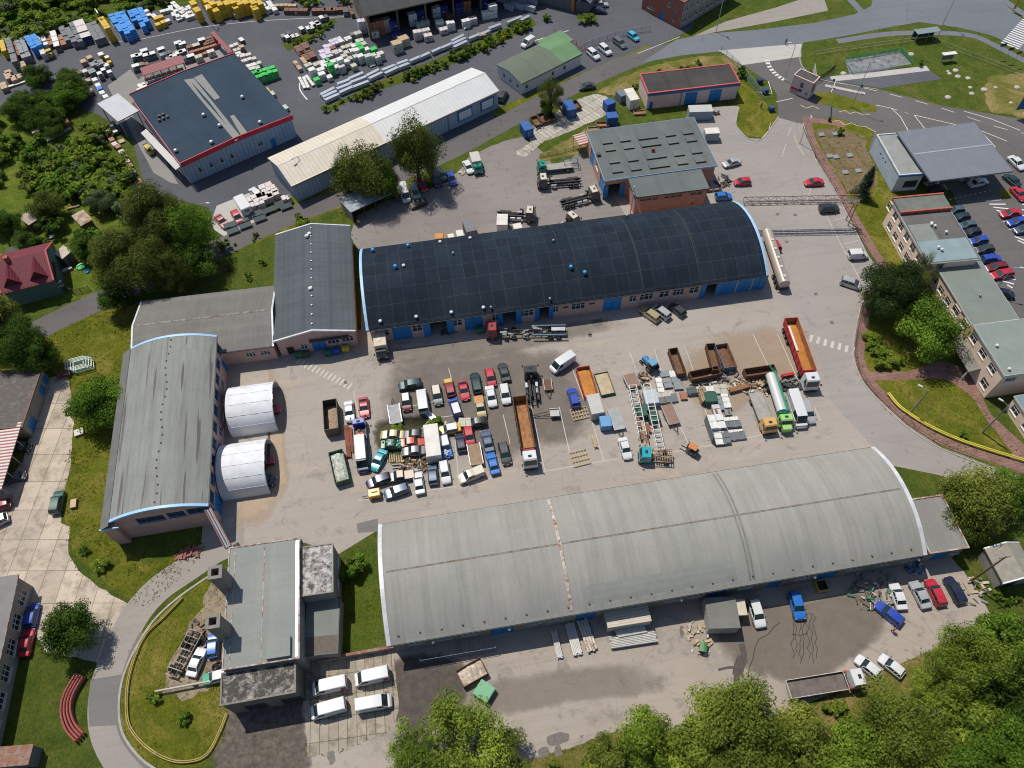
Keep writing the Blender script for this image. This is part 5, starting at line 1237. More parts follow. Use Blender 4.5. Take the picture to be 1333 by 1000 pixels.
car('sedan',(1315,203),(1333,220),'white','white saloon waiting beside the petrol canopy',group=GP)
car('sedan',(1327,242),(1308,226),'teal','dark teal car at the corner of the petrol canopy',group=GP)
car('sedan',(1319,244),(1334,260),'red','red saloon cut by the right edge below the dark teal car',group=GP)
car('sedan',(1262,240),(1286,234),'white','white car fuelling under the petrol canopy',group=GP)
car('sedan',(1210,247),(1232,243),'black','black car in the shade of the petrol canopy',group=GP)
car('sedan',(333,603),(349,599),'crimson','crimson car in the mouth of the nearer white tent')
car('suv',(336,620),(351,625),'teal','blue loader truck in the mouth of the nearer white tent')
car('sedan',(342,535),(358,532),'red','red car in the mouth of the farther white tent')
CHASSIS=mat('chassis_dark',(.03,.028,.027),.7,.3,2)
def cab(t,x,w=2.4,h=2.9,l=2.1,col='white',roofcol=None,z0=.75):
 """forward control cab, nose towards +x"""
 hw=w/2
 mb=MB()
 prof=[(x-l,z0),(x,z0),(x+.02,z0+.55),(x-.06,z0+1.0),(x-.34,h-.22),(x-.55,h),(x-l+.1,h),(x-l,h-.12)]
 k=[1,1,1,.99,.93,.88,.88,.92]
 mb.loft([[(px,-hw*kk,pz)for(px,pz),kk in zip(prof,k)],[(px,hw*kk,pz)for(px,pz),kk in zip(prof,k)]])
 o=mb.build('cab',cpaint(col),t,smooth=.3)
 mb=MB();y=hw*.86
 mb.face([(x-.05+.012,-y,z0+1.05),(x-.05+.012,y,z0+1.05),(x-.325+.012,y*.94,h-.25),(x-.325+.012,-y*.94,h-.25)])
 for s in(-1,1):
  mb.face([(x-.2,s*(hw*.985+.006),z0+1.05),(x-1.2,s*(hw*.985+.006),z0+1.05),(x-1.2,s*(hw*.925+.006),h-.35),(x-.42,s*(hw*.925+.006),h-.35)])
 mb.build('windscreen',CGLASS,o)
 mb=MB();mb.bevbox(x-1.3,x-.85,-.3,.3,h-.004,h+.06,.03);mb.build('roof_hatch',CGLASS,o)
 if roofcol:
  mb=MB();mb.bevbox(x-l+.12,x-.56,-hw*.87,hw*.87,h-.02,h+.035,.03);mb.build('cab_roof',cpaint(roofcol),o)
 for s in(-1,1):
  mb=MB();mb.bevbox(x-.08,x+.045,s*hw*.72-.22,s*hw*.72+.22,z0+.12,z0+.36,.03);mb.build('headlight',LAMPW,t)
  mb=MB();mb.bar((x-.15,s*hw*.98,z0+1.6),(x-.05,s*(hw+.2),z0+1.6),.05);mb.box(x-.12,x+.02,s*(hw+.22)-.1,s*(hw+.22)+.1,z0+1.2,z0+1.75);mb.build('mirror',PLASTIC,t)
 mb=MB();mb.bevbox(x-.05,x+.12,-hw,hw,z0-.35,z0+.08,.05);mb.build('bumper',PLASTIC,t)
 return o
def axles(t,xs,w=2.4,r=.5):
 for x in xs:
  for s in(-1,1):wheel(t,x,s*(w/2-.2),r,.36,14)
def frame(t,x0,x1,z=.75,w=.9):
 mb=MB()
 for s in(-1,1):mb.box(x0,x1,s*w/2-.08,s*w/2+.08,z,z+.28)
 n=int((x1-x0)/1.2)
 for i in range(n+1):x=x0+.1+(x1-x0-.2)*i/max(n,1);mb.box(x-.06,x+.06,-w/2+.08,w/2-.08,z+.05,z+.2)
 mb.build('chassis',CHASSIS,t)
def open_body(t,x0,x1,w,z0,z1,mout,min_,wall=.1,taper=0,fl=None,name='tipper_body',ribs=0,fill=None,fillz=.4):
 hw=w/2
 mb=MB()
 i0=z0+.12
 o_=[(x0+taper,-hw+taper,z0),(x1-taper,-hw+taper,z0),(x1-taper,hw-taper,z0),(x0+taper,hw-taper,z0)]
 p_=[(x0,-hw,z1),(x1,-hw,z1),(x1,hw,z1),(x0,hw,z1)]
 q_=[(x0+wall,-hw+wall,z1),(x1-wall,-hw+wall,z1),(x1-wall,hw-wall,z1),(x0+wall,hw-wall,z1)]
 r_=[(x0+wall+taper,-hw+wall+taper,i0),(x1-wall-taper,-hw+wall+taper,i0),(x1-wall-taper,hw-wall-taper,i0),(x0+wall+taper,hw-wall-taper,i0)]
 mb.loft([o_,p_],0,True,False);mb.loft([p_,q_],0,False,False);mb.loft([q_,r_],1,False,True)
 for k in range(ribs):
  x=x0+(x1-x0)*(k+.5)/ribs
  for s in(-1,1):mb.box(x-.05,x+.05,s*(hw+.035)-.03,s*(hw+.035)+.03,z0+.1,z1-.08)
 o=mb.build(name,[mout,min_],t)
 if fill:
  mb=MB();nx,ny=9,5;g={}
  for i in range(nx):
   for j in range(ny):
    x=x0+wall+.02+(x1-x0-2*wall-.04)*i/(nx-1);y=(-hw+wall+.02)+(w-2*wall-.04)*j/(ny-1)
    edge=min(i,nx-1-i,j,ny-1-j)
    g[i,j]=(x,y,i0+(z1-i0)*fillz*(.55+.45*min(edge,1))+.35*noise.noise(Vector((x*1.3,y*1.3,z0)))*(z1-i0)*.6)
  vv=[g[i,j]for i in range(nx)for j in range(ny)]
  mb.add(vv,[(i*ny+j,(i+1)*ny+j,(i+1)*ny+j+1,i*ny+j+1)for i in range(nx-1)for j in range(ny-1)]);mb.build('load',fill,t,smooth=1.0)
 return o
def place(name,label,cat,rear,front,z=1.2,group=None):
 a,b=P(*rear,z),P(*front,z);c=(a+b)/2;d=b-a
 return thing(name,label,cat,(c.x,c.y,0),atan2(d.y,d.x),group),d.length
RUSTIN=rusty('rusty_interior',(.33,.15,.05),(.17,.07,.028),.5)
SANDIN=mat('ochre_interior',(.42,.17,.03),.85,.3,.8)
RUSTO=rusty('rusty_outside',(.12,.09,.07),(.15,.065,.03),.45)
WOODL=mat('wood_pale',(.42,.32,.19),.85,.25,2)
RUBBLE=mat('rubble',(.30,.22,.15),.95,.45,2.5)
BROWNP=rusty('brown_primer',(.10,.05,.028),(.15,.075,.035),.5)
t,L=place('tipper_truck','tipper lorry with white cab and long ochre lined body in the centre of the yard','lorry',(676,521),(691,607),1.6)
open_body(t,-L/2,L/2-2.7,2.5,1.1,3.0,mat('tipper_dark',(.07,.035,.025),.7,.3),RUSTIN,.09,.06,ribs=7)
frame(t,-L/2+.2,L/2-.3);axles(t,(-L/2+1.0,-L/2+2.3,-L/2+3.6,L/2-3.4,L/2-1.1));cab(t,L/2,2.45,3.2,2.2,'white')
mb=MB();mb.bevbox(L/2-2.65,L/2-2.25,-1.0,1.0,1.0,3.0,.08);mb.build('headboard',cpaint('crimson'),t)
t,L=place('tipper_truck','bright red tipper lorry with white cab at the upper right of the yard','lorry',(1027,420),(1057,505),1.6)
open_body(t,-L/2,L/2-2.8,2.5,1.3,3.1,mat('tipper_red',(.42,.012,.02),.5,.15),RUSTIN,.09,.10,ribs=8,fill=SANDIN,fillz=.28)
frame(t,-L/2+.2,L/2-.3);axles(t,(-L/2+1.0,-L/2+2.3,-L/2+3.6,L/2-3.6,L/2-1.2));cab(t,L/2,2.5,3.3,2.3,'white')
mb=MB();mb.bevbox(-L/2+1.2,-L/2+7,-.9,-.3,1.5,2.3,.1);mb.build('white_liner',WHITEW,t)
t,L=place('flatbed_truck','flatbed lorry with pale orange cab and bare grey deck','lorry',(983,511),(1003,562),1.3)
mb=MB();mb.box(-L/2,L/2-2.4,-1.25,1.25,1.15,1.35);mb.box(-L/2,L/2-2.4,-1.28,-1.2,1.35,1.6);mb.box(-L/2,L/2-2.4,1.2,1.28,1.35,1.6);mb.build('deck',mat('deck_grey',(.30,.285,.26),.8,.25,.8),t)
frame(t,-L/2+.2,L/2-.4);axles(t,(-L/2+1.4,L/2-1.2),2.4,.46);cab(t,L/2,2.4,2.7,2.1,'white')
[setmat(c,paint('paint_pale_orange',(.58,.33,.10)))for c in t.children if c.name.startswith('cab')]
t,L=place('flatbed_truck','white dropside lorry with dark empty deck at the edge of the trees','lorry',(1026,898),(1124,882),1.4)
open_body(t,-L/2,L/2-2.6,2.5,1.05,1.65,mat('dropside_white',(.5,.49,.46),.6,.15),mat('deck_brown',(.13,.105,.095),.85,.3,.8),.07,0,name='dropside_body',ribs=5)
frame(t,-L/2+.2,L/2-.4);axles(t,(-L/2+1.5,-L/2+2.7,L/2-1.2));cab(t,L/2,2.45,2.8,2.1,'white')
for s in(-1,1):
 mb=MB();mb.bevbox(L/2-2.6,L/2-2.25,s*1.1-.15,s*1.1+.15,1.2,1.9,.04);mb.build('corner_post',mat('post_red',(.45,.02,.025),.5),t)
t,L=place('tanker_truck','vacuum tanker lorry with lime green cab and emerald pipework','lorry',(1003,488),(1025,557),1.5)
mb=MB();mb.cyl((-L/2+.3,-.25,1.95),(L/2-3.0,-.25,1.95),.85,None,16);mb.dome((0,0,-9),.1,.1,4,2);mb.build('tank',paint('tank_white',(.52,.53,.52)),t,smooth=.6)
mb=MB()
EM=paint('paint_emerald',(.0,.22,.13))
for k in range(6):mb.cyl((-L/2+.2,.35+.16*(k%3),2.2+.18*(k//3)),(L/2-2.8,.4+.16*(k%3),2.3+.2*(k//3)),.09,None,7)
for k in range(7):x=-L/2+.6+k*(L-4)/7;mb.cyl((x,-1.0,1.5),(x,.9,2.6),.08,None,6)
mb.bevbox(L/2-3.6,L/2-2.6,-.9,1.0,1.1,2.3,.1);mb.bevbox(-L/2-.3,-L/2+.5,.1,.9,1.0,2.4,.1);mb.cyl((-L/2,.4,2.4),(-L/2-1.2,-.3,2.9),.14,None,8)
mb.build('pipework',EM,t)
frame(t,-L/2,L/2-.4);axles(t,(-L/2+1.2,-L/2+2.5,L/2-1.4));cab(t,L/2-.5,2.3,2.6,1.7,'white')
LIME=paint('paint_lime',(.30,.55,.16));[setmat(c,LIME)for c in t.children if c.name.startswith('cab')]
mb=MB();mb.bevbox(L/2-.55,L/2+.45,-.8,.8,.7,1.75,.12);mb.build('bonnet',LIME,t)
def hooklift(label,rear,front,cabcol,roofcol,group=None,z=1.2,short=False):
 t,L=place('hooklift_truck',label,'lorry',rear,front,z,group)
 frame(t,-L/2,L/2-.3);axles(t,(-L/2+.9,-L/2+2.15,L/2-1.3));cab(t,L/2,2.4,2.9,2.0,cabcol,roofcol)
 mb=MB();x0,x1=-L/2,L/2-2.3
 for s in(-.45,.45):mb.box(x0-.3,x1-.2,s-.1,s+.1,1.1,1.36)
 mb.bar((x1-.5,0,1.2),(x1-.25,0,2.6),.3);mb.bar((x1-.25,0,2.6),(x1-.9,0,2.9),.22);mb.cyl((x1-1.2,-.2,1.25),(x0+1,-.2,1.2),.11,None,8);mb.cyl((x1-1.2,.2,1.25),(x0+1,.2,1.2),.11,None,8)
 mb.build('hook_arm',CHASSIS,t)
 mb=MB();mb.bevbox(x1-1.6,x1-.6,-1.15,-.65,.6,1.15,.05);mb.bevbox(x1-1.7,x1-.6,.7,1.15,.6,1.15,.05);mb.cyl((x1-1.9,-.9,.9),(x1-2.9,-.9,.9),.28,None,10);mb.build('tanks',GALV,t)
 for s in(-1,1):
  mb=MB()
  for x in(x0+.9,x0+2.15):mb.loft([[(x-.62,s*1.0-.2,1.0),(x-.62,s*1.0+.2,1.0)],[(x-.35,s*1.0-.2,1.14),(x-.35,s*1.0+.2,1.14)],[(x+.35,s*1.0-.2,1.14),(x+.35,s*1.0+.2,1.14)],[(x+.62,s*1.0-.2,1.0),(x+.62,s*1.0+.2,1.0)]],0,False,False,False)
  mb.build('mudguard',PLASTIC,t)
 return t,L
hooklift('black tractor unit with white roof panel behind the ochre tipper',(694,522),(690,480),'black',None)
hooklift('dark chassis lorry with cream cab roof beside the green cabbed one',(755,234),(700,238),'dark','cream')
hooklift('dark chassis lorry with cream cab roof, nearest the skylight workshop corner',(731,264),(779,252),'dark','cream')
hooklift('dark chassis lorry with cream cab roof beside the white container at the hangar',(648,278),(697,281),'dark','cream')
t,L=hooklift('dark chassis lorry mostly hidden behind the hangar roof, cream roof showing',(722,300),(751,284),'dark','cream')
t,L=place('truck','old lorry with emerald green cab, blue cage frame and grey chassis','lorry',(745,214),(700,219),1.2)
frame(t,-L/2,L/2-.3);axles(t,(-L/2+1.2,L/2-1.3));cab(t,L/2,2.3,2.5,1.7,'green');[setmat(c,EM)for c in t.children if c.name.startswith('cab')]
mb=MB();mb.bevbox(-L/2,L/2-2,-1.0,1.0,1.05,1.2,.04);mb.build('deck',mat('deck_grey',(.30,.285,.26),.8,.25,.8),t)
t,L=place('truck','red cabbed lorry with stripped chassis and long trailer frame below the hangar gates','lorry',(737,430),(633,432),1.2)
frame(t,-L/2,L/2-.3);axles(t,(-L/2+1.5,-L/2+3,L/2-5.2,L/2-1.2));cab(t,L/2,2.4,3.0,2.0,'crimson')
mb=MB()
for s in(-1.1,1.1):mb.box(-L/2,-L/2+6.5,s-.1,s+.1,1.1,1.45)
mb.build('side_rails',mat('rail_blue_grey',(.10,.16,.22),.6,.2),t)
mb=MB()
for i in range(12):mb.cbox((rndv.uniform(-L/2+4,L/2-2.4),rndv.uniform(-.9,.9),1.05),(rndv.uniform(.3,1.4),rndv.uniform(.2,.5),rndv.uniform(.1,.5)),0,rndv.uniform(-.4,.4))
mb.build('machinery',mat('machinery_grey',(.20,.20,.20),.6,.6,2),t)
mb=MB();mb.box(-L/2+.2,-L/2+2.8,-.5,.3,1.46,1.6);mb.build('load_panel',GALV,t)
t,L=place('tow_truck','small blue cabbed truck with cluttered open deck beside the red pipes','truck',(469.5,572),(467,546),1.2)
frame(t,-L/2,L/2-.3,.6,.8);axles(t,(-L/2+.9,L/2-.9),2.1,.4);cab(t,L/2,2.2,2.3,1.5,'blue',None,.6)
open_body(t,-L/2,L/2-1.7,2.1,.85,1.25,cpaint('navy'),CHASSIS,.07,0,name='deck')
for cc,cn_ in((mat('load_orange',(.50,.09,.02),.6),'load'),(CHASSIS,'load')):
 mb=MB()
 for i in range(5):mb.cbox((rndv.uniform(-L/2+.5,L/2-2),rndv.uniform(-.6,.6),.98),(rndv.uniform(.3,.8),rndv.uniform(.3,.6),rndv.uniform(.3,.7)),0,rndv.uniform(0,2))
 mb.build(cn_,cc,t)
o=car('longvan',(468.5,570),(472,610),'navy','navy van with a white boxed roof at the left of the wrecks',z=1.6)
mbx=MB();mbx.bevbox(-3.3,1.9,-.9,.9,2.59,2.78,.08);mbx.build('white_roof',paint('paint_white',CARCOL['white']),o)
t,L=place('crane_truck','turquoise cabbed truck with a framework of scaffold timber on its deck','truck',(875,595),(832,593),1.1)
frame(t,-L/2,L/2-.3,.6,.8);axles(t,(-L/2+1.0,L/2-1.0),2.1,.42);cab(t,L/2,2.25,2.5,1.9,'turq',None,.6)
mb=MB()
for i in range(9):x=-L/2+(L-2.3)*i/8;mb.bar((x,-1.05,1.05),(x,1.05,1.05),.12);mb.bar((x,-1.05,1.05),(x,-1.05,1.0+(i%3)*.5),.08)
for y in(-1.05,0,1.05):mb.bar((-L/2,y,1.15),(L/2-2.2,y,1.15),.12)
mb.bar((-L/2,-1.05,1.9),(L/2-2.4,-.6,1.8),.12);mb.bar((-L/2+.3,.8,2.0),(L/2-2.4,.2,1.9),.12)
mb.build('timber_frame',rusty('timber_rust',(.34,.27,.17),(.18,.08,.04),.5),t)
t,L=place('truck','truck with beige box roof backed against the dark hangar','truck',(494,436),(497,462),1.8)
mb=MB();mb.bevbox(-L/2,L/2-1.2,-1.15,1.15,.9,3.1,.05);b_=mb.build('box_body',mat('box_beige',(.52,.44,.33),.7,.1),t);frame(t,-L/2,L/2-.2,.6,.8);axles(t,(-L/2+1,L/2-.9),2.1,.42);cab(t,L/2,2.1,2.2,1.2,'black',None,.6)
mb=MB();mb.bevbox(-.6,.1,-.45,.25,3.1,3.2,.03);mb.build('roof_hatch',WHITEW,b_)
t,L=place('box_truck','small lorry with green cab and pale box at the top of the north lot','truck',(617,203),(623,222),1.4)
mb=MB();mb.bevbox(-L/2,L/2-1.7,-1.05,1.05,.8,2.6,.05);mb.build('box_body',mat('box_pale',(.45,.44,.40),.7,.15),t);frame(t,-L/2,L/2-.2,.6,.8);axles(t,(-L/2+.9,L/2-.8),2.0,.38);cab(t,L/2,2.0,2.2,1.5,'green',None,.55);[setmat(c,EM)for c in t.children if c.name.startswith('cab')]
t,L=place('tanker_trailer','long pale silver tanker trailer parked along the end of the dark hangar','trailer',(1021,371),(998,303),1.8)
mb=MB();mb.cyl((-L/2,0,1.95),(L/2,0,2.05),1.1,1.05,20);mb.build('tank',mat('tank_cream',(.46,.40,.35),.35,.15,.6,.3),t,smooth=.6)
for k in range(5):
 mb=MB();x=-L/2+1.2+k*(L-2)/5;mb.cyl((x,0,3.0),(x,0,3.2),.32,None,12);mb.build('manhole',mat('lid_cream',(.55,.46,.34),.5),t)
mb=MB();mb.box(-L/2+.5,L/2-.5,-.25,.25,3.04,3.07);mb.build('catwalk',STEEL,t)
frame(t,-L/2,L/2-.5);axles(t,(-L/2+.9,-L/2+2.1,-L/2+3.3))
mb=MB();mb.box(-L/2-.12,-L/2-.02,-1.1,1.1,.5,1.0);mb.build('bumper',PLASTIC,t)
def forklift(px,hd,col,label,roof):
 c=P(*px);t=thing('forklift',label,'forklift',(c.x,c.y,0),hd)
 mb=MB();mb.bevbox(-1.1,.7,-.6,.6,.25,1.0,.12);mb.bevbox(-1.2,-.7,-.58,.58,.35,1.25,.1);mb.build('body',paint('fork_'+label[:4],col),t)
 mb=MB()
 for x,y in((-.7,-.5),(-.7,.5),(.5,-.5),(.5,.5)):mb.bar((x,y,1.0),(x,y,2.1),.08)
 mb.build('cage',BLACKM,t);mb=MB();mb.bevbox(-.85,.65,-.58,.58,2.1,2.18,.04);mb.build('roof',paint('fork_roof_'+label[:4],roof),t)
 mb=MB()
 for y in(-.35,.35):mb.box(.75,.87,y-.06,y+.06,.1,2.3);mb.box(.85,1.95,y-.06,y+.06,.12,.17)
 mb.box(.75,.87,-.4,.4,2.2,2.3);mb.build('mast',BLACKM,t);axles(t,(-.75,.4),1.25,.3)
 mb=MB();mb.bevbox(-.5,0,-.25,.25,1.0,1.15,.04);mb.box(-.5,-.4,-.25,.25,1.15,1.6);mb.build('seat',PLASTIC,t)
forklift((899,589),2.4,(.06,.06,.065),'dark forklift with orange roof standing alone in the yard',(.50,.19,.05))
forklift((196,200),2.2,(.42,.32,.03),'yellow forklift beside the narrow white canopy of the store',(.50,.40,.05))
forklift((68,75),0.5,(.45,.36,.03),'yellow forklift in front of the pallet row at the back of the store yard',(.50,.42,.08))
c=P(845,478);t=thing('tractor','small blue tractor beside the brown trough at the top of the yard','tractor',(c.x,c.y,0),2.0)
mb=MB();mb.bevbox(0,1.9,-.4,.4,.7,1.4,.1);mb.build('bonnet',paint('tractor_blue',(.03,.22,.45)),t)
mb=MB();mb.bevbox(-1.2,.1,-.7,.7,.8,2.3,.12);mb.build('cab',CGLASS,t);mb=MB();mb.bevbox(-1.3,.15,-.75,.75,2.3,2.42,.05);mb.build('roof',paint('tractor_roof',(.12,.30,.45)),t)
for s in(-1,1):wheel(t,-.8,s*.85,.75,.4,16);wheel(t,1.5,s*.7,.42,.3,14)
for pr in CARPROTO.values():
 for q in list(pr.children_recursive)+[pr]:bpy.data.objects.remove(q)
CARPROTO={}
# ================================================================ goods, containers, street furniture
rg=random.Random(11)
def tp(name,label,cat,px,z=0,rz=0,group=None):
 c=P(px[0],px[1],z);return thing(name,label,cat,(c.x,c.y,0),rz,group)
def heading(a,b):
 d=P(*b)-P(*a);return atan2(d.y,d.x)
PAL=mat('pallet_wood',(.30,.22,.13),.9,.3,3)
WCOL=dict(yellow=(.52,.33,.012),blue=(.015,.20,.56),grey=(.12,.13,.14),wire=(.20,.22,.23),white=(.60,.60,.58),terra=(.30,.115,.065),brown=(.16,.075,.05),navy=(.018,.03,.17),green=(.02,.40,.06),cream=(.42,.40,.32),lilac=(.52,.46,.56),wood=(.40,.28,.17),pinkish=(.52,.47,.45),mint=(.40,.46,.40),darkg=(.06,.075,.08),rust=(.15,.06,.035))
STRAP_W=mat('strap_pale',(.45,.45,.44),.6,.2);STRAP_D=mat('strap_dark',(.12,.10,.09),.7,.3)
def wmat(k):return mat('goods_'+k,WCOL[k],.55,.22,1.3)
def stack(px,py,w_,d,h,col,label,rz=0,group=None,top=None,name='pallet_stack',cat='pallet stack',tiers=None):
 c=P(px,py,h);t=thing(name,label,cat,(c.x,c.y,0),rz+rg.uniform(-.05,.05),group)
 mb=MB()
 for y in(-d/2+.08,0,d/2-.08):mb.box(-w_/2,w_/2,y-.05,y+.05,0,.1)
 n=max(3,int(w_/.22))
 for i in range(n):x=-w_/2+(i+.5)*w_/n;mb.box(x-.05,x+.05,-d/2,d/2,.1,.13)
 mb.build('pallet',PAL,t)
 mb=MB();tiers=tiers or max(1,round((h-.13)/1.15));nx,ny=max(1,round(w_/1.25)),max(1,round(d/1.25))
 th=(h-.13)/tiers
 for k in range(tiers):
  for i in range(nx):
   for j in range(ny):
    x0=-w_/2+w_*i/nx+.01+rg.uniform(0,.03);x1=-w_/2+w_*(i+1)/nx-.01-rg.uniform(0,.03)
    y0=-d/2+d*j/ny+.01+rg.uniform(0,.03);y1=-d/2+d*(j+1)/ny-.01-rg.uniform(0,.03)
    z0=.131+th*k;mb.bevbox(x0,x1,y0,y1,z0+.004,z0+th-.015-(rg.uniform(0,.2)*th if k==tiers-1 and rg.random()<.3 else 0),.03)
 e=.012;bz=.131+(h-.13)*rg.uniform(.35,.6)
 for q in(bz,bz-(h-.13)*.25):
  mb.box(-w_/2-e,w_/2+e,-d/2-e,d/2+e,q-.03,q+.03,1)
 if rg.random()<.6:x0=rg.uniform(-w_/2,w_/2-.5);mb.box(x0,x0+.42,-d/2-.025,d/2+.025,bz+.08,min(bz+.4,h-.1),1)
 o=mb.build('load',[wmat(col),STRAP_W if col in('grey','darkg','navy','blue','brown','green')else STRAP_D],t)
 if top:
  mb=MB();mb.bevbox(-w_/2+.02,w_/2-.02,-d/2+.02,d/2-.02,h-.02,h+.03,.02);mb.build('top_sheet',wmat(top),t)
 return t
RY=heading((143,18),(160,42))
G1='pallet stacks along the back edge of the store yard'
def row(p0,p1,n,col,label,w_=1.25,h=2.4,top=None,group=G1):
 L=(P(*p1)-P(*p0)).length
 for i in range(n):
  k=(i+.5)/n;hh=h*(1-.25*(i/n)*rg.random())
  stack(p0[0]+(p1[0]-p0[0])*k,p0[1]+(p1[1]-p0[1])*k,L/n*1.0,w_,hh,col,label,heading(p0,p1),group,top)
row((1,52),(5,66),2,'yellow','yellow stack at the left edge of the back row')
row((9,49),(19,80),4,'grey','tall grey stack in the long line leaning out of the back row',1.5,2.8)
row((17,53),(23,72),3,'terra','brick brown stack between two grey lines of the back row',1.2,1.8)
row((23,48),(34,74),4,'wire','wire grey stack left of the blue block',2.4,2.2)
row((38,45),(47,60),2,'blue','broad blue block near the left of the back row',3.0,3.0)
row((45,42),(56,70),4,'pinkish','whitish stack right of the broad blue block',1.3,2.2)
row((52,42),(60,58),3,'white','white topped stack two lines right of the blue block',1.2,2.0)
row((62,46),(66,58),2,'terra','orange brick stack in the middle of the back row',1.6,1.4)
row((68,40),(74,60),3,'brown','brown stack with white top right of the orange bricks',1.5,1.9,'white')
row((77,44),(83,58),2,'terra','brick stack just left of three dark grey lines',1.4,1.4)
row((78,33),(88,52),3,'grey','grey stack, left line of three',1.5,2.3)
row((86,35),(97,54),3,'grey','grey stack, middle line of three',1.5,2.3)
row((92,28),(104,53),4,'grey','grey stack, right line of three',1.4,2.3)
row((101,26),(112,48),3,'navy','navy stack with white tops',2.6,2.4,'pinkish')
row((117,29),(130,50),3,'grey','broad grey block left of the lone yellow tower',3.0,2.0)
row((131,22),(139,36),1,'yellow','lone yellow tower between grey block and blue lines',1.6,4.2)
for a,b,s in(((143,18),(158,40),'left'),((151,16),(166,43),'middle'),((158,14),(172,39),'right')):
 row(a,b,4,'blue','sky blue stack, %s line of the larger blue group'%s,1.5,2.9)
for a,b,s in(((168,13),(175,26),'left'),((174,11),(187,34),'middle'),((181,9),(191,28),'right')):
 row(a,b,3,'blue','blue stack, %s line of the smaller blue group'%s,1.4,2.5)
G2='white packs lying about the back edge of the store yard'
for x,y,w_ in[(189,14,1.8),(192,19,1.8),(200,20,2),(215,13,3),(222,10,2.6),(228,6,4),(232,12,3),(236,15,2),(240,12,2),(244,16,2.6),(240,20,2.2),(248,20,3),(251,14,2),(233,24,1.6),(226,18,2),(231,20,1.6),(218,26,1.4),(246,9,2)]:
 stack(x,y,w_,1.3,rg.uniform(.5,1.1),'white','white pack lying between the blue group and the yellow towers',RY+rg.choice((0,1.57))+rg.uniform(-.3,.3),G2)
for x,y in[(203,23),(205,31),(209,21),(212,28)]:stack(x,y,1.5,1.4,1.5,'yellow','low yellow pack among the white packs',RY,'low yellow packs')
G3='yellow towers at the back of the store yard'
for x,y,h in[(251,3,3.6),(256,12,3.4),(268,0,3.6),(271,8,3.6),(276,3,4),(280,12,3.2),(285,4,3.6),(288,12,2.2),(295,3,3.6),(303,1,3.8),(306,8,3),(311,3,3.6),(319,2,3.4),(329,2,3.6),(331,9,3.2),(337,3,3),(263,-6,3.6),(290,-5,3.6),(323,-6,3.6)]:
 stack(x,y,2.4,1.7,h,'yellow','tall yellow tower in the cluster at the back of the yard',RY,G3,tiers=3)
for x,y in[(300,14),(306,16),(342,6),(350,2),(357,11),(349,10),(353,7)]:stack(x,y,1.8,1.4,1.3,'white','white pack at the foot of the yellow towers',RY,'white packs by the yellow towers')
stack(369,6,7,1.3,1.2,'wood','long pack of sawn timber at the back edge',heading((360,6),(378,6)))
for x,y in[(385,12),(421,12),(437,11)]:stack(x,y,6.5,1.6,1.2,'rust','long rusty rack lying along the back edge',heading((375,12),(445,11)),'rusty racks at the back edge')
stack(391,13,3.2,1.2,1.0,'white','white pack lying before the rusty racks',0)
stack(456,13,4.5,1.0,1.2,'rust','rusty rack standing across at the shelter corner',heading((452,7),(459,19)))
stack(450,13,1.6,2.0,1.4,'darkg','dark crate beside the shelter corner',0)
for x,y,c_,h,w_,lb in[(108,79,'wood',1.2,1.6,'timber pallet pile, left of two by the grey wire boxes'),(116,74,'wood',.9,1.6,'timber pallet pile behind the grey wire boxes'),(102,93,'wood',1.1,1.5,'single timber crate standing clear of the others'),(110,92,'pinkish',1.2,1.4,'pale crate beside the single timber crate'),(122,82,'wire',1.3,2.2,'grey wire box pile, left half'),(129,81,'wire',1.3,2.2,'grey wire box pile, right half'),(119,92,'wire',1.2,2.0,'grey wire box pile in front of the others'),(131,70,'yellow',1.5,1.5,'yellow pack with a white lid near the wire boxes'),(139,74,'yellow',1.3,1.2,'yellow pack right of the white lidded one'),(142,80,'yellow',1.1,1.2,'yellow pack nearest the paved display'),(138,84,'white',1.0,1.5,'white sheet covered pack by the yellow packs'),(129,95,'grey',1.8,1.3,'dark column with white lid, left of three'),(134,90,'grey',1.8,1.3,'dark column with white lid, middle of three'),(142,93,'wire',1.8,1.3,'olive column with white lid, right of three'),(114,104,'wood',1.0,1.4,'tall thin timber crate at the wall'),(117,118,'wood',1.0,1.6,'timber crate on dark asphalt, right of two'),(108,122,'wood',.9,1.6,'timber crate on dark asphalt, left of two'),(158,183,'wood',.4,1.4,'lone flat pallet below the pickup')]:
 stack(x,y,w_,w_*.9,h,c_,lb,RY,None,'white' if 'lid' in lb else None)
for i,(x,y,c_)in enumerate([(123,103,'white'),(127,110,'white'),(129,114,'blue'),(132,119,'white'),(137,125,'white'),(139,129,'pinkish')]):stack(x,y,1.5,1.3,1.3,c_,'white or blue pack in the short line leading to the square canopy',RY,'packs leading to the square canopy')
for i,(x,y)in enumerate([(134,166),(139,172),(145,181),(149,187),(153,190),(158,197),(162,203),(165,209),(169,215),(172,222)]):stack(x,y,1.5,1.2,1.1,['terra','pinkish'][i%2],'pack of clay blocks in the line along the hedge',RY+.1,'clay block packs along the hedge')
for x,y,c_ in[(179,236,'terra'),(180,244,'darkg'),(176,252,'white'),(175,258,'white'),(165,285,'pinkish')]:stack(x,y,1.6,1.6,1.0,c_,'odd pack at the lower end of the hedge line',RY,'odd packs at the hedge end')
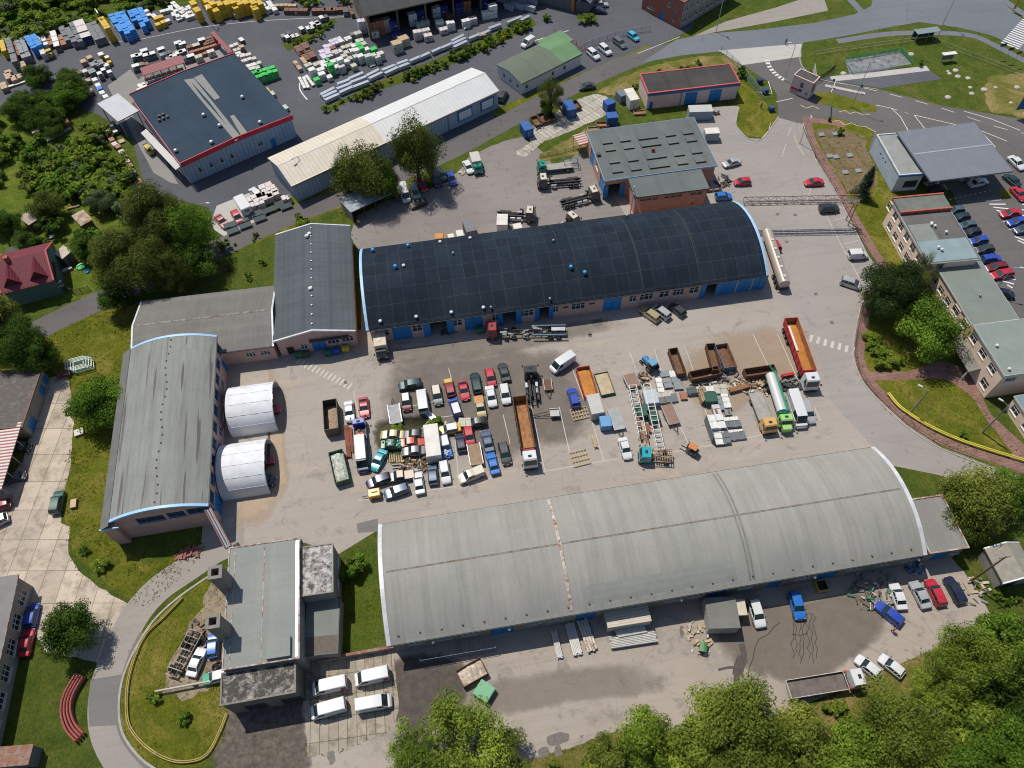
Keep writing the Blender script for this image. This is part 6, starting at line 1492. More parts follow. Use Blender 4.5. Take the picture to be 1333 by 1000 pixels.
for x,y,w_,lb in[(31,88,6.5,'long stack of timber boards near the trees'),(49,92,2.2,'square timber stack right of the long boards'),(10,98,3.0,'timber stack at the left yard edge, upper'),(18,101,2.4,'timber stack right of the upper left edge stack'),(24,99,2.0,'small timber stack beside the long boards'),(4,111,3.0,'timber stack at the left yard edge, lower'),(10,93,1.6,'short pale timber stack above the others')]:
 stack(x,y,w_,1.6,1.3,'wood',lb,RY)
stack(18,110,5.5,.8,.5,'white','white plank pack in front of the timber stacks',heading((9,113),(28,107)))
stack(68,101,2.6,1.6,.5,'white','white sheet by the dark trees',0);stack(60,96,2.2,.8,.4,'wire','grey bars by the dark trees',.4)
AX=heading((187,99),(241,82))
for i in range(7):
 for j in range(2):stack(190+i*7.2+j*2.5,100-i*2.2+j*7,1.35,1.2,.8,rg.choice(('darkg','darkg','wire','brown')),'paving sample stand in two rows below the long red roof',AX,'paving sample stands')
for x,y,c_,tp_ in[(175,72,'darkg','white'),(181,71,'darkg','white'),(187,65,'wire','white'),(190,71,'darkg','white'),(197,69,'darkg','white'),(209,63,'darkg','white'),(212,70,'wire',None),(218,68,'darkg',None),(176,85,'darkg','white'),(181,83,'wire',None),(188,82,'brown',None),(231,55,'darkg','white'),(237,56,'darkg','white'),(233,68,'darkg','white'),(237,66,'darkg','white'),(248,72,'darkg','white'),(242,74,'darkg',None),(262,51,'darkg','white'),(247,60,'brown',None),(255,58,'brown','cream'),(258,73,'cream',None),(274,66,'pinkish',None),(184,110,'white',None),(183,116,'white',None),(186,112,'white',None),(220,75,'wire',None),(225,72,'white',None)]:
 stack(x,y,1.9,1.4,1.5,c_,'dark or white lidded crate around the paving display behind the store',AX,'crates around the paving display',tp_)
stack(266,62,8,1.0,1.1,'terra','long orange brick wall sample',heading((252,67),(280,58)));stack(260,71,4,1.0,.8,'terra','short orange brick wall sample',heading((252,67),(280,58)))
for x,y in[(268,50),(272,55),(275,52)]:stack(x,y,1.2,3.0,1.4,'rust','rusty rack behind the brick wall sample',RY,'rusty racks behind the brick wall sample')
AE=heading((313,78),(330,73))
for x,y,w_,c_ in[(304,58,2.4,'pinkish'),(308,64,2,'cream'),(314,60,1.4,'wood'),(306,70,3,'white'),(312,71,2.4,'white'),(319,71,3,'pinkish'),(322,77,4.5,'pinkish'),(324,85,3.5,'white'),(329,88,3.5,'pinkish'),(334,82,2.4,'mint')]:stack(x,y,w_,1.3,1.4,c_,'pale pack along the flank of the store by the green packs',AE,'pale packs along the store flank')
for x,y in[(331,93),(341,91),(351,88),(336,98),(346,95),(354,92)]:stack(x,y,2.6,1.3,2.2,'green','bright green pack in the double row at the store flank',AE,'bright green packs',tiers=2)
for x,y,c_,lb in[(347,116,'yellow','small yellow crate at the store wall'),(354,121,'mint','pale green crate at the store wall'),(371,139,'mint','pale crate at the corner of the store'),(314,51,'rust','rusty skip with a white lid on open asphalt')]:stack(x,y,1.8,1.2,1.0,c_,lb,RY,None,'white' if 'white lid' in lb else None)
AB=heading((400,90),(440,76))
for x,y,c_,h,w_ in[(165,500,'cream',1.4,2),(255,490,'cream',1.4,2),(200,545,'white',2.8,1.7),(290,545,'white',2,2),(300,590,'white',1.8,1.8),(380,620,'white',1.2,1.4),(250,645,'green',1.6,1.5),(320,470,'white',1.6,2),(335,500,'white',1.8,2),(355,450,'green',1.6,1.2),(390,495,'green',3,1.5),(430,460,'white',2,2),(445,520,'white',1.8,1.8),(485,440,'white',3,1.7),(500,510,'pinkish',2,1.7),(550,460,'white',2,1.8),(530,400,'cream',2,1.6),(630,505,'cream',1.4,1.5),(595,430,'cream',2,1.6),(560,370,'cream',2,1.7),(610,350,'white',2,2),(655,345,'white',2,1.6),(695,405,'white',2.2,1.7),(640,415,'mint',2,1.6),(680,290,'green',1.8,1.4),(705,325,'green',2.2,1.4),(755,335,'white',1.6,1.6),(775,405,'mint',2.4,1.8),(825,400,'mint',2.2,1.6),(830,335,'green',1.5,1.8),(870,415,'mint',2,1.5),(900,380,'pinkish',2,1.8),(330,355,'lilac',1.2,3),(340,385,'lilac',1.3,3),(355,410,'lilac',1.2,3),(400,290,'lilac',.9,4.5),(440,245,'lilac',.9,3.5),(540,240,'white',1.2,3.5),(590,215,'white',1,3),(630,180,'grey',1.6,2.2),(670,175,'cream',1.6,2.0),(690,250,'mint',1.6,2.2),(725,285,'cream',1.6,1.8),(470,365,'lilac',1.6,2.2),(440,365,'cream',1.6,1.8),(540,315,'cream',1.2,2.2),(590,300,'cream',1.2,2),(640,300,'white',1.6,2),(815,500,'white',.4,1.6),(400,330,'brown',.8,2.4)]:
 stack(380+x/7.84,20+y/7.84,w_,1.5,h,c_,{'green':'green wrapped stack among the white block stacks','lilac':'lilac white pack at the back of the block field'}.get(c_,'pale wrapped block stack in the crowded field before the shelter'),AB,{'green':'green stacks in the block field','lilac':'lilac packs in the block field'}.get(c_,'pale stacks in the block field'))
for x,y in[(390,65),(398,61),(396,72),(404,68)]:stack(x,y,4.6,1.8,1.0,'rust','dark rusty plate stack left of the block field',heading((385,60),(402,85)),'rusty plate stacks')
stack(387,84,4,1.1,1.1,'wood','pale timber pack beside the rusty plates',heading((382,80),(391,91)))
stack(395,78,3,1.1,1.3,'wood','brown timber pack on the rusty plates',heading((382,80),(391,91)))
for i,(a,b)in enumerate([((390,102),(396,112)),((395,100),(401,113)),((398,97),(408,111))]):stack((a[0]+b[0])/2,(a[1]+b[1])/2,5,.8,.6,'white','bundle of white pipes at the near corner of the block field',heading(a,b),'white pipe bundles',name='pipe_bundle',cat='pipe bundle')
for x,y,h,lb in[(516,55,2.6,'big cream block stack standing alone, nearer one'),(525,49,2.2,'big cream block stack behind the lone nearer one')]:stack(x,y,2.6,2.2,h,'cream',lb,AB,None,'wood')
AS=heading((475,22),(640,-15))
for x,y,h,c_ in[(543,40,2.4,'pinkish'),(554,38,2,'pinkish'),(557,45,1.6,'pinkish'),(572,27,2.2,'white'),(577,37,1.4,'pinkish'),(586,28,2.4,'white'),(606,25,2.2,'white'),(615,23,1.8,'pinkish'),(632,15,2,'white'),(641,6,3.5,'white'),(547,30,2.2,'mint'),(553,27,2,'mint'),(487,40,1.8,'white'),(516,42,1.6,'navy'),(470,26,3.6,'lilac'),(483,28,4,'terra'),(493,25,4,'terra'),(502,24,3.6,'cream'),(512,26,3.4,'navy'),(536,17,3.4,'white'),(546,12,3.4,'navy'),(567,8,3,'white'),(577,6,3,'navy'),(597,2,3.2,'navy'),(607,0,3.2,'crimson' if False else 'terra'),(628,-2,3,'navy'),(585,18,1,'terra')]:
 stack(x,y,2.2,1.6,h,c_,'wrapped stack at or under the open front of the storage shelter',AS,'stacks at the storage shelter')
for i in range(14):
 k=i/13;x=367+58*k+rg.uniform(-3,3);y=49-26*k+rg.uniform(-4,5)
 stack(x,y,1.6,1.2,1.2,rg.choice(('darkg','darkg','wire')),'dark crate with white lid along the planted wedge',RY,'crates along the planted wedge',rg.choice(('white','white','pinkish',None)))
STL=mat('zinc_sections',(.50,.54,.60),.35,.12,2,.4)
def bundle(a,b,label,group=None,wd=.9,n=5,r=.09,layers=2,m=STL,square=True,name='steel_bundle',cat='steel bundle',z0=.2):
 p,q=P(*a),P(*b);c=(p+q)/2;d=q-p;L=d.length
 t=thing(name,label,cat,(c.x,c.y,0),atan2(d.y,d.x),group)
 mb=MB()
 for k in range(layers):
  for i in range(n):
   y=-wd/2+wd*(i+.5)/n;e=rg.uniform(-.15,.15)
   if square:mb.box(-L/2+e,L/2+e,y-wd/n*.42,y+wd/n*.42,z0+k*r*2.2,z0+k*r*2.2+r*2)
   else:mb.cyl((-L/2+e,y,z0+r+k*r*1.9),(L/2+e,y,z0+r+k*r*1.9),r,None,8)
 mb.build('sections',m,t)
 mb=MB()
 for x in(-L*.35,0,L*.35):mb.box(x-.07,x+.07,-wd/2-.05,wd/2+.05,0,z0-.003)
 mb.build('bearers',PAL,t);return t
for q in[(418,128,436,119),(421,131,439,123),(424,135,442,127),(440,114,456,108),(440,120,458,113),(443,125,461,117),(455,107,474,99),(457,112,478,104),(460,118,481,110),(478,103,494,95),(481,107,498,99),(498,96,515,89),(502,100,519,92),(517,88,531,83),(520,92,533,87),(534,84,548,78),(547,79,560,73),(563,72,575,66.5),(575,67,589,61),(588,58,604,50),(589,62,606,54),(591,66,608,58),(610,55,625,49),(625,50,638,44),(636,42,652,36),(660,34,679,26),(678,31,689,25)]:
 bundle(q[:2],q[2:],'bundle of pale zinc sections in the line along the planted strip','zinc bundles along the planted strip',.85,4,.14,3)
for q in[(648,2,667,6),(667,4,684,9),(665,9,682,14),(657,11,668,15),(684,5,699,9),(684,13,696,17)]:bundle(q[:2],q[2:],'bundle of pale zinc sections at the top beyond the shelter','zinc bundles beyond the shelter',1.0,4,.16,4)
stack(627,44,2.0,1.6,1.0,'wood','orange timber crate on the zinc sections by the lamp',AS)
t,L=place('box_trailer','white box trailer on the display bay beside the red car','trailer',(311,258),(322,275),1.6)
mb=MB();mb.bevbox(-L/2,L/2,-1.15,1.15,.6,2.5,.12);mb.build('box_body',paint('paint_white',CARCOL['white']),t);axles(t,(-.5,.6),2.1,.33)
mb=MB();mb.bevbox(L/2-.01,L/2+.02,-.5,.5,1.5,2.0,.01);mb.build('window',CGLASS,t)
AD=heading((334,256),(362,246))
for x,y,w_ in[(327,258,2.4),(333,255,2.6),(338,258,3.0),(334,264,3.2),(341,253,2.6),(347,256,2.6),(348,250,3.2),(355,252,2.6),(345,241,3),(349,245,3.2),(353,249,3),(372,256,2.0)]:stack(x,y,w_,1.5,1.6,'pinkish','white wrapped pack on the display bay at the warehouse gable',AD,'white packs on the display bay')
PANELG=glassmat('dark_panel_glass',(.012,.028,.03),.25)
for i,(x,y)in enumerate([(299,292),(303,300),(315,286),(319,293),(334,277),(338,284),(350,273),(357,270),(365,264),(372,268)]):
 c=P(x,y,.8);t=thing('solar_table','dark glazed display panel leaning at the grass strip of the bay','solar table',(c.x,c.y,0),AD,'dark display panels on the bay')
 mb=MB();M=Matrix.Translation((0,0,.75))@Matrix.Rotation(.35,4,'X');mb.box(-1.3,1.3,-.55,.55,-.03,.03,0,M);mb.build('glazing',PANELG,t)
 mb=MB();[mb.bar((s*1.2,.3,0),(s*1.2,.3,.85),.06)for s in(-1,1)];[mb.bar((s*1.2,-.45,0),(s*1.2,-.45,.55),.06)for s in(-1,1)];mb.build('legs',GALV,t)
def skip(label,rear,front,z,w_,mo,mi2,fill=None,fz=.5,ribs=6,name='skip',cat='skip',taper=0,z0=.15):
 t,L=place(name,label,cat,rear,front,z);open_body(t,-L/2,L/2,w_,z0,z,mo,mi2,.08,taper,name='body',ribs=ribs,fill=fill,fillz=fz)
 mb=MB()
 for s in(-.5,.5):mb.box(-L/2,L/2,s-.08,s+.08,0,z0-.004)
 mb.build('skids',CHASSIS,t);return t,L
GREENC=rusty('container_green',(.03,.12,.07),(.10,.08,.05),.58)
skip('tall dark steel scrap container open at the top with light rubble in it',(428.5,520),(431,558.5),2.5,2.45,rusty('container_dark',(.10,.095,.09),(.14,.09,.06),.5),mat('container_inside',(.05,.04,.035),.9,.3),RUBBLE,.22)
skip('green scrap container heaped with whitish rubble',(436.3,586.5),(445.2,626),1.7,2.45,GREENC,GREENC,mat('rubble_white',(.40,.41,.36),.9,.75,2.2),.85)
skip('red sided skip holding ochre sand beside the blue hatchback',(758.5,477),(770,515),1.3,2.5,mat('skip_red',(.42,.02,.02),.6,.2),RUSTIN,SANDIN,.35)
skip('low green edged box of sand right of the red skip',(782,485),(792,513),.7,2.6,GREENC,RUSTIN,mat('sand_pale',(.42,.34,.22),.95,.25,1.2),.7)
skip('dark brown open trough pointing at the hangar',(876,453),(888,486),1.6,1.7,BROWNP,BROWNP,None)
skip('dark brown trough at right angles to the next one',(925,447),(934,481),1.6,1.7,BROWNP,BROWNP)
skip('dark brown trough lying along the yard rows',(899,489),(937,481),1.6,1.8,BROWNP,BROWNP)
skip('brown ribbed trough, right end of the trough group',(970,485),(1010,479),1.5,1.7,BROWNP,BROWNP,None,.5,5)
skip('rusty open skip with blue front and brown scrap inside',(939,447.5),(951.5,478),1.7,2.4,rusty('container_blue',(.07,.14,.22),(.15,.07,.035),.55),RUSTIN,mat('scrap_brown',(.14,.07,.04),.9,.5,3),.4)
skip('rusty open skip filled with white junk behind the grey hangar',(598,884),(630,866),1.2,2.6,rusty('container_black',(.05,.04,.035),(.14,.06,.03),.5),RUSTIN,mat('junk_white',(.45,.38,.30),.8,.7,1.6),.75,z0=.2)
YSK=paint('paint_yellow',CARCOL['yellow'])
t,L=skip('small yellow skip in the shade of the grey hangar',(1064,763),(1077,761),1.1,1.6,YSK,CHASSIS)
def container(label,rear,front,z,w_,m,name='container',cat='container',ribs=True,roofm=None):
 t,L=place(name,label,cat,rear,front,z);mb=MB();mb.bevbox(-L/2,L/2,-w_/2,w_/2,.12,z,.05)
 if ribs:
  n=int(L/.55)
  for i in range(n):
   x=-L/2+.3+(L-.6)*i/max(n-1,1)
   for s in(-1,1):mb.box(x-.08,x+.08,s*(w_/2+.015)-.02,s*(w_/2+.015)+.02,.3,z-.15)
 mb.build('body',m,t);mb=MB()
 for s in(-1,1):mb.box(-L/2,L/2,s*w_/2*.8-.08,s*w_/2*.8+.08,0,.117)
 mb.build('skids',CHASSIS,t)
 mb=MB();mb.box(L/2+.003,L/2+.04,-w_/2+.12,-.03,.25,z-.15);mb.box(L/2+.003,L/2+.04,.03,w_/2-.12,.25,z-.15);d=mb.build('door',m,t)
 mb=MB();[mb.bar((L/2+.07,y,.3),(L/2+.07,y,z-.2),.05)for y in(-.25,.25)];mb.build('lock_bar',GALV,d)
 if roofm:mb=MB();mb.bevbox(-L/2-.05,L/2+.05,-w_/2-.05,w_/2+.05,z+.003,z+.10,.03);mb.build('roof',roofm,t)
 return t
BOXW=mat('container_white',(.60,.58,.53),.6,.14,.5)
BLUC=mat('container_bright_blue',(.015,.085,.30),.55,.2,.7)
container('white box body standing among the wrecks',(560,552),(564.8,593.5),2.7,2.5,BOXW)
container('pale grey box body behind the red sand skip',(771,513),(779,538),2.3,2.3,mat('box_pale_grey',(.42,.41,.39),.7,.12))
container('small light blue container beside the pale grey box body',(787,541),(790,555),1.7,1.9,mat('container_sky',(.10,.26,.48),.55,.15))
container('dark green flat container behind the white scaffolding, upper one',(835,526),(840,541),1.4,2.0,mat('tarp_green',(.012,.07,.045),.6,.2))
container('dark green flat container beside the white scaffolding, lower one',(848,533),(854,549),1.4,1.9,mat('tarp_green',(.012,.07,.045),.6,.2))
container('dark green crate at the head of the building goods',(924,510),(927,523),1.6,2.2,mat('tarp_green',(.012,.07,.045),.6,.2))
container('pale blue grey container partly under the scaffolding',(845,507),(850,525),1.6,2.4,mat('container_mist',(.38,.43,.46),.6,.12))
container('white roofed silver container behind the dark hangar',(654,279),(653.5,293),2.6,2.2,GALV,roofm=BOXW)
container('slate grey container with a red end behind the dark hangar',(608,286),(614,301),2.4,2.2,mat('container_slate',(.13,.135,.15),.6,.15))
container('orange box at the back edge of the dark hangar',(566,307.5),(577,306.5),1.6,1.6,mat('box_orange',(.50,.19,.04),.6,.1))
container('pale crate behind the dark hangar beside the slate container',(594,304),(603,302.5),1.4,1.8,BOXW)
container('white low cover behind the dark hangar',(583,308),(591,306.5),.8,1.4,BOXW)
container('white cover on the grass behind the dark hangar',(668,295),(679,293),1.0,1.6,BOXW)
container('bright blue container by the slender tree',(738,130),(745,143),2.5,2.3,BLUC)
container('bright blue container at the left end of the slab path',(682,158),(689,169),2.4,2.2,BLUC)
container('bright blue container nearest the white cabin',(788,134),(799,130),2.4,2.1,BLUC)
container('bright blue container with pale roof strip on the grass by the skylight workshop',(790,150),(804,149),2.5,2.3,BLUC)
container('white cabin with a dark roof opening beside the pale pink garage',(818,115),(827,130),2.8,2.3,BOXW)
container('slate roofed lean-to cabin beside the white cabin',(805,122),(814,119),2.2,2.6,mat('cabin_slate',(.13,.16,.19),.8,.15))
container('blue grey walled container with white roof rim before the garage gates',(897,142),(927,141),2.4,2.5,mat('container_bluegrey',(.22,.29,.38),.6,.15),roofm=mat('container_roof_rim',(.42,.43,.42),.6,.1))
container('white and blue trailer box right of the skylight workshop',(918,171),(936,170),2.2,2.0,mat('trailer_blue_white',(.30,.38,.42),.6,.3,.5),roofm=BOXW)
t=container('grey white storage container behind the grey hangar',(789,806),(845,797),2.7,2.6,mat('container_weathered',(.34,.35,.33),.65,.2,.4),roofm=ribmat('container_roof_cream',(.50,.45,.37),.35,1,None,.6))
t=container('office container with grey flat roof and brown edges behind the grey hangar',(937,778),(944,818),2.9,4.4,mat('container_office',(.36,.35,.33),.7,.15,.5),roofm=mat('felt_roof_grey',(.155,.155,.14),.85,.15,.4))
t=container('small cream roofed cabin beside the white estate',(960,781),(964,801),2.3,2.0,mat('cabin_dark',(.10,.10,.10),.7),roofm=mat('roof_cream',(.50,.44,.34),.85,.15,1))
container('mint green steel bin beside the rusty junk skip',(624,909),(636,890),1.3,2.4,rusty('bin_mint',(.16,.38,.22),(.20,.17,.10),.60),'bin','bin')
for i,(x,y)in enumerate([(697,155),(706,151),(715,148),(733,137)]):skip('brown open skip in the row under the slender tree, number %s from the left'%('one','two','three','four')[i],(x-3,y-4),(x+5,y+7),1.0,1.8,BROWNP,BROWNP,ribs=3)
skip('brown skip right of the bright blue container',(746,131),(753,140),1.0,1.8,BROWNP,BROWNP,ribs=3)
skip('pale brown skip on the bank above the skylight workshop, longer one',(776,161),(792,161),.8,1.8,rusty('skip_pale',(.30,.27,.22),(.16,.08,.05),.5),RUSTIN,ribs=3)
skip('pale skip on the bank touching the skylight workshop roof',(765,168),(780,167),.6,1.5,mat('skip_white',(.42,.38,.33),.8),RUSTIN,ribs=3)
skip('pale concrete trough in front of the white cabin',(825,146),(840,145),.6,1.4,mat('trough_concrete',(.35,.27,.22),.9,.2),RUSTIN,ribs=0)
def trailer(label,rear,front,w_,m,bed=.7,rails=True,bar=1.6):
 t,L=place('trailer',label,'trailer',rear,front,bed);mb=MB();mb.box(-L/2,L/2,-w_/2,w_/2,bed-.12,bed)
 mb.build('deck',m,t);frame(t,-L/2,L/2,bed-.41,.8);axles(t,(-.5,.4),w_,.3)
 if rails:
  mb=MB()
  for s in(-1,1):mb.box(-L/2,L/2,s*(w_/2-.05)-.05,s*(w_/2-.05)+.05,bed+.003,bed+.28)
  mb.build('side_rail',GALV,t)
 mb=MB();mb.bar((L/2,.5,bed-.25),(L/2+bar,0,bed-.25),.1);mb.bar((L/2,-.5,bed-.25),(L/2+bar,0,bed-.25),.1);mb.build('drawbar',CHASSIS,t);return t,L
DKG=mat('deck_light_grey',(.30,.31,.31),.7,.2,1)
trailer('grey flat car trailer in the second yard row',(516,551),(512,527),2.2,DKG)
trailer('brown decked flatbed trailer with blue chassis in front of the red car',(616,578),(621,605),2.3,mat('deck_wood_brown',(.27,.19,.12),.85,.2,1),.9)
trailer('long grey car transporter trailer beside the small light blue container',(797,531),(807,559),2.1,DKG)
trailer('white edged trailer with brown deck in the middle of the yard',(867,527),(878,552),2.1,mat('deck_redbrown',(.24,.15,.115),.85,.15,1),.8)
trailer('small dark trailer behind the black tractor unit',(712,494),(714,508),1.5,BROWNP,.6)
trailer('small pale trailer with long drawbar right of the ochre tipper',(728,537),(716,538),1.6,mat('deck_cream',(.42,.40,.36),.7,.15),.8,True,3.4)
trailer('flat trailer loaded with a brown sheet below the tractor',(818,487),(826,504),2.4,mat('deck_redbrown',(.24,.15,.115),.85,.15,1),.8)
t,L=place('compressor','yellow trailer compressor at the lower left corner of the wreck rows','compressor',(495,641),(473,645),.9)
mb=MB();mb.bevbox(-L/2,L/2-.8,-.75,.75,.35,1.35,.1);mb.build('housing',paint('paint_ochre',(.50,.26,.02)),t);mb=MB();mb.bar((L/2-.8,0,.45),(L/2+.3,0,.45),.1);mb.build('drawbar',CHASSIS,t);axles(t,(-.3,),1.6,.3)
mb=MB();mb.box(-L/2+.4,L/2-1.4,-.08,.08,1.352,1.40);mb.build('lid_seam',CHASSIS,t)
def woodframe(label,px,a,b,rz):
 t=tp('timber_lattice',label,'timber lattice',px,0,rz);mb=MB()
 for i in range(7):x=-a/2+a*i/6;mb.box(x-.06,x+.06,-b/2,b/2,.1,.2)
 for j in range(4):y=-b/2+b*j/3;mb.box(-a/2,a/2,y-.06,y+.06,.203,.3)
 mb.build('lattice',WOODL,t)
woodframe('pale timber lattice below the blue hatchback',(755,539),3.0,2.2,.1);woodframe('pale timber lattice on bare ground near the front line',(755,597),3.0,2.7,.1)
bundle((772,570),(776,584),'short pack of yellowish planks',None,.6,3,.08,2,WOODL,True,'plank_pack','planks');
bundle((451,556),(455,597),'bundle of rusty red pipes beside the navy van, left one',None,.8,5,.08,2,rusty('pipe_red',(.30,.09,.06),(.17,.065,.03),.5),False,'pipe_bundle','pipe bundle');bundle((456.5,558),(458,590),'bundle of rusty red pipes beside the navy van, right one',None,.6,4,.08,1,rusty('pipe_red',(.30,.09,.06),(.17,.065,.03),.5),False,'pipe_bundle','pipe bundle')
bundle((554,536),(565,546),'pale profiles lying by the boxy white van',None,1.0,4,.07,1,STL)
for i in range(7):bundle((504+i*3,592+.2*i),(505+i*3,602),'row of pale boards in the weeds','pale boards in the weeds',.22,1,.07,1,WOODL,True,'board','board',.05)
for a,b in(((510,606),(522,605)),((512,610),(523,609)),((521,605),(532,609))):bundle(a,b,'pale gas cylinder lying by the wrecks','gas cylinders by the wrecks',.3,1,.14,1,mat('cylinder_grey',(.38,.38,.36),.5,.15),False,'gas_cylinder','gas cylinder',.06)
def junk(label,px,rx,ry,n,cols,hmax=.6,name='scrap_heap',cat='scrap heap',sz=(.3,1.3)):
 t=tp(name,label,cat,px);per={}
 if n<30:rx*=.6;ry*=.6
 for i in range(n):
  k=rg.choice(cols);mb=per.setdefault(k,MB());a=rg.uniform(0,6.28);r=sqrt(rg.random())
  x,y=cos(a)*r*rx,sin(a)*r*ry;M=Matrix.Translation((x,y,rg.uniform(.02,hmax*(1.1-r))))@Matrix.Rotation(rg.uniform(0,6.28),4,'Z')@Matrix.Rotation(rg.uniform(-.35,.35),4,'X')
  l_,w2,h2=rg.uniform(*sz),rg.uniform(.08,.45),rg.uniform(.05,.3);mb.box(-l_/2,l_/2,-w2/2,w2/2,0,h2,0,M)
 for k,mb in per.items():mb.build('pieces',k,t)
 return t
WHJ=mat('junk_pale',(.42,.40,.36),.8,.4,3);GRJ=mat('junk_grey',(.18,.18,.17),.7,.5,3);DKJ=mat('junk_dark',(.035,.035,.035),.7,.4,3);GNJ=mat('junk_green',(.05,.16,.10),.6,.4,2)
junk('pale heap of scrap metal below the brown troughs',(943,496),3.4,1.8,60,(WHJ,GRJ,RUSTO),.8);junk('mixed scrap strip left of the pale heap',(915,502),3.6,1.0,30,(WHJ,GRJ,DKJ),.5)
junk('black heap of crushed car parts beside the red tipper',(1028,501),2.4,1.6,46,(DKJ,DKJ,GRJ),1.0);junk('rust and pale scrap behind the orange cabbed flatbed',(984,505),2.8,2.0,50,(WHJ,RUSTO,WOODL),.7)
junk('dark heap of branches and parts right of the pale boards',(543,602),3.2,2.2,50,(RUSTO,DKJ,WOODL),.5);junk('light junk beside the white saloon at the front edge',(541,613),1.2,.8,16,(WHJ,GRJ),.5)
junk('green machinery parts piled behind the annexe',(1137,768),4.2,3.2,80,(GNJ,GRJ,WHJ,RUSTO),1.2,'machinery_pile','machinery');junk('boards and sheets on the grass edge by the wooden pole',(1266,768),2.6,2.4,30,(WHJ,WOODL,GRJ),.5)
junk('blue drums and rubbish in the shade of the annexe',(1192,741),2.6,1.4,24,(mat('junk_blue',(.02,.16,.34),.5,.3),WHJ,DKJ),1.0);junk('wood and cardboard litter beside the office container',(908,826),2.2,3.2,34,(WOODL,WOODL,WHJ),.6)
junk('wheel and engine scrap at the foot of the chimney',(258,828),1.8,2.4,34,(DKJ,RUSTO,GRJ),.6);junk('scrap and drums behind the salmon wing',(941,236),2.0,2.0,30,(DKJ,DKJ,RUSTO),.7);junk('dark oddments by the slab path corner',(700,166),2,1.2,14,(WHJ,GRJ),.3)
junk('cardboard boxes on a trailer below the tractor',(838,492),1.6,2.6,26,(WOODL,RUSTO,DKJ),1.0);junk('dark equipment along the hangar wall between the gates',(586,432),2.6,.8,24,(DKJ,DKJ,GNJ),.9);junk('vehicle parts in the weeds between the wreck rows',(582,556),2,1.5,24,(GRJ,DKJ,WHJ),.5)
junk('rubbish in the allotment below the clay block line',(150,322),3,3,24,(GRJ,WHJ),.6);junk('brown oddments at the garage gates',(933,148),1.8,1.2,16,(RUSTO,DKJ),.5);junk('white debris on the grass of the north lot',(601,226),1.6,1.2,12,(WHJ,WOODL),.3)
c=P(606,549);stack(606,549,2.6,1.8,.9,'cream','pale yellow crate among the wrecks',-.2)
t,L=place('chassis','stripped lorry chassis lying on the scrap plot','lorry chassis',(256,822),(224,880),.8);frame(t,-L/2,L/2,.6,1.0);axles(t,(-L*.32,-L*.16,L*.36),2.2,.48)
mb=MB()
for i in range(8):x=-L/2+L*i/7;mb.box(x-.07,x+.07,-1.1,1.1,.89,1.0)
for s in(-1.05,1.05):mb.box(-L/2,L*.3,s-.05,s+.05,1.003,1.1)
mb.build('cross_frame',rusty('frame_pale',(.36,.33,.29),(.15,.08,.04),.48),t)
for x,y in((262,836),(265,833),(285,866),(281,869)):
 c=P(x,y);mb=MB();n=14
 mb.loft([[(c.x+cos(2*pi*i/n)*r,c.y+sin(2*pi*i/n)*r,z)for r,z in((.28,.05),(.5,.0),(.55,.2),(.5,.4),(.28,.35))]for i in range(n)]+[[(c.x+.28,c.y,.05),(c.x+.5,c.y,0),(c.x+.55,c.y,.2),(c.x+.5,c.y,.4),(c.x+.28,c.y,.35)]],0,False,False);tag(mb.build('tyre',TYRE),'loose lorry tyre lying on the scrap plot','tyre','loose tyres on the scrap plot')
t,L=place('scaffold_rack','white tubular scaffold gantry leaning over the middle of the yard','scaffold',(832,503),(850,588),1.0)
SCW=mat('scaffold_white',(.58,.57,.55),.5,.15);mb=MB()
for y in(-1.9,-.6,.7,1.9):
 for z in(.5,1.6):mb.bar((-L/2,y,z),(L/2*(1 if y>.5 else .55),y,z),.12)
for i in range(15):
 x=-L/2+L*i/14
 mb.bar((x,.7,1.6),(x,1.9,1.6),.1);mb.bar((x,.7,.5),(x,.7,1.6),.09);mb.bar((x,1.9,0),(x,1.9,1.6),.09)
 if x<L*.26:mb.bar((x,-1.9,1.6),(x,-.6,1.6),.09);mb.bar((x,-1.9,0),(x,-1.9,1.6),.09)
mb.build('tubes',SCW,t);mb=MB()
for i in range(12):a=rg.uniform(-L/2,L*.2);y=rg.uniform(-1.7,.5);mb.box(a,a+rg.uniform(1,2.6),y,y+rg.uniform(.2,.7),.25,rg.uniform(.4,.9))
mb.build('stored_parts',rusty('stored_brown',(.15,.11,.09),(.20,.08,.05),.45),t);mb=MB();mb.bar((-L*.1,-1.0,.4),(L*.45,-.4,.5),.25);mb.bar((-L*.15,-1.5,.4),(L*.38,-1.0,.45),.18);mb.build('poles',WOODL,t)
AG=heading((918,506),(950,500))-.1
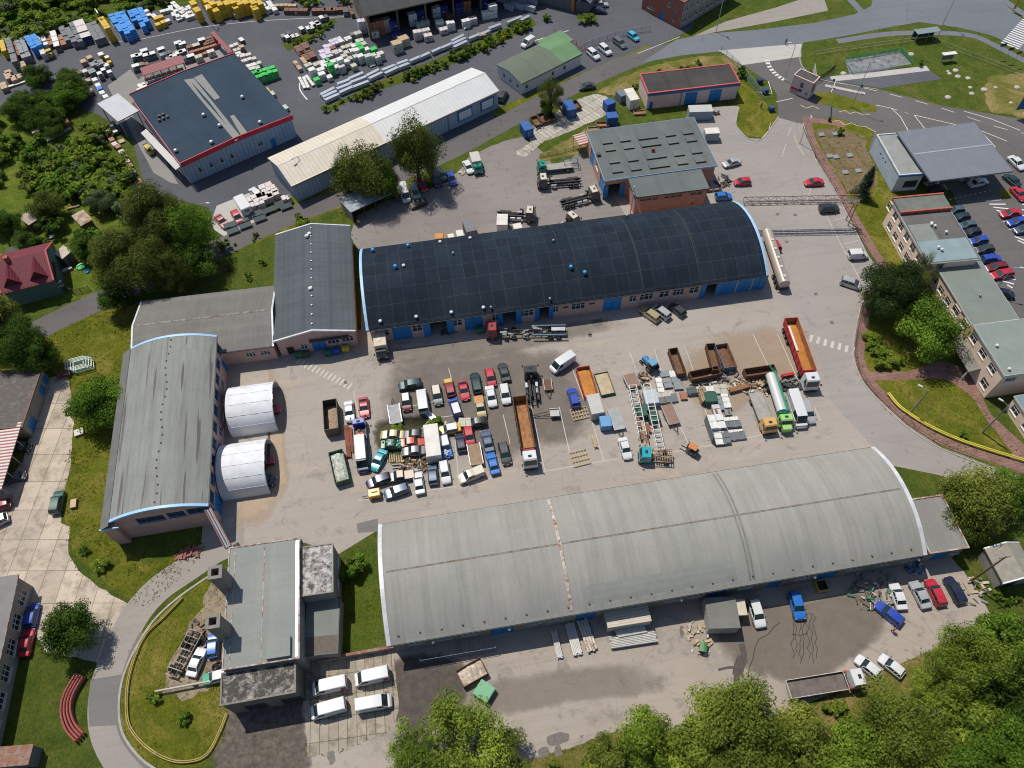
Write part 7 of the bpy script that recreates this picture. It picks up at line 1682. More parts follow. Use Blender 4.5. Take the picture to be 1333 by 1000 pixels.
for x,y,w_,d,h,c_,lb in[(865,486,1.7,1.4,.5,'wire','low grey pallet, left column, top'),(868,495,1.7,1.2,.5,'wire','low grey pallet, left column, middle'),(870,501,1.5,1.2,.5,'wire','low grey pallet, left column, bottom'),(877,486,1.6,1.4,.6,'white','pale pallet, right column, top'),(880,494,1.6,1.2,.5,'wire','grey pallet, right column, middle'),(883,502,1.6,1.6,.5,'wire','grey pallet, right column, bottom'),(859,501,1.2,3.2,.6,'white','long pale pack left of the grey pallets'),(878,517,1.1,1.8,.5,'grey','dark narrow pallet beside the red one'),(890,515,1.2,1.6,.5,'terra','red brick pallet right of the dark narrow one'),(865,513,3.2,1.2,.5,'cream','pale boards in front of the grey pallets'),(866,520,3.0,1.4,.6,'grey','dark grey pallet in front of the pale boards'),(901,508,1.8,1.4,.9,'darkg','dark crate left of the white blue sheets'),(918,506,3.8,1.2,.8,'white','white blue sheet pack at the head of the building goods'),(938,506,2.4,2,1.0,'cream','pale crate at the head of the building goods'),(937.6,523,1.1,3.4,.6,'wire','grey slab pack beside the dark green crate'),(945,520,1.3,3.4,.9,'white','white roll pack right of the grey slab pack'),(933,532,1.4,2.0,1.0,'pinkish','pink roll in the building goods'),(948,535,1.2,1.6,.7,'wire','small grey pack right of the pink roll'),(933,548,2.8,2.8,1.6,'white','large white block pack in the building goods'),(935,567,1.4,3.4,.8,'white','narrow white pack at the front of the building goods'),(944.5,566,1.4,3.2,.8,'grey','dark slab pack at the front of the building goods'),(950,545,3,.8,.7,'white','white slab in the building goods, upper'),(953,551.5,3.2,1.3,.6,'grey','dark slab pack below the upper white slab'),(955.5,561,3,.6,.5,'white','white slab in the building goods, lower'),(959,567,3.2,1.6,.5,'grey','dark slab pack, right front of the building goods')]:
 stack(x,y,w_,d,h,c_,lb,AG)
bundle((949,511),(974,504),'rusty beam right of the building goods',None,.9,3,.14,2,rusty('beam_rust',(.30,.15,.06),(.17,.07,.03),.5));bundle((1017,492),(1032,489),'red beam beside the red tipper',None,.6,2,.16,2,mat('beam_red',(.40,.03,.03),.6,.15));bundle((911,509),(917,527),'rusty timber rack left of the dark green crate',None,1.4,4,.2,3,rusty('timber_rust',(.34,.27,.17),(.18,.08,.04),.5))
c=P(921,563);t=thing('sign_board','slim upright panel on feet standing between forklift and building goods','sign',(c.x,c.y,0),heading((916,548),(928,583)))
mb=MB();mb.box(-2.2,2.2,-.04,.04,.3,2.3);mb.build('panel',mat('panel_steel',(.12,.14,.16),.6),t);mb=MB();[mb.box(x-.06,x+.06,-.5,.5,0,.1)for x in(-1.5,1.5)];[mb.box(x-.04,x+.04,-.04,.04,.1,.297)for x in(-1.5,1.5)];mb.build('foot',STEEL,t)
PIPEW=mat('pipes_white',(.50,.49,.46),.5,.18,1)
bundle((721,823),(729,857),'white pipes lying at the grey hangar, narrow left bundle',None,.9,5,.09,2,PIPEW,False,'pipe_bundle','pipe bundle');bundle((741,813),(752,853),'white pipes lying at the grey hangar, middle bundle',None,1.4,6,.1,2,PIPEW,True,'pipe_bundle','pipe bundle')
bundle((757,808),(771,848),'white frames with brown boards at the grey hangar, right bundle',None,1.6,4,.1,2,rusty('frames_white',(.52,.48,.42),(.24,.13,.07),.55),True,'frame_bundle','frame bundle');bundle((767,812),(774,836),'turquoise pipe beside the white frames',None,.2,1,.1,1,mat('pipe_turq',(.0,.28,.28),.5),False,'pipe','pipe',.05)
bundle((802,827),(839,820),'short white pipe pack in front of the storage container',None,1.3,6,.11,4,PIPEW,False,'pipe_bundle','pipe bundle');bundle((794,838),(853,829),'long white pipe pack in front of the storage container',None,1.8,8,.1,3,PIPEW,False,'pipe_bundle','pipe bundle')
def bin_(px,label,col,rz=0,z=1.2,group=None):
 t=tp('waste_bin',label,'waste bin',px,z,rz,group);m=mat('bin_'+'_'.join('%02d'%int(c*99)for c in col),col,.5,.12)
 m.name='bin_plastic';mb=MB();mb.loft([[(-.55,-.42,.12),(.55,-.42,.12),(.55,.42,.12),(-.55,.42,.12)],[(-.68,-.52,1.05),(.68,-.52,1.05),(.68,.52,1.05),(-.68,.52,1.05)]]);mb.build('bin_body',m,t)
 mb=MB();R=[];n=6
 for i in range(n+1):a=pi*i/n;R.append((cos(a)*.56,1.06+.24*sin(a)))
 mb.loft([[(x,y,z_)for y,z_ in R]for x in(-.7,.7)]);mb.build('lid',m,t);mb=MB();[mb.cyl((x,y-.04,.08),(x,y+.04,.08),.08,None,8)for x in(-.45,.45)for y in(-.3,.3)];mb.build('castors',TYRE,t)
bin_((387,460),'green waste bin left of the blue workshop gate',(.015,.13,.05));bin_((397,459),'dark olive waste bin left of the blue workshop gate',(.04,.06,.03));bin_((426,457),'green waste bin right of the blue workshop gate',(.015,.13,.07));bin_((437,455),'blue waste bin under the workshop windows',(.012,.07,.36));bin_((449.5,452),'yellow waste bin under the workshop windows',(.50,.38,.04))
bin_((916,842),'green waste bin beside the office container',(.05,.18,.07),1.2);bin_((624,428),'green waste bin at the dark hangar wall',(.02,.14,.06))
t=tp('mesh_cage','low wire mesh cage along the back wall of the grey hangar','cage',(596,843),0,di['rz']);mb=MB();a,b=5.5,1.4
for x in[-a+2*a*i/5 for i in range(6)]:mb.bar((x,-b,0),(x,-b,1.8),.06);mb.bar((x,b,0),(x,b,1.8),.06);mb.bar((x,-b,1.8),(x,b,1.8),.06)
for y in(-b,b):
 for z in(.1,1.0,1.8):mb.bar((-a,y,z),(a,y,z),.05)
mb.build('mesh',mat('cage_blue_grey',(.10,.16,.22),.6),t)
def pole(base,h,label,m,lamp=None,r=.14,name='lamp_post',cat='lamp post',group=None):
 c=P(*base);t=thing(name,label,cat,(c.x,c.y,0),0,group);mb=MB();mb.cyl((0,0,0),(0,0,h),r,r*.6,10);mb.build('post',m,t)
 if lamp is not None:
  mb=MB();dx,dy=cos(lamp),sin(lamp);mb.bar((0,0,h-.1),(dx*1.2,dy*1.2,h+.25),.08);mb.build('arm',m,t)
  mb=MB();mb.bevbox(-.4,.4,-.16,.16,0,.16,.05,0,Matrix.Translation((dx*1.45,dy*1.45,h+.2))@Matrix.Rotation(lamp,4,'Z'));mb.build('lamp_head',mat('lamp_head_pale',(.5,.5,.5),.5),t)
 return t
CONP=mat('pole_concrete',(.22,.215,.20),.9,.15);WDP=mat('pole_timber',(.15,.09,.05),.9,.25,2)
pole((1185.6,537),7,'grey concrete lamp post on the triangular lawn, nearer the yard',CONP,2.4,.17);pole((1278.7,563),8.6,'grey concrete lamp post on the triangular lawn, nearer the office',CONP,2.2,.17)
t=pole((1263,757),10.5,'brown timber pole at the corner of the south yard',WDP,None,.17,'timber_pole','pole')
mb=MB();mb.bar((-.9,0,10.1),(.9,0,10.1),.12);mb.build('cross_arm',WDP,t)
for b,h,lb in(((283,309),9.5,'tall lamp post at the corner of the display bay'),((611,61),5.5,'thin lamp post at the planted strip'),((1021,105),9.5,'dark lamp post beside the gatehouse'),((1108.5,140),12,'tall lamp post on the island behind the gatehouse'),((1041,187),8,'lamp post at the corner of the garden plot'),((1227,32),9,'lamp post on the verge of the main road'),((932,42),9,'lamp post at the red brick block'),((141,45),6,'lamp post before the back row of the store yard'),((277,36),5,'lamp post before the yellow towers'),((398,236),7,'lamp post at the end of the cream warehouse roof'),((1294,380),7,'lamp post between the cars at the office')):pole(b,h,lb,GALV,rg.uniform(0,6),.1)
def sign_on_pole(px,h,w_,hh,m,label,name='sign',cat='sign',rz=0,backm=None):
 t=tp(name,label,cat,px,0,rz);mb=MB();mb.cyl((0,0.06,0),(0,.06,h),.05,None,8);mb.build('post',GALV,t);mb=MB();mb.box(-w_/2,w_/2,-.03,.003,h-hh,h);mb.build('board',m,t);return t
SBL=mat('sign_board_blue',(.012,.10,.30),.5,.1)
sign_on_pole((1327,152),6.5,4.2,4.4,SBL,'big dark blue price sign at the right edge','price_sign');sign_on_pole((1297,76),4,1.6,.8,mat('flag_navy',(.015,.03,.22),.6),'navy flag on a pole, left of three','flag','flag');sign_on_pole((1307,81),4,1.4,.8,mat('flag_dark',(.08,.04,.03),.6),'dark orange flag on a pole, middle of three','flag','flag');sign_on_pole((1317,86),4,1.4,.8,mat('flag_rust',(.30,.08,.04),.6),'rust red flag on a pole, right of three','flag','flag');sign_on_pole((1318,16),4.5,.8,3.6,mat('sign_orange',(.55,.26,.02),.5),'orange upright sign at the zebra crossing','sign_totem')
t=tp('info_board','white topped information board with small roof on the grass','info board',(1231,80));mb=MB();mb.box(-1.5,1.5,-.08,.08,.6,2.0);mb.build('board',mat('board_slate',(.13,.15,.18),.6),t);mb=MB();mb.bevbox(-1.8,1.8,-.6,.6,2.1,2.25,.04);mb.build('roof',WHITEW,t);mb=MB();[mb.box(x-.06,x+.06,-.06,.06,0,.6)for x in(-1.3,1.3)];mb.build('leg',GALV,t)
t=tp('bus_shelter','grey glazed bus shelter on the footpath','bus shelter',(1202,52),0,heading((1190,54),(1213,51)));mb=MB();mb.bevbox(-3.2,3.2,-1.1,1.1,2.5,2.62,.03);mb.build('roof',mat('shelter_roof',(.20,.24,.25),.4,.15),t);mb=MB();mb.box(-3.1,3.1,.95,1.0,.2,2.4);mb.build('back_pane',PANELG,t);mb=MB();[mb.box(x-.05,x+.05,y-.05,y+.05,0,2.5)for x in(-3,0,3)for y in(-.9,.9)];mb.build('posts',GALV,t);mb=MB();mb.box(-2.5,2.5,.4,.8,.42,.48);mb.build('bench',WOODL,t)
for x,y in[(1247,100),(1260,102),(1263,114),(1281,117),(1296,114),(1236,96),(1234,93),(1186,71),(1244,92),(1234,127),(1324,114),(1098,96),(1316,134),(1265,122)]:
 c=P(x,y);mb=MB();r=rg.uniform(.4,.9);mb.dome((c.x,c.y,-.02),r,r*.5,9,3);tag(mb.build('boulder',mat('stone_white',(.42,.40,.36),.9,.2,1)),'pale boulder or stone cover scattered on the grass by the main road','boulder','pale boulders on the grass')
for i,(x,y)in enumerate([(1069,176),(1087,175),(1080,204),(1088,205),(1100,225),(1117,223),(1106,203)]):
 c=P(x,y);mb=MB();mb.bevbox(c.x-.7,c.x+.7,c.y-.6,c.y+.6,0,.3,.06);tag(mb.build('drain_cover',mat('cover_grey',(.22,.23,.23),.8,.2)),'square concrete cover in the garden plot','cover','concrete covers in the garden plot')
for px,lb,cc in(((997,116),'dark blue recycling bin at the gate fence',(.02,.06,.18)),((1005,139),'dark blue bin at the tip of the green island',(.03,.07,.14)),((990,103),'navy box at the gate fence',(.02,.04,.12))):bin_(px,lb,cc)
def fence(px,h,label,m,step=2.5,rails=(.4,.95),name='fence',cat='fence',panel=None,smooth=True,pr=.04):
 pts=[P(*q)for q in px];pts=catmull(pts,False,4)if smooth else pts
 o=pts[0].copy();t=thing(name,label,cat,(o.x,o.y,0));acc=0;posts=[pts[0]]
 for i in range(len(pts)-1):
  a,b=pts[i],pts[i+1];L=(b-a).length;d=step-acc
  while d<L:posts.append(a.lerp(b,d/L));d+=step
  acc=L-(d-step)
 for p in posts[:95]:
  mb=MB();q=p-o;mb.cyl((q.x,q.y,0),(q.x,q.y,h),pr,None,6);mb.build('post',m,t)
 mb=MB()
 for i in range(len(pts)-1):
  a,b=pts[i]-o,pts[i+1]-o
  for z in rails:mb.bar((a.x,a.y,z*h),(b.x,b.y,z*h),.05)
 mb.build('rails',m,t)
 if panel:
  mb=MB()
  for i in range(len(posts)-1):
   a,b=posts[i]-o,posts[i+1]-o;n=10
   for k in range(n):q=a.lerp(b,(k+.5)/n);mb.bar((q.x,q.y,.08),(q.x,q.y,h-.06),.035)
  mb.build('bars',panel,t)
 return t
DARKF=mat('fence_dark',(.05,.045,.04),.7,.2)
fence([(1045,168),(1063,209),(1086,247),(1109,290),(1133,338),(1145,350)],1.1,'low dark railing between brick path and east road, upper stretch',DARKF,3.0);fence([(1122,402),(1114,440),(1113,466),(1122,492),(1140,515),(1181,553),(1226,582),(1286,605),(1345,626)],1.1,'low dark railing between brick path and east road, lower stretch',DARKF,3.0)
LBF=mat('fence_light_blue',(.20,.32,.38),.6,.15)
fence([(938,68),(960,88),(978,110),(994,130)],1.8,'pale blue bar fence along the green island',LBF,2.4,(.08,.95),panel=LBF,smooth=False);fence([(752,68),(768,60),(790,52),(812,46),(848,40)][::1],1.7,'pale steel fence with sliding gate along the office verge',mat('fence_steel',(.26,.30,.31),.5,.1),2.4,(.08,.95),panel=mat('fence_steel',(.26,.30,.31),.5,.1))
fence([(1100,80),(1172,67),(1187,84)],1.2,'emerald green railing around the wet concrete pad',mat('rail_emerald',(.01,.26,.13),.5,.1),2,(.3,.65,.97),panel=mat('rail_emerald',(.01,.26,.13),.5,.1),smooth=False);fence([(1102,84),(1109,97),(1184,86)],1.0,'blue grey railing on the near side of the wet concrete pad',LBF,2,(.5,.97),smooth=False)
fence([(1060,72),(1100,66),(1190,54)],1.2,'low wall and rail from the gate to the bus shelter',mat('wall_rail',(.33,.32,.29),.8,.1),3,(.2,.95),smooth=False);fence([(1213,53),(1240,65),(1290,84),(1340,104)],1.2,'grey rail running from the bus shelter down the slope',mat('wall_rail',(.33,.32,.29),.8,.1),3,(.2,.95));fence([(722,43),(745,55),(765,72)],1.3,'red railing behind the white office',TRIMR,2,(.5,.95),smooth=False,pr=.06);fence([(84,352),(80,366),(95,382),(118,378)],1.4,'dark timber garden fence beside the red roofed house',WOODW,1.6,(.3,.9),panel=WOODW)
fence([(1058,92),(1060,108)],2.0,'white sliding gate leaf beside the gatehouse',WHITEW,1.2,(.08,.95),panel=WHITEW,smooth=False);fence([(1062,108),(1080,96),(1088,88)],1.6,'dark gate leaf standing open on the grass',DARKF,1.6,(.08,.95),panel=DARKF,smooth=False);fence([(703,205),(730,200),(762,192)],1.0,'green mesh fence below the dry bank',mat('fence_moss',(.08,.13,.07),.7),2,(.1,.95),panel=mat('fence_moss',(.08,.13,.07),.7),smooth=False)
def pipe(px,z,r,label,m,name='heating_pipe',cat='pipe',n=2,step=5):
 pts=catmull([P(*q)for q in px],False,5);o=pts[0].copy();t=thing(name,label,cat,(o.x,o.y,0));mb=MB()
 for k in range(n):
  off=offset_path(pts,(k-(n-1)/2)*r*2.6);R=[]
  for i,p in enumerate(off):
   a,b=off[max(i-1,0)],off[min(i+1,len(off)-1)];d=(b-a).normalized();s=Vector((-d.y,d.x,0));q=p-o
   R.append([q+s*r*cos(2*pi*j/8)+Vector((0,0,z+r*sin(2*pi*j/8)))for j in range(8)])
  mb.loft(R)
 mb.build('pipe',m,t,smooth=1.0);mb=MB();acc=0
 for i in range(len(pts)-1):
  acc+=(pts[i+1]-pts[i]).length
  if acc>step:acc=0;q=pts[i]-o;mb.box(q.x-.3,q.x+.3,q.y-.12,q.y+.12,0,z-r-.003)
 if mb.f:mb.build('supports',CONP,t)
 return t
YPIPE=mat('pipe_yellow',(.52,.43,.06),.6,.18,1)
pipe([(1155,513),(1168,529),(1184,541),(1212,558),(1248,574),(1290,588),(1340,603)],.45,.13,'pair of bright yellow heating pipes along the triangular lawn',YPIPE)
pipe([(238,779),(212,806),(192,825),(178,852),(168,888),(166,922),(171,948),(192,973),(220,989),(245,992),(270,983),(287,953),(296,929)],.35,.09,'dull yellow heating pipe around the loop lawn',mat('pipe_dull_yellow',(.34,.27,.08),.7,.25,1),n=2)
pipe([(205,902),(285,887)],.9,.16,'pale straight pipe lying from the loop lawn to the bunker',mat('pipe_pale',(.42,.39,.35),.6),n=1,step=6)
o=P(470,852);t=thing('low_wall','low wall with rusty coping between courtyard lawn and parking slabs','wall',(o.x,o.y,0),heading((397,866),(512,845)));mb=MB();mb.box(-6.2,6.2,-.15,.15,0,1.1);mb.build('wall',GREYW,t);mb=MB();mb.box(-6.25,6.25,-.2,.2,1.103,1.2);mb.build('coping',rusty('coping_rust',(.30,.24,.20),(.20,.08,.05),.42),t)
pts=catmull([P(*q)for q in[(107,880),(93,905),(89,926),(95,947),(107,961)]],False,6);o=pts[0].copy();t=thing('tube_stack','curved stack of red ribbed tubes on the lawn at lower left','tube stack',(o.x,o.y,0));REDT=mat('tube_red',(.30,.075,.06),.7,.2,2)
for k in range(4):
 off=offset_path(pts,(k-1.5)*.42);mb=MB()
 for lay in range(3):
  for i in range(len(off)-1):a,b=off[i]-o,off[i+1]-o;mb.cyl((a.x,a.y,.2+lay*.33),(b.x,b.y,.2+lay*.33),.15,None,7);mb.cyl(((a.x+b.x)/2-.04,(a.y+b.y)/2,.2+lay*.33),((a.x+b.x)/2+.04,(a.y+b.y)/2,.2+lay*.33),.18,None,7)
 mb.build('tube',REDT,t)
t=tp('steel_rack','pale green steel racks stacked on the lawn beside the hall','rack',(100,476),0,.2);mb=MB()
for k in range(4):
 dx,dy=k*.5,-k*.35
 for a,b in(((-1.6,-1),(1.6,-1)),((1.6,-1),(1.6,1)),((1.6,1),(-1.6,1)),((-1.6,1),(-1.6,-1))):
  for z in(.1,1.0):mb.bar((a[0]+dx,a[1]+dy,z+k*.06),(b[0]+dx,b[1]+dy,z+k*.06),.12)
  mb.bar((a[0]+dx,a[1]+dy,0),(a[0]+dx,a[1]+dy,1.0),.1)
mb.build('frames',mat('rack_mint',(.46,.56,.48),.6,.15),t);stack(82,485,2.4,1.3,.8,'rust','rust red crate beside the pale green racks',.1)
stack(102,562,1.6,1.4,.5,'pinkish','pale stone pile below the round tree by the hall',.3);stack(95,655,1.0,1.6,.6,'wood','brown timber box on the lawn right of the green car',.1)
def truss(label,p0,p1,z,w_,h,m,legs=(),name='pipe_bridge',cat='pipe bridge'):
 a,b=P(*p0,z),P(*p1,z);d=b-a;L=d.length;t=thing(name,label,cat,(a.x,a.y,0),atan2(d.y,d.x));mb=MB();n=int(L/1.6)
 for s in(-w_/2,w_/2):
  for zz in(z,z+h):mb.bar((0,s,zz),(L,s,zz),.12)
  for i in range(n):x0,x1=L*i/n,L*(i+1)/n;mb.bar((x0,s,z),(x1,s,z+h),.07)if i%2 else mb.bar((x0,s,z+h),(x1,s,z),.07);mb.bar((x0,s,z),(x0,s,z+h),.07)
 for i in range(n+1):x=L*i/n;mb.bar((x,-w_/2,z),(x,w_/2,z),.08)
 mb.build('truss',m,t);mb=MB();[mb.cyl((0,y,z+.2),(L,y,z+.2),.16,None,8)for y in(-w_*.22,w_*.22)];mb.build('pipes',GALV,t)
 for x in legs:mb=MB();[mb.bar((L*x,s*1.3,0),(L*x,s*.8,z),.16)for s in(-w_/2,w_/2)];mb.bar((L*x,-w_*.5,z*.5),(L*x,w_*.5,z*.5),.1);mb.build('leg',m,t)
 return t
RTR=rusty('truss_rust',(.30,.24,.21),(.20,.09,.05),.45)
truss('rusty lattice pipe bridge spanning the east road',(968,265),(1118,262),6.0,1.3,1.1,RTR,(.985,));truss('rust red pipe bridge from the pink hall to the boiler house',(272,664),(298,713),7.0,.9,.6,rusty('truss_red',(.26,.10,.085),(.17,.07,.05),.5))
junk('rusty frames lying at the roadside below the hall',(246,722),3.0,1.2,26,(rusty('truss_red',(.26,.10,.085),(.17,.07,.05),.5),),.5,sz=(.8,2.2))
t=tp('cage_frame','blue steel cage frame beside the emerald cabbed lorry','cage',(743,217),0,-.05);mb=MB()
for z in(.2,1.6):
 for a,b in(((-1.6,-.9),(1.6,-.9)),((1.6,-.9),(1.6,.9)),((1.6,.9),(-1.6,.9)),((-1.6,.9),(-1.6,-.9))):mb.bar((*a,z),(*b,z),.1)
for x in(-1.6,0,1.6):[mb.bar((x,y,0),(x,y,1.6),.1)for y in(-.9,.9)]
mb.build('frame',mat('cage_teal',(.02,.13,.20),.6),t)
cpt,cpi2=house('lean_to_canopy','small red and white striped lean-to roof at the wall of the skylight workshop','canopy',(754,190),(769,186),(749.5,176),2.8,'flat','u',1,WHITEW,ribmat('canopy_stripe_red',(.50,.44,.42),.8,1,(.28,.09,.06),.7),.05,(),open_sides='SNWE')
mb=MB();[mb.box(x-.06,x+.06,y-.06,y+.06,0,2.8)for x in(.1,cpi2['L']-.1)for y in(.1,cpi2['D']-.1)];mb.build('posts',STEEL,cpt)
t=tp('slide','lime green garden slide and paddling ring behind the cream roofed shed','slide',(74,339));mb=MB();mb.loft([[(x,-.35,z),(x,.35,z),(x,.35,z+.12),(x,-.35,z+.12)]for x,z in((-1.2,1.3),(0,.8),(1.2,.15),(1.7,.1))]);mb.build('chute',mat('plastic_lime',(.25,.55,.06),.4),t);mb=MB();[mb.bar((-1.2,y,0),(-1.2,y,1.4),.08)for y in(-.35,.35)];mb.build('ladder',mat('plastic_lime',(.25,.55,.06),.4),t)
for px,r,cc,lb in(((106,348),.9,(.04,.42,.14),'green paddling ring on the garden lawn'),((114,354),.5,(.02,.25,.55),'small blue paddling pool on the garden lawn')):
 t=tp('paddling_pool',lb,'paddling pool',px);mb=MB();n=14;mb.loft([[(cos(2*pi*i/n)*q,sin(2*pi*i/n)*q,z)for q,z in((r*.8,.02),(r*.78,.25),(r,.3),(r*1.05,.02))]for i in range(n+1)],0,False,False);mb.cyl((0,0,.03),(0,0,.06),r*.8,None,14);mb.build('rim',mat('pool_'+lb.split()[0],cc,.4),t)
stack(86,350,2.2,.8,.6,'lilac','lilac bench on the garden lawn',.4,name='garden_bench',cat='bench');stack(67,340,2,1,.7,'wire','grey garden table beside the slide',.4);stack(47,354,1.4,.8,.7,'yellow','yellow toy box behind the red roofed house',.4);stack(67,307,1.2,1.0,.5,'pinkish','pale slab between the allotment sheds',.4);stack(95,269,2.6,.5,.4,'terra','orange plank on the allotment grass',.25)
for a,lb in(((62,181),'white allotment bed cover, left one'),((80,171),'white allotment bed cover, right one')):stack(a[0],a[1],4.5,1.3,.5,'white',lb,heading((57,183),(92,166)),name='bed_cover',cat='bed cover')
stack(82,158,2.4,2.0,1.8,'terra','small brick red hut above the white bed covers',.4);stack(46,170,1.8,1.4,1.2,'wood','tan beehive crate in the allotment',.4);stack(53,187,1.6,1.2,.8,'white','white tub below the bed covers',.4)
def person(px,label,top,legs,hairc,hd=0,stride=.12,z=0):
 c=P(*px);t=thing('person',label,'person',(c.x,c.y,0),hd)
 def skin(name,verts,edges,m,parent,root=0,sub=2):
  me=bpy.data.meshes.new(name);me.from_pydata([v[:3]for v in verts],edges,[]);o=bpy.data.objects.new(name,me);COL.objects.link(o);o.parent=parent;me.materials.append(m)
  sk=o.modifiers.new('skin','SKIN');lay=me.skin_vertices[0].data
  for i,v in enumerate(verts):lay[i].radius=(v[3],v[4]if len(v)>4 else v[3]);lay[i].use_root=(i==root)
  sb=o.modifiers.new('smooth','SUBSURF');sb.levels=sb.render_levels=sub;return o
 s=stride;SK=mat('skin',(.42,.25,.18),.6,.08)
 V=[(0,0,.95,.13,.15),(0,0,1.2,.12,.16),(0,0,1.42,.10,.17),(0,0,1.52,.055),(.02,0,1.62,.085,.075),(.02,0,1.74,.08,.07),(0,.19,1.42,.06),(.04,.27,1.16,.045),(.14,.25,.94,.035),(.17,.25,.86,.03),(0,-.19,1.42,.06),(-.02,-.27,1.16,.045),(.10,-.27,.93,.035),(.13,-.27,.85,.03),(0,.10,.86,.09),(s,.11,.48,.065),(s*.6,.11,.08,.045),(s*.6+.14,.12,.045,.035),(0,-.10,.86,.09),(-s*.4,-.11,.48,.065),(-s,-.11,.08,.045),(-s+.14,-.12,.045,.035),(.11,0,1.66,.02)]
 E_=[(0,1),(1,2),(2,3),(3,4),(4,5),(2,6),(6,7),(7,8),(8,9),(2,10),(10,11),(11,12),(12,13),(0,14),(14,15),(15,16),(16,17),(0,18),(18,19),(19,20),(20,21),(4,22)]
 b=skin('body',V,E_,SK,t)
 g=.018;VT=[(v[0],v[1],v[2],v[3]+g,(v[4]if len(v)>4 else v[3])+g)for v in(V[0],V[1],V[2],V[6],(.02,.235,1.28,.055),V[10],(-.01,-.235,1.28,.055))]
 skin('shirt',VT,[(0,1),(1,2),(2,3),(3,4),(2,5),(5,6)],mat('shirt_'+label.split()[2],top,.8,.1),b)
 VL=[(v[0],v[1],v[2],v[3]+g)for v in((0,0,.93,.13),V[14],V[15],(V[16][0],V[16][1],.14,.05),V[18],V[19],(V[20][0],V[20][1],.14,.05))]
 skin('trousers',VL,[(0,1),(1,2),(2,3),(0,4),(4,5),(5,6)],legs,b)
 mb=MB();mb.dome((-.01,0,1.68),.105,.14,12,4);mb.build('hair',hairc,b)
JEANS=mat('trousers_dark',(.03,.035,.05),.85,.15);HAIRD=mat('hair_dark',(.03,.02,.015),.7,.2)
person((1161,822),'person in red top and dark trousers walking beside the deep blue estate',(.45,.03,.03),JEANS,HAIRD,2.0,.16);person((468,294),'person in yellow safety vest standing by the open shed',(.45,.60,.04),JEANS,HAIRD,1.0,.06);person((1022,58),'person in dark clothes walking on the concrete apron',(.03,.03,.04),JEANS,HAIRD,.5,.18);person((990,141),'person in pink top standing on the green island',(.45,.15,.22),JEANS,HAIRD,.5,.05)
t=tp('barrier','road barrier with dark housing across the lane behind the gatehouse','barrier',(1079,158),0,heading((1079,158),(1081,130)));mb=MB();mb.bevbox(-.3,.3,-.25,.25,0,1.1,.05);mb.build('housing',BLACKM,t);mb=MB();mb.bar((0,0,1.0),(6.2,0,1.0),.14);mb.build('boom',mat('boom_dark',(.05,.07,.10),.5),t)
c=P(1104,118);t=thing('gate_island','pale concrete traffic island with blue signs behind the gatehouse','traffic island',(c.x,c.y,0),heading((1080,115),(1114,122)));mb=MB();mb.bevbox(-5.5,4.0,-.5,.5,0,.16,.06);mb.build('island',C_APRON,t);mb=MB();[mb.cyl((x,0,.16),(x,0,1.6),.05,None,8)for x in(-4,2.6)];mb.build('post',GALV,t);mb=MB();[mb.cyl((x,-.05,1.9),(x,-.01,1.9),.35,None,12)for x in(-4,2.6)];mb.build('round_sign',SBL,t)
# ================================================================ trees and shrubs
rt=random.Random(21)
def crown(nb,nl,size,kind,seed):
 """unit crown: leaf clumps gathered on boughs, open between them"""
 r=random.Random(seed);mb=MB();bl=[]
 for i in range(nb):
  if kind=='cone':
   h=r.uniform(-1,.95);a=r.uniform(0,6.28);q=(1-(h+1)/2)*.8+.06;d=q*r.uniform(.45,1.0)
   bl.append((cos(a)*d,sin(a)*d,h,.12+.18*q))
  else:
   while True:
    p=Vector((r.uniform(-1,1),r.uniform(-1,1),r.uniform(-1,1)))
    if .25<p.length<1:break
   p*=r.uniform(.66,.86)if kind!='airy' else r.uniform(.7,1.0)
   bl.append((p.x,p.y,p.z*.95+(.1 if p.z<0 else 0),r.uniform(.2,.38)if kind!='airy' else r.uniform(.13,.26)))
 if kind=='round':bl=bl+[(0,0,0,.62)]*(nb//4)
 per=nl//len(bl)
 for bx,by,bz,br in bl:
  for k in range(int(per*(br/.28)**1.5*(.5 if br>.6 else 1))):
   v=Vector((r.gauss(0,1),r.gauss(0,1),r.gauss(0,1))).normalized()
   rad=br*(r.random()**.35)
   c=Vector((bx,by,bz))+Vector((v.x,v.y,v.z*(.8 if kind!='weep' else 1.25)))*rad
   if kind=='weep':c.z-=.10*r.random()
   n_=(v*.7+c*.5+Vector((r.gauss(0,.5),r.gauss(0,.5),r.gauss(0,.5)+.35))).normalized()
   u=n_.orthogonal().normalized();w_=n_.cross(u);a=r.uniform(0,6.28);e1=u*cos(a)+w_*sin(a);e2=n_.cross(e1)
   s=size*r.uniform(.55,1.25);t=s*r.uniform(.35,.6)
   if kind=='cone':s*=1.5;t*=.55
   mb.face([c-e1*s,c-e2*t,c+e1*s,c+e2*t])
 return mb,bl
CR={}
def getcrown(key,nb,nl,size,kind,k):
 kk=(key,k)
 if kk not in CR:
  mb,bl=crown(nb,nl,size,kind,k*7+len(key)*131+ord(key[0]));me=bpy.data.meshes.new('crown');me.from_pydata(mb.v,[],mb.f);me.materials.append(L_MID);me.update();CR[kk]=(me,bl)
 return CR[kk]
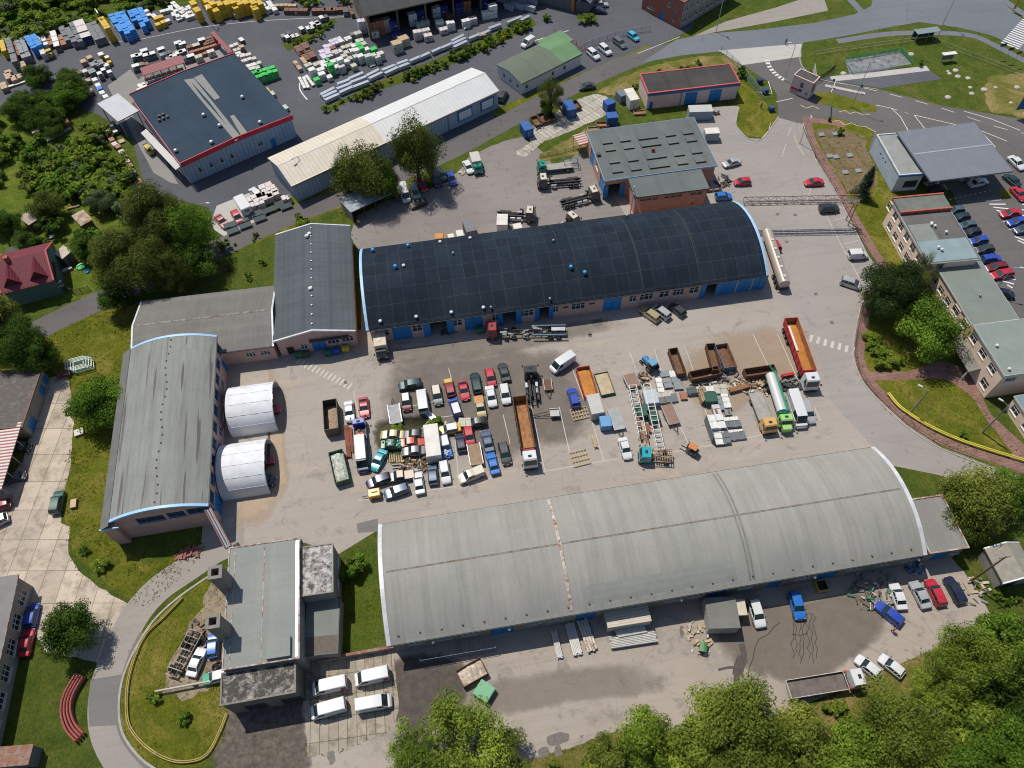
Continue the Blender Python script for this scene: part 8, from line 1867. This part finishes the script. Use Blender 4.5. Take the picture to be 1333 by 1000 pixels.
L_MID=leafmat('leaf_mid',(.055,.115,.016),(.19,.32,.042));L_DK=leafmat('leaf_dark',(.032,.070,.012),(.11,.19,.034));L_OL=leafmat('leaf_olive',(.062,.085,.018),(.17,.21,.05));L_LIME=leafmat('leaf_lime',(.10,.155,.018),(.27,.365,.06));L_FIR=leafmat('leaf_fir',(.020,.042,.015),(.075,.11,.038));L_SPR=leafmat('leaf_spruce',(.022,.048,.034),(.07,.115,.085));L_SIL=leafmat('leaf_silver',(.08,.12,.05),(.20,.26,.13));L_YEL=leafmat('leaf_yellow',(.22,.20,.02),(.45,.40,.04));L_YOL=leafmat('leaf_yellow_olive',(.115,.15,.022),(.28,.325,.07))  # the last one is a lighter, yellowish olive leaf colour
BARK=mat('bark',(.075,.058,.042),.95,.3,3)
TWIG=mat('pale_twig',(.30,.27,.21),.9,.2)
SPEC={'big':(54,30000,.028,'blob'),'airy':(80,26000,.026,'airy'),'mid':(36,13000,.043,'blob'),'round':(46,17000,.036,'round'),'weep':(46,17000,.033,'weep'),'fir':(150,9000,.055,'cone'),'bush':(12,1100,.13,'blob'),'shrub':(9,520,.17,'blob')}
def tree(px,py,zc,r,rz,key,m,label,cat='tree',group=None,name='tree',var=None):
 b=P(px,py,zc);t=thing(name,label,cat,(b.x,b.y,0),rt.uniform(0,6.28),group)
 k=var if var is not None else rt.randrange(3);me,bl=getcrown(key,*SPEC[key],k)
 c=bpy.data.objects.new('crown',me);COL.objects.link(c);c.parent=t;c.location=(0,0,zc);c.scale=(r,r*rt.uniform(.9,1.1),rz);c.data.materials[0]=L_MID;setmat(c,m)
 mb=MB();tr=max(.06,.035*(zc+rz)*(.8 if key!='fir' else .6))
 if key=='fir':mb.cyl((0,0,0),(0,0,zc+rz*.8),tr,.03,8)
 else:
  h0=max(.25,zc-rz*.35);mb.cyl((0,0,0),(0,0,h0),tr,tr*.7,8)
  for bx,by,bz,br in bl[:14 if zc>2.5 else 5]:
   e=Vector((bx*r,by*r,zc+bz*rz));mid=Vector((e.x*.45,e.y*.45,(h0+e.z)/2));mb.cyl((0,0,h0*.85),mid,tr*.5,tr*.3,6,0,False);mb.cyl(mid,e,tr*.3,.02,5,0,False)
  if key in('big','airy')and zc>4:
   for bx,by,bz,br in bl[14:34]:
    if bz>-.1:e=Vector((bx*r,by*r,zc+bz*rz))*1.0;mb.cyl(e*.7+Vector((0,0,zc*.3)),e+Vector((bx,by,1.0))*br*r*.9,.05,.015,4,1,False)
 mb.build('trunk' if name=='tree' else 'stem',[BARK,TWIG],t);return t
GB='trees on the bank at the lower edge'
tree(588,968,5.2,7.8,5.0,'airy',L_LIME,'open crowned bright green tree beside the mint bin at the lower edge',var=0)
tree(535,985,4,4.2,4,'airy',L_LIME,'smaller bright tree touching the left side of the open crowned tree',var=1);tree(655,985,3,4,2.6,'mid',L_OL,'olive bush like tree right below the open crowned tree')
for i,(x,y,z,r,rz,k,m)in enumerate([(845,965,4.5,4.6,4.5,'mid',L_LIME),(790,990,3.0,3.6,2.8,'mid',L_YOL),(960,955,7,8.2,6.5,'big',L_YOL),(905,985,5,5,4.6,'mid',L_LIME),(1040,965,5,5.0,5,'mid',L_YOL),(1075,995,4,5,4,'mid',L_LIME),(1168,950,6,6.4,5.5,'big',L_YOL),(1120,985,5,5.5,4.5,'mid',L_LIME),(1222,890,6,4.2,6,'airy',L_LIME),(1265,860,7,5.6,7,'big',L_LIME),(1310,835,7,4.8,6,'mid',L_MID),(1325,900,6,6,6,'mid',L_DK),(1255,935,5,5.5,5,'mid',L_LIME),(1300,975,6,6,5,'big',L_MID),(1195,985,5,6,4.6,'big',L_LIME),(1240,1000,5,5,4,'mid',L_MID),(1345,985,5,5,5,'mid',L_MID),(990,1010,5,6,4,'mid',L_LIME)]):
 tree(x,y,z,r,rz,k,m,['pale green bushy','dry low','large olive','bright leafy','olive bushy','bright low','widest sunlit olive','light green leafy','narrow bright','tall bright leafy','mid green','dark shaded','bright mid sized','broad mid green','spreading bright','mid green leafy','mid green cut off','bright cut off'][i]+' tree on the bank, '+['left of the big olive crown','lowest at the asphalt edge','in the middle of the lower edge','under the big olive crown on its left','right of the big olive crown','right of the grass gap','below the dropside lorry and white cars','at the bottom edge under the widest crown','nearest the white damaged car','below the row of four cars','at the right edge below the grass bank','at the right edge in shadow','in the lower right group','in the lower right corner','at the bottom edge right of the centre','at the bottom edge in the right corner group','by the right edge','by the bottom edge'][i],group=GB)
tree(1272,652,6,6.2,6,'weep',L_YOL,'broad willow like tree between east road and grey shed',var=0);tree(1320,640,4,4.2,4,'mid',L_MID,'smaller tree at the right edge beside the willow like tree');tree(1262,690,3,3.2,3,'mid',L_OL,'low shaded bush tree beside the annexe')
tree(1160,378,6.5,6.4,6.5,'big',L_FIR,'very dark pine at the bend of the brick path',var=1);tree(1193,352,5,3.8,4.5,'airy',L_OL,'thin olive tree between pine and office block');tree(1213,428,6,6.8,6.3,'round',L_MID,'dense rounded green tree in front of the office link',var=0);tree(1192,390,5,3.6,4,'mid',L_DK,'dark tree wedged between pine and rounded tree')
for i,(x,y)in enumerate([(1140,452),(1155,462),(1166,468),(1148,470),(1135,440)]):tree(x,y,.9,2.0,1.3,'bush',L_LIME,'low bright shrub in the bed below the dark pine','shrub','shrubs below the pine','shrub')
tree(1128,238,3.8,2.6,4.4,'fir',L_SPR,'blue green spruce beside the end of the pipe bridge',var=0)
tree(128,522,5,5.8,5,'round',L_MID,'round green tree between concrete forecourt and pink hall',var=1);tree(88,820,4.5,4.7,4.4,'round',L_DK,'dense dark round tree at the lower left road bend',var=2)
W='willows at the long white warehouse'
tree(470,222,7,7.2,7,'weep',L_OL,'broad drooping willow over the cream warehouse end',group=W,var=0);tree(540,195,9,6.2,8.5,'weep',L_OL,'tallest willow against the white warehouse wall',group=W,var=1);tree(500,235,5,4.0,5,'weep',L_DK,'smaller dark willow between the two larger ones',group=W,var=2);tree(448,226,5,3.5,5,'weep',L_DK,'dark left bough tree of the willow group',group=W)
tree(718,122,5.5,3.5,5,'airy',L_OL,'slender thin tree at the access road by the slab path',var=2);tree(712,140,2.5,1.9,2.2,'mid',L_DK,'dark ivy bush at the foot of the slender tree')
T='tall trees by the access road on the left'
for x,y,z,r,rz,k,m,lb in[(205,288,9,7.4,9,'big',L_OL,'tallest olive poplar beside the access road'),(240,300,7,6.4,7.5,'big',L_MID,'green tree of the tall group nearest the display bay'),(162,342,8,6.6,7.5,'big',L_OL,'open olive tree at the left of the tall group'),(198,345,7,6.0,6.5,'big',L_OL,'dark tree in the middle of the tall group'),(252,340,5,4.6,5,'mid',L_DK,'dark shaded tree over the road behind the low wing'),(150,385,4,3.6,4,'mid',L_DK,'dark low tree above the pale green racks'),(225,355,6,4,5.5,'airy',L_OL,'thin tree overhanging the low wing roof'),(20,445,6,5.6,6,'big',L_DK,'dark tree at the left edge above the garage block'),(-5,415,6,5,6,'mid',L_OL,'olive tree cut by the left edge'),(48,462,4.5,4,4,'mid',L_DK,'dark tree right of the one at the left edge')]:tree(x,y,z,r,rz,k,m,lb,group=T)
for x,y,z,r,m,lb in[(290,318,1.4,1.8,L_LIME,'bright bush at the road edge below the display bay'),(395,287,1.6,2.2,L_LIME,'bright bush at the back of the gabled workshop'),(460,735,1.6,2.2,L_MID,'green bush in the courtyard corner'),(448,748,1.2,1.5,L_MID,'smaller bush beside the courtyard corner bush'),(240,937,.7,1.3,L_MID,'single round bush in the loop lawn'),(201,905,.8,1.3,L_LIME,'bright bush at the end of the pale pipe'),(130,738,.8,1.8,L_LIME,'weedy bush at the corner of the concrete forecourt'),(966,93,1.6,1.6,L_DK,'dark bush at the corner of the pale pink garage'),(712,22,1,1.8,L_MID,'hedge bush at the depot, left'),(760,24,1.3,2.2,L_LIME,'hedge bush before the depot car park, left'),(770,24,1.3,2.2,L_LIME,'hedge bush before the depot car park, right'),(568,553,.9,1.7,L_MID,'weed bush at the head of the white box body'),(515,560,.6,1.6,L_LIME,'weeds at the top of the wreck row'),(1200,83,.8,.8,L_DK,'tiny dark shrub at the asphalt bay'),(1094,171,.8,1.2,L_DK,'dark shrub at the head of the garden plot'),(1256,565,.6,1.0,L_MID,'small shrub on the triangular lawn'),(110,717,.6,1.0,L_DK,'dark shrub on the lawn edge')]:tree(x,y,z,r,z*1.05,'bush',m,lb,'bush',None,'bush')
def inside(p,poly):
 c=False;n=len(poly)
 for i in range(n):
  (x0,y0),(x1,y1)=poly[i],poly[(i+1)%n]
  if(y0>p[1])!=(y1>p[1])and p[0]<(x1-x0)*(p[1]-y0)/(y1-y0)+x0:c=not c
 return c
def scatter(poly,n,rr,label,group,mats,key='bush',avoid=(),hk=.8):
 xs=[p[0]for p in poly];ys=[p[1]for p in poly];k=0;tries=0
 while k<n and tries<4000:
  tries+=1;p=(rt.uniform(min(xs),max(xs)),rt.uniform(min(ys),max(ys)))
  if not inside(p,poly)or any((p[0]-a)**2+(p[1]-b)**2<d*d for a,b,d in avoid):continue
  r=rt.uniform(*rr);tree(p[0],p[1],r*hk*.8,r,r*hk,key,rt.choice(mats),label,'shrub',group,'shrub');k+=1
scatter([(-20,-20),(260,-30),(235,0),(140,18),(60,42),(-20,68)],75,(2.0,4.2),'wild shrub in the green belt behind the pallet rows','wild shrubs behind the pallet rows',(L_MID,L_LIME,L_LIME,L_SIL,L_LIME),'bush',(),.6)
scatter([(345,-20),(455,-20),(452,8),(400,6),(350,-2)],14,(1.5,2.6),'low shrub on the verge left of the storage shelter','shrubs left of the storage shelter',(L_MID,L_LIME),'shrub')
scatter([(30,95),(95,92),(105,150),(60,170),(25,150)],16,(3,4.6),'dark tree at the lower left corner of the store yard','dark trees at the store yard corner',(L_DK,L_DK,L_MID),'mid')
AV=[(40,285,20),(108,286,18),(84,328,18),(75,172,20),(86,350,22),(150,322,8),(110,350,16),(60,305,14),(46,170,10)]
scatter([(95,170),(128,155),(150,195),(168,228),(164,265),(120,262),(60,245),(40,225),(60,200)],52,(2.2,3.8),'leafy bush in the thick hedge garden beside the store yard','bushes of the thick hedge garden',(L_MID,L_LIME,L_LIME,L_LIME,L_SIL),'bush',AV[3:4],.75)
scatter([(-10,150),(60,150),(90,165),(50,215),(45,240),(-10,250)],16,(1.8,3.4),'bush in the allotment at the left edge','bushes of the left allotment',(L_MID,L_LIME,L_OL,L_MID),'bush',AV)
scatter([(-10,255),(60,255),(160,262),(160,300),(140,330),(95,330),(20,330),(-10,310)],15,(1.6,3.2),'garden bush among the allotment sheds','bushes among the allotment sheds',(L_MID,L_DK,L_SIL,L_OL),'bush',AV,.9)
for x,y,r,m,lb in[(32,312,3.0,L_DK,'dark round garden tree behind the red roofed house'),(112,318,3.6,L_DK,'dark garden tree beside the cream roofed shed'),(8,290,3.4,L_DK,'dark garden tree at the left edge'),(130,262,3.2,L_SIL,'silvery tree in the allotment corner'),(60,268,4.0,L_OL,'olive tree behind the allotment sheds')]:tree(x,y,r*.9,r,r*.9,'mid',m,lb,group='garden trees')
scatter([(420,141),(440,133),(560,83),(690,25),(697,32),(640,60),(560,95),(470,128),(430,146)],60,(.8,1.7),'low shrub in the planted strip between store yard and lane','shrubs of the planted strip',(L_MID,L_LIME,L_OL,L_OL,L_DK),'shrub')
for i,(x,y)in enumerate([(493,109),(508,104),(556,86),(656,47)]):tree(x,y,.6,1.0,.7,'shrub',L_YEL,'yellow flowering shrub in the planted strip','shrub','yellow shrubs of the planted strip','shrub')
scatter([(368,58),(432,26),(436,32),(400,55),(378,66)],14,(.8,1.5),'low shrub in the planted wedge of the store yard','shrubs of the planted wedge',(L_MID,L_LIME),'shrub')
scatter([(815,112),(850,90),(940,72),(945,76),(860,98),(822,118)],12,(.5,1.1),'weedy shrub on the dry verge behind the pale pink garage','weedy shrubs on the dry verge',(L_OL,L_MID),'shrub')
scatter([(690,996),(760,975),(830,960),(900,968),(1060,925),(1110,895),(1130,930),(1100,1000),(700,1010)],40,(.7,1.6),'low shrub in the dry grass of the lower bank','shrubs of the lower bank',(L_OL,L_LIME,L_YOL),'shrub')
scatter([(1235,700),(1280,720),(1300,780),(1330,800),(1330,780),(1290,690),(1260,660)],10,(.5,1.0),'weedy shrub on the grass beside the grey shed','weedy shrubs by the grey shed',(L_OL,L_MID),'shrub')
scatter([(270,330),(345,290),(352,335),(345,372),(290,372)],8,(.5,1.1),'weedy shrub on the grass behind the low wing','weedy shrubs behind the low wing',(L_OL,L_MID),'shrub')
WEED=leafmat('leaf_weed',(.08,.10,.014),(.19,.20,.035))
mb=MB()
def tuft(p,s):
 for k in range(5):
  a=rt.uniform(0,6.28);u=Vector((cos(a),sin(a),0));c=p+Vector((rt.uniform(-s,s),rt.uniform(-s,s),0));w_=Vector((-u.y,u.x,0))*s*rt.uniform(.25,.5);q=u*s*rt.uniform(.5,1.1)
  mb.face([c-w_,c+w_,c+q*.8+w_*.6+Vector((0,0,s*rt.uniform(.1,.5))),c+q+Vector((0,0,s*rt.uniform(.2,.6)))])
for nm,st,sp_ in(('lawn',.7,.5),('loop_lawn',.5,.35),('courtyard_lawn',.5,.3),('lawn_triangle',.7,.25),('green_island',.7,.3),('gate_island',.8,.3),('concrete_forecourt',.7,.3),('parking_slabs',.5,.3),('north_lot',.8,.6),('verge',.8,.5),('slab_path',.5,.35),('bank_south',.5,.6),('scrap_plot',.5,.5),('lawn_east',1.2,.4)):
 E_=EDGE[nm]
 for i in range(len(E_)):
  a,b=E_[i],E_[(i+1)%len(E_)];L=(b-a).length;n=int(min(L,120)/st+rt.random())
  for j in range(n):
   if rt.random()<.45:continue
   p=a.lerp(b,rt.random())+Vector((rt.gauss(0,sp_*.8),rt.gauss(0,sp_*.8),.02));tuft(p,rt.uniform(.07,.2))
for nm,n in(('lawn',2600),('loop_lawn',900),('courtyard_lawn',450),('lawn_triangle',260),('bank_south',2200),('lawn_east',900),('green_island',140),('wild',0)):
 if not n:continue
 E_=[(p.x,p.y)for p in EDGE[nm]];xs=[p[0]for p in E_];ys=[p[1]for p in E_];k=t_=0
 while k<n and t_<9*n:
  t_+=1;p=(rt.uniform(min(xs),max(xs)),rt.uniform(min(ys),max(ys)))
  if noise.noise(Vector((p[0]*.22,p[1]*.22,3)))>rt.uniform(-.5,.4)and inside(p,E_):tuft(Vector((p[0],p[1],.02)),rt.uniform(.08,.2));k+=1
tag(mb.build('grass_tufts',WEED),'rough grass and weeds growing on the lawns and along paving edges','grass',None,'stuff')
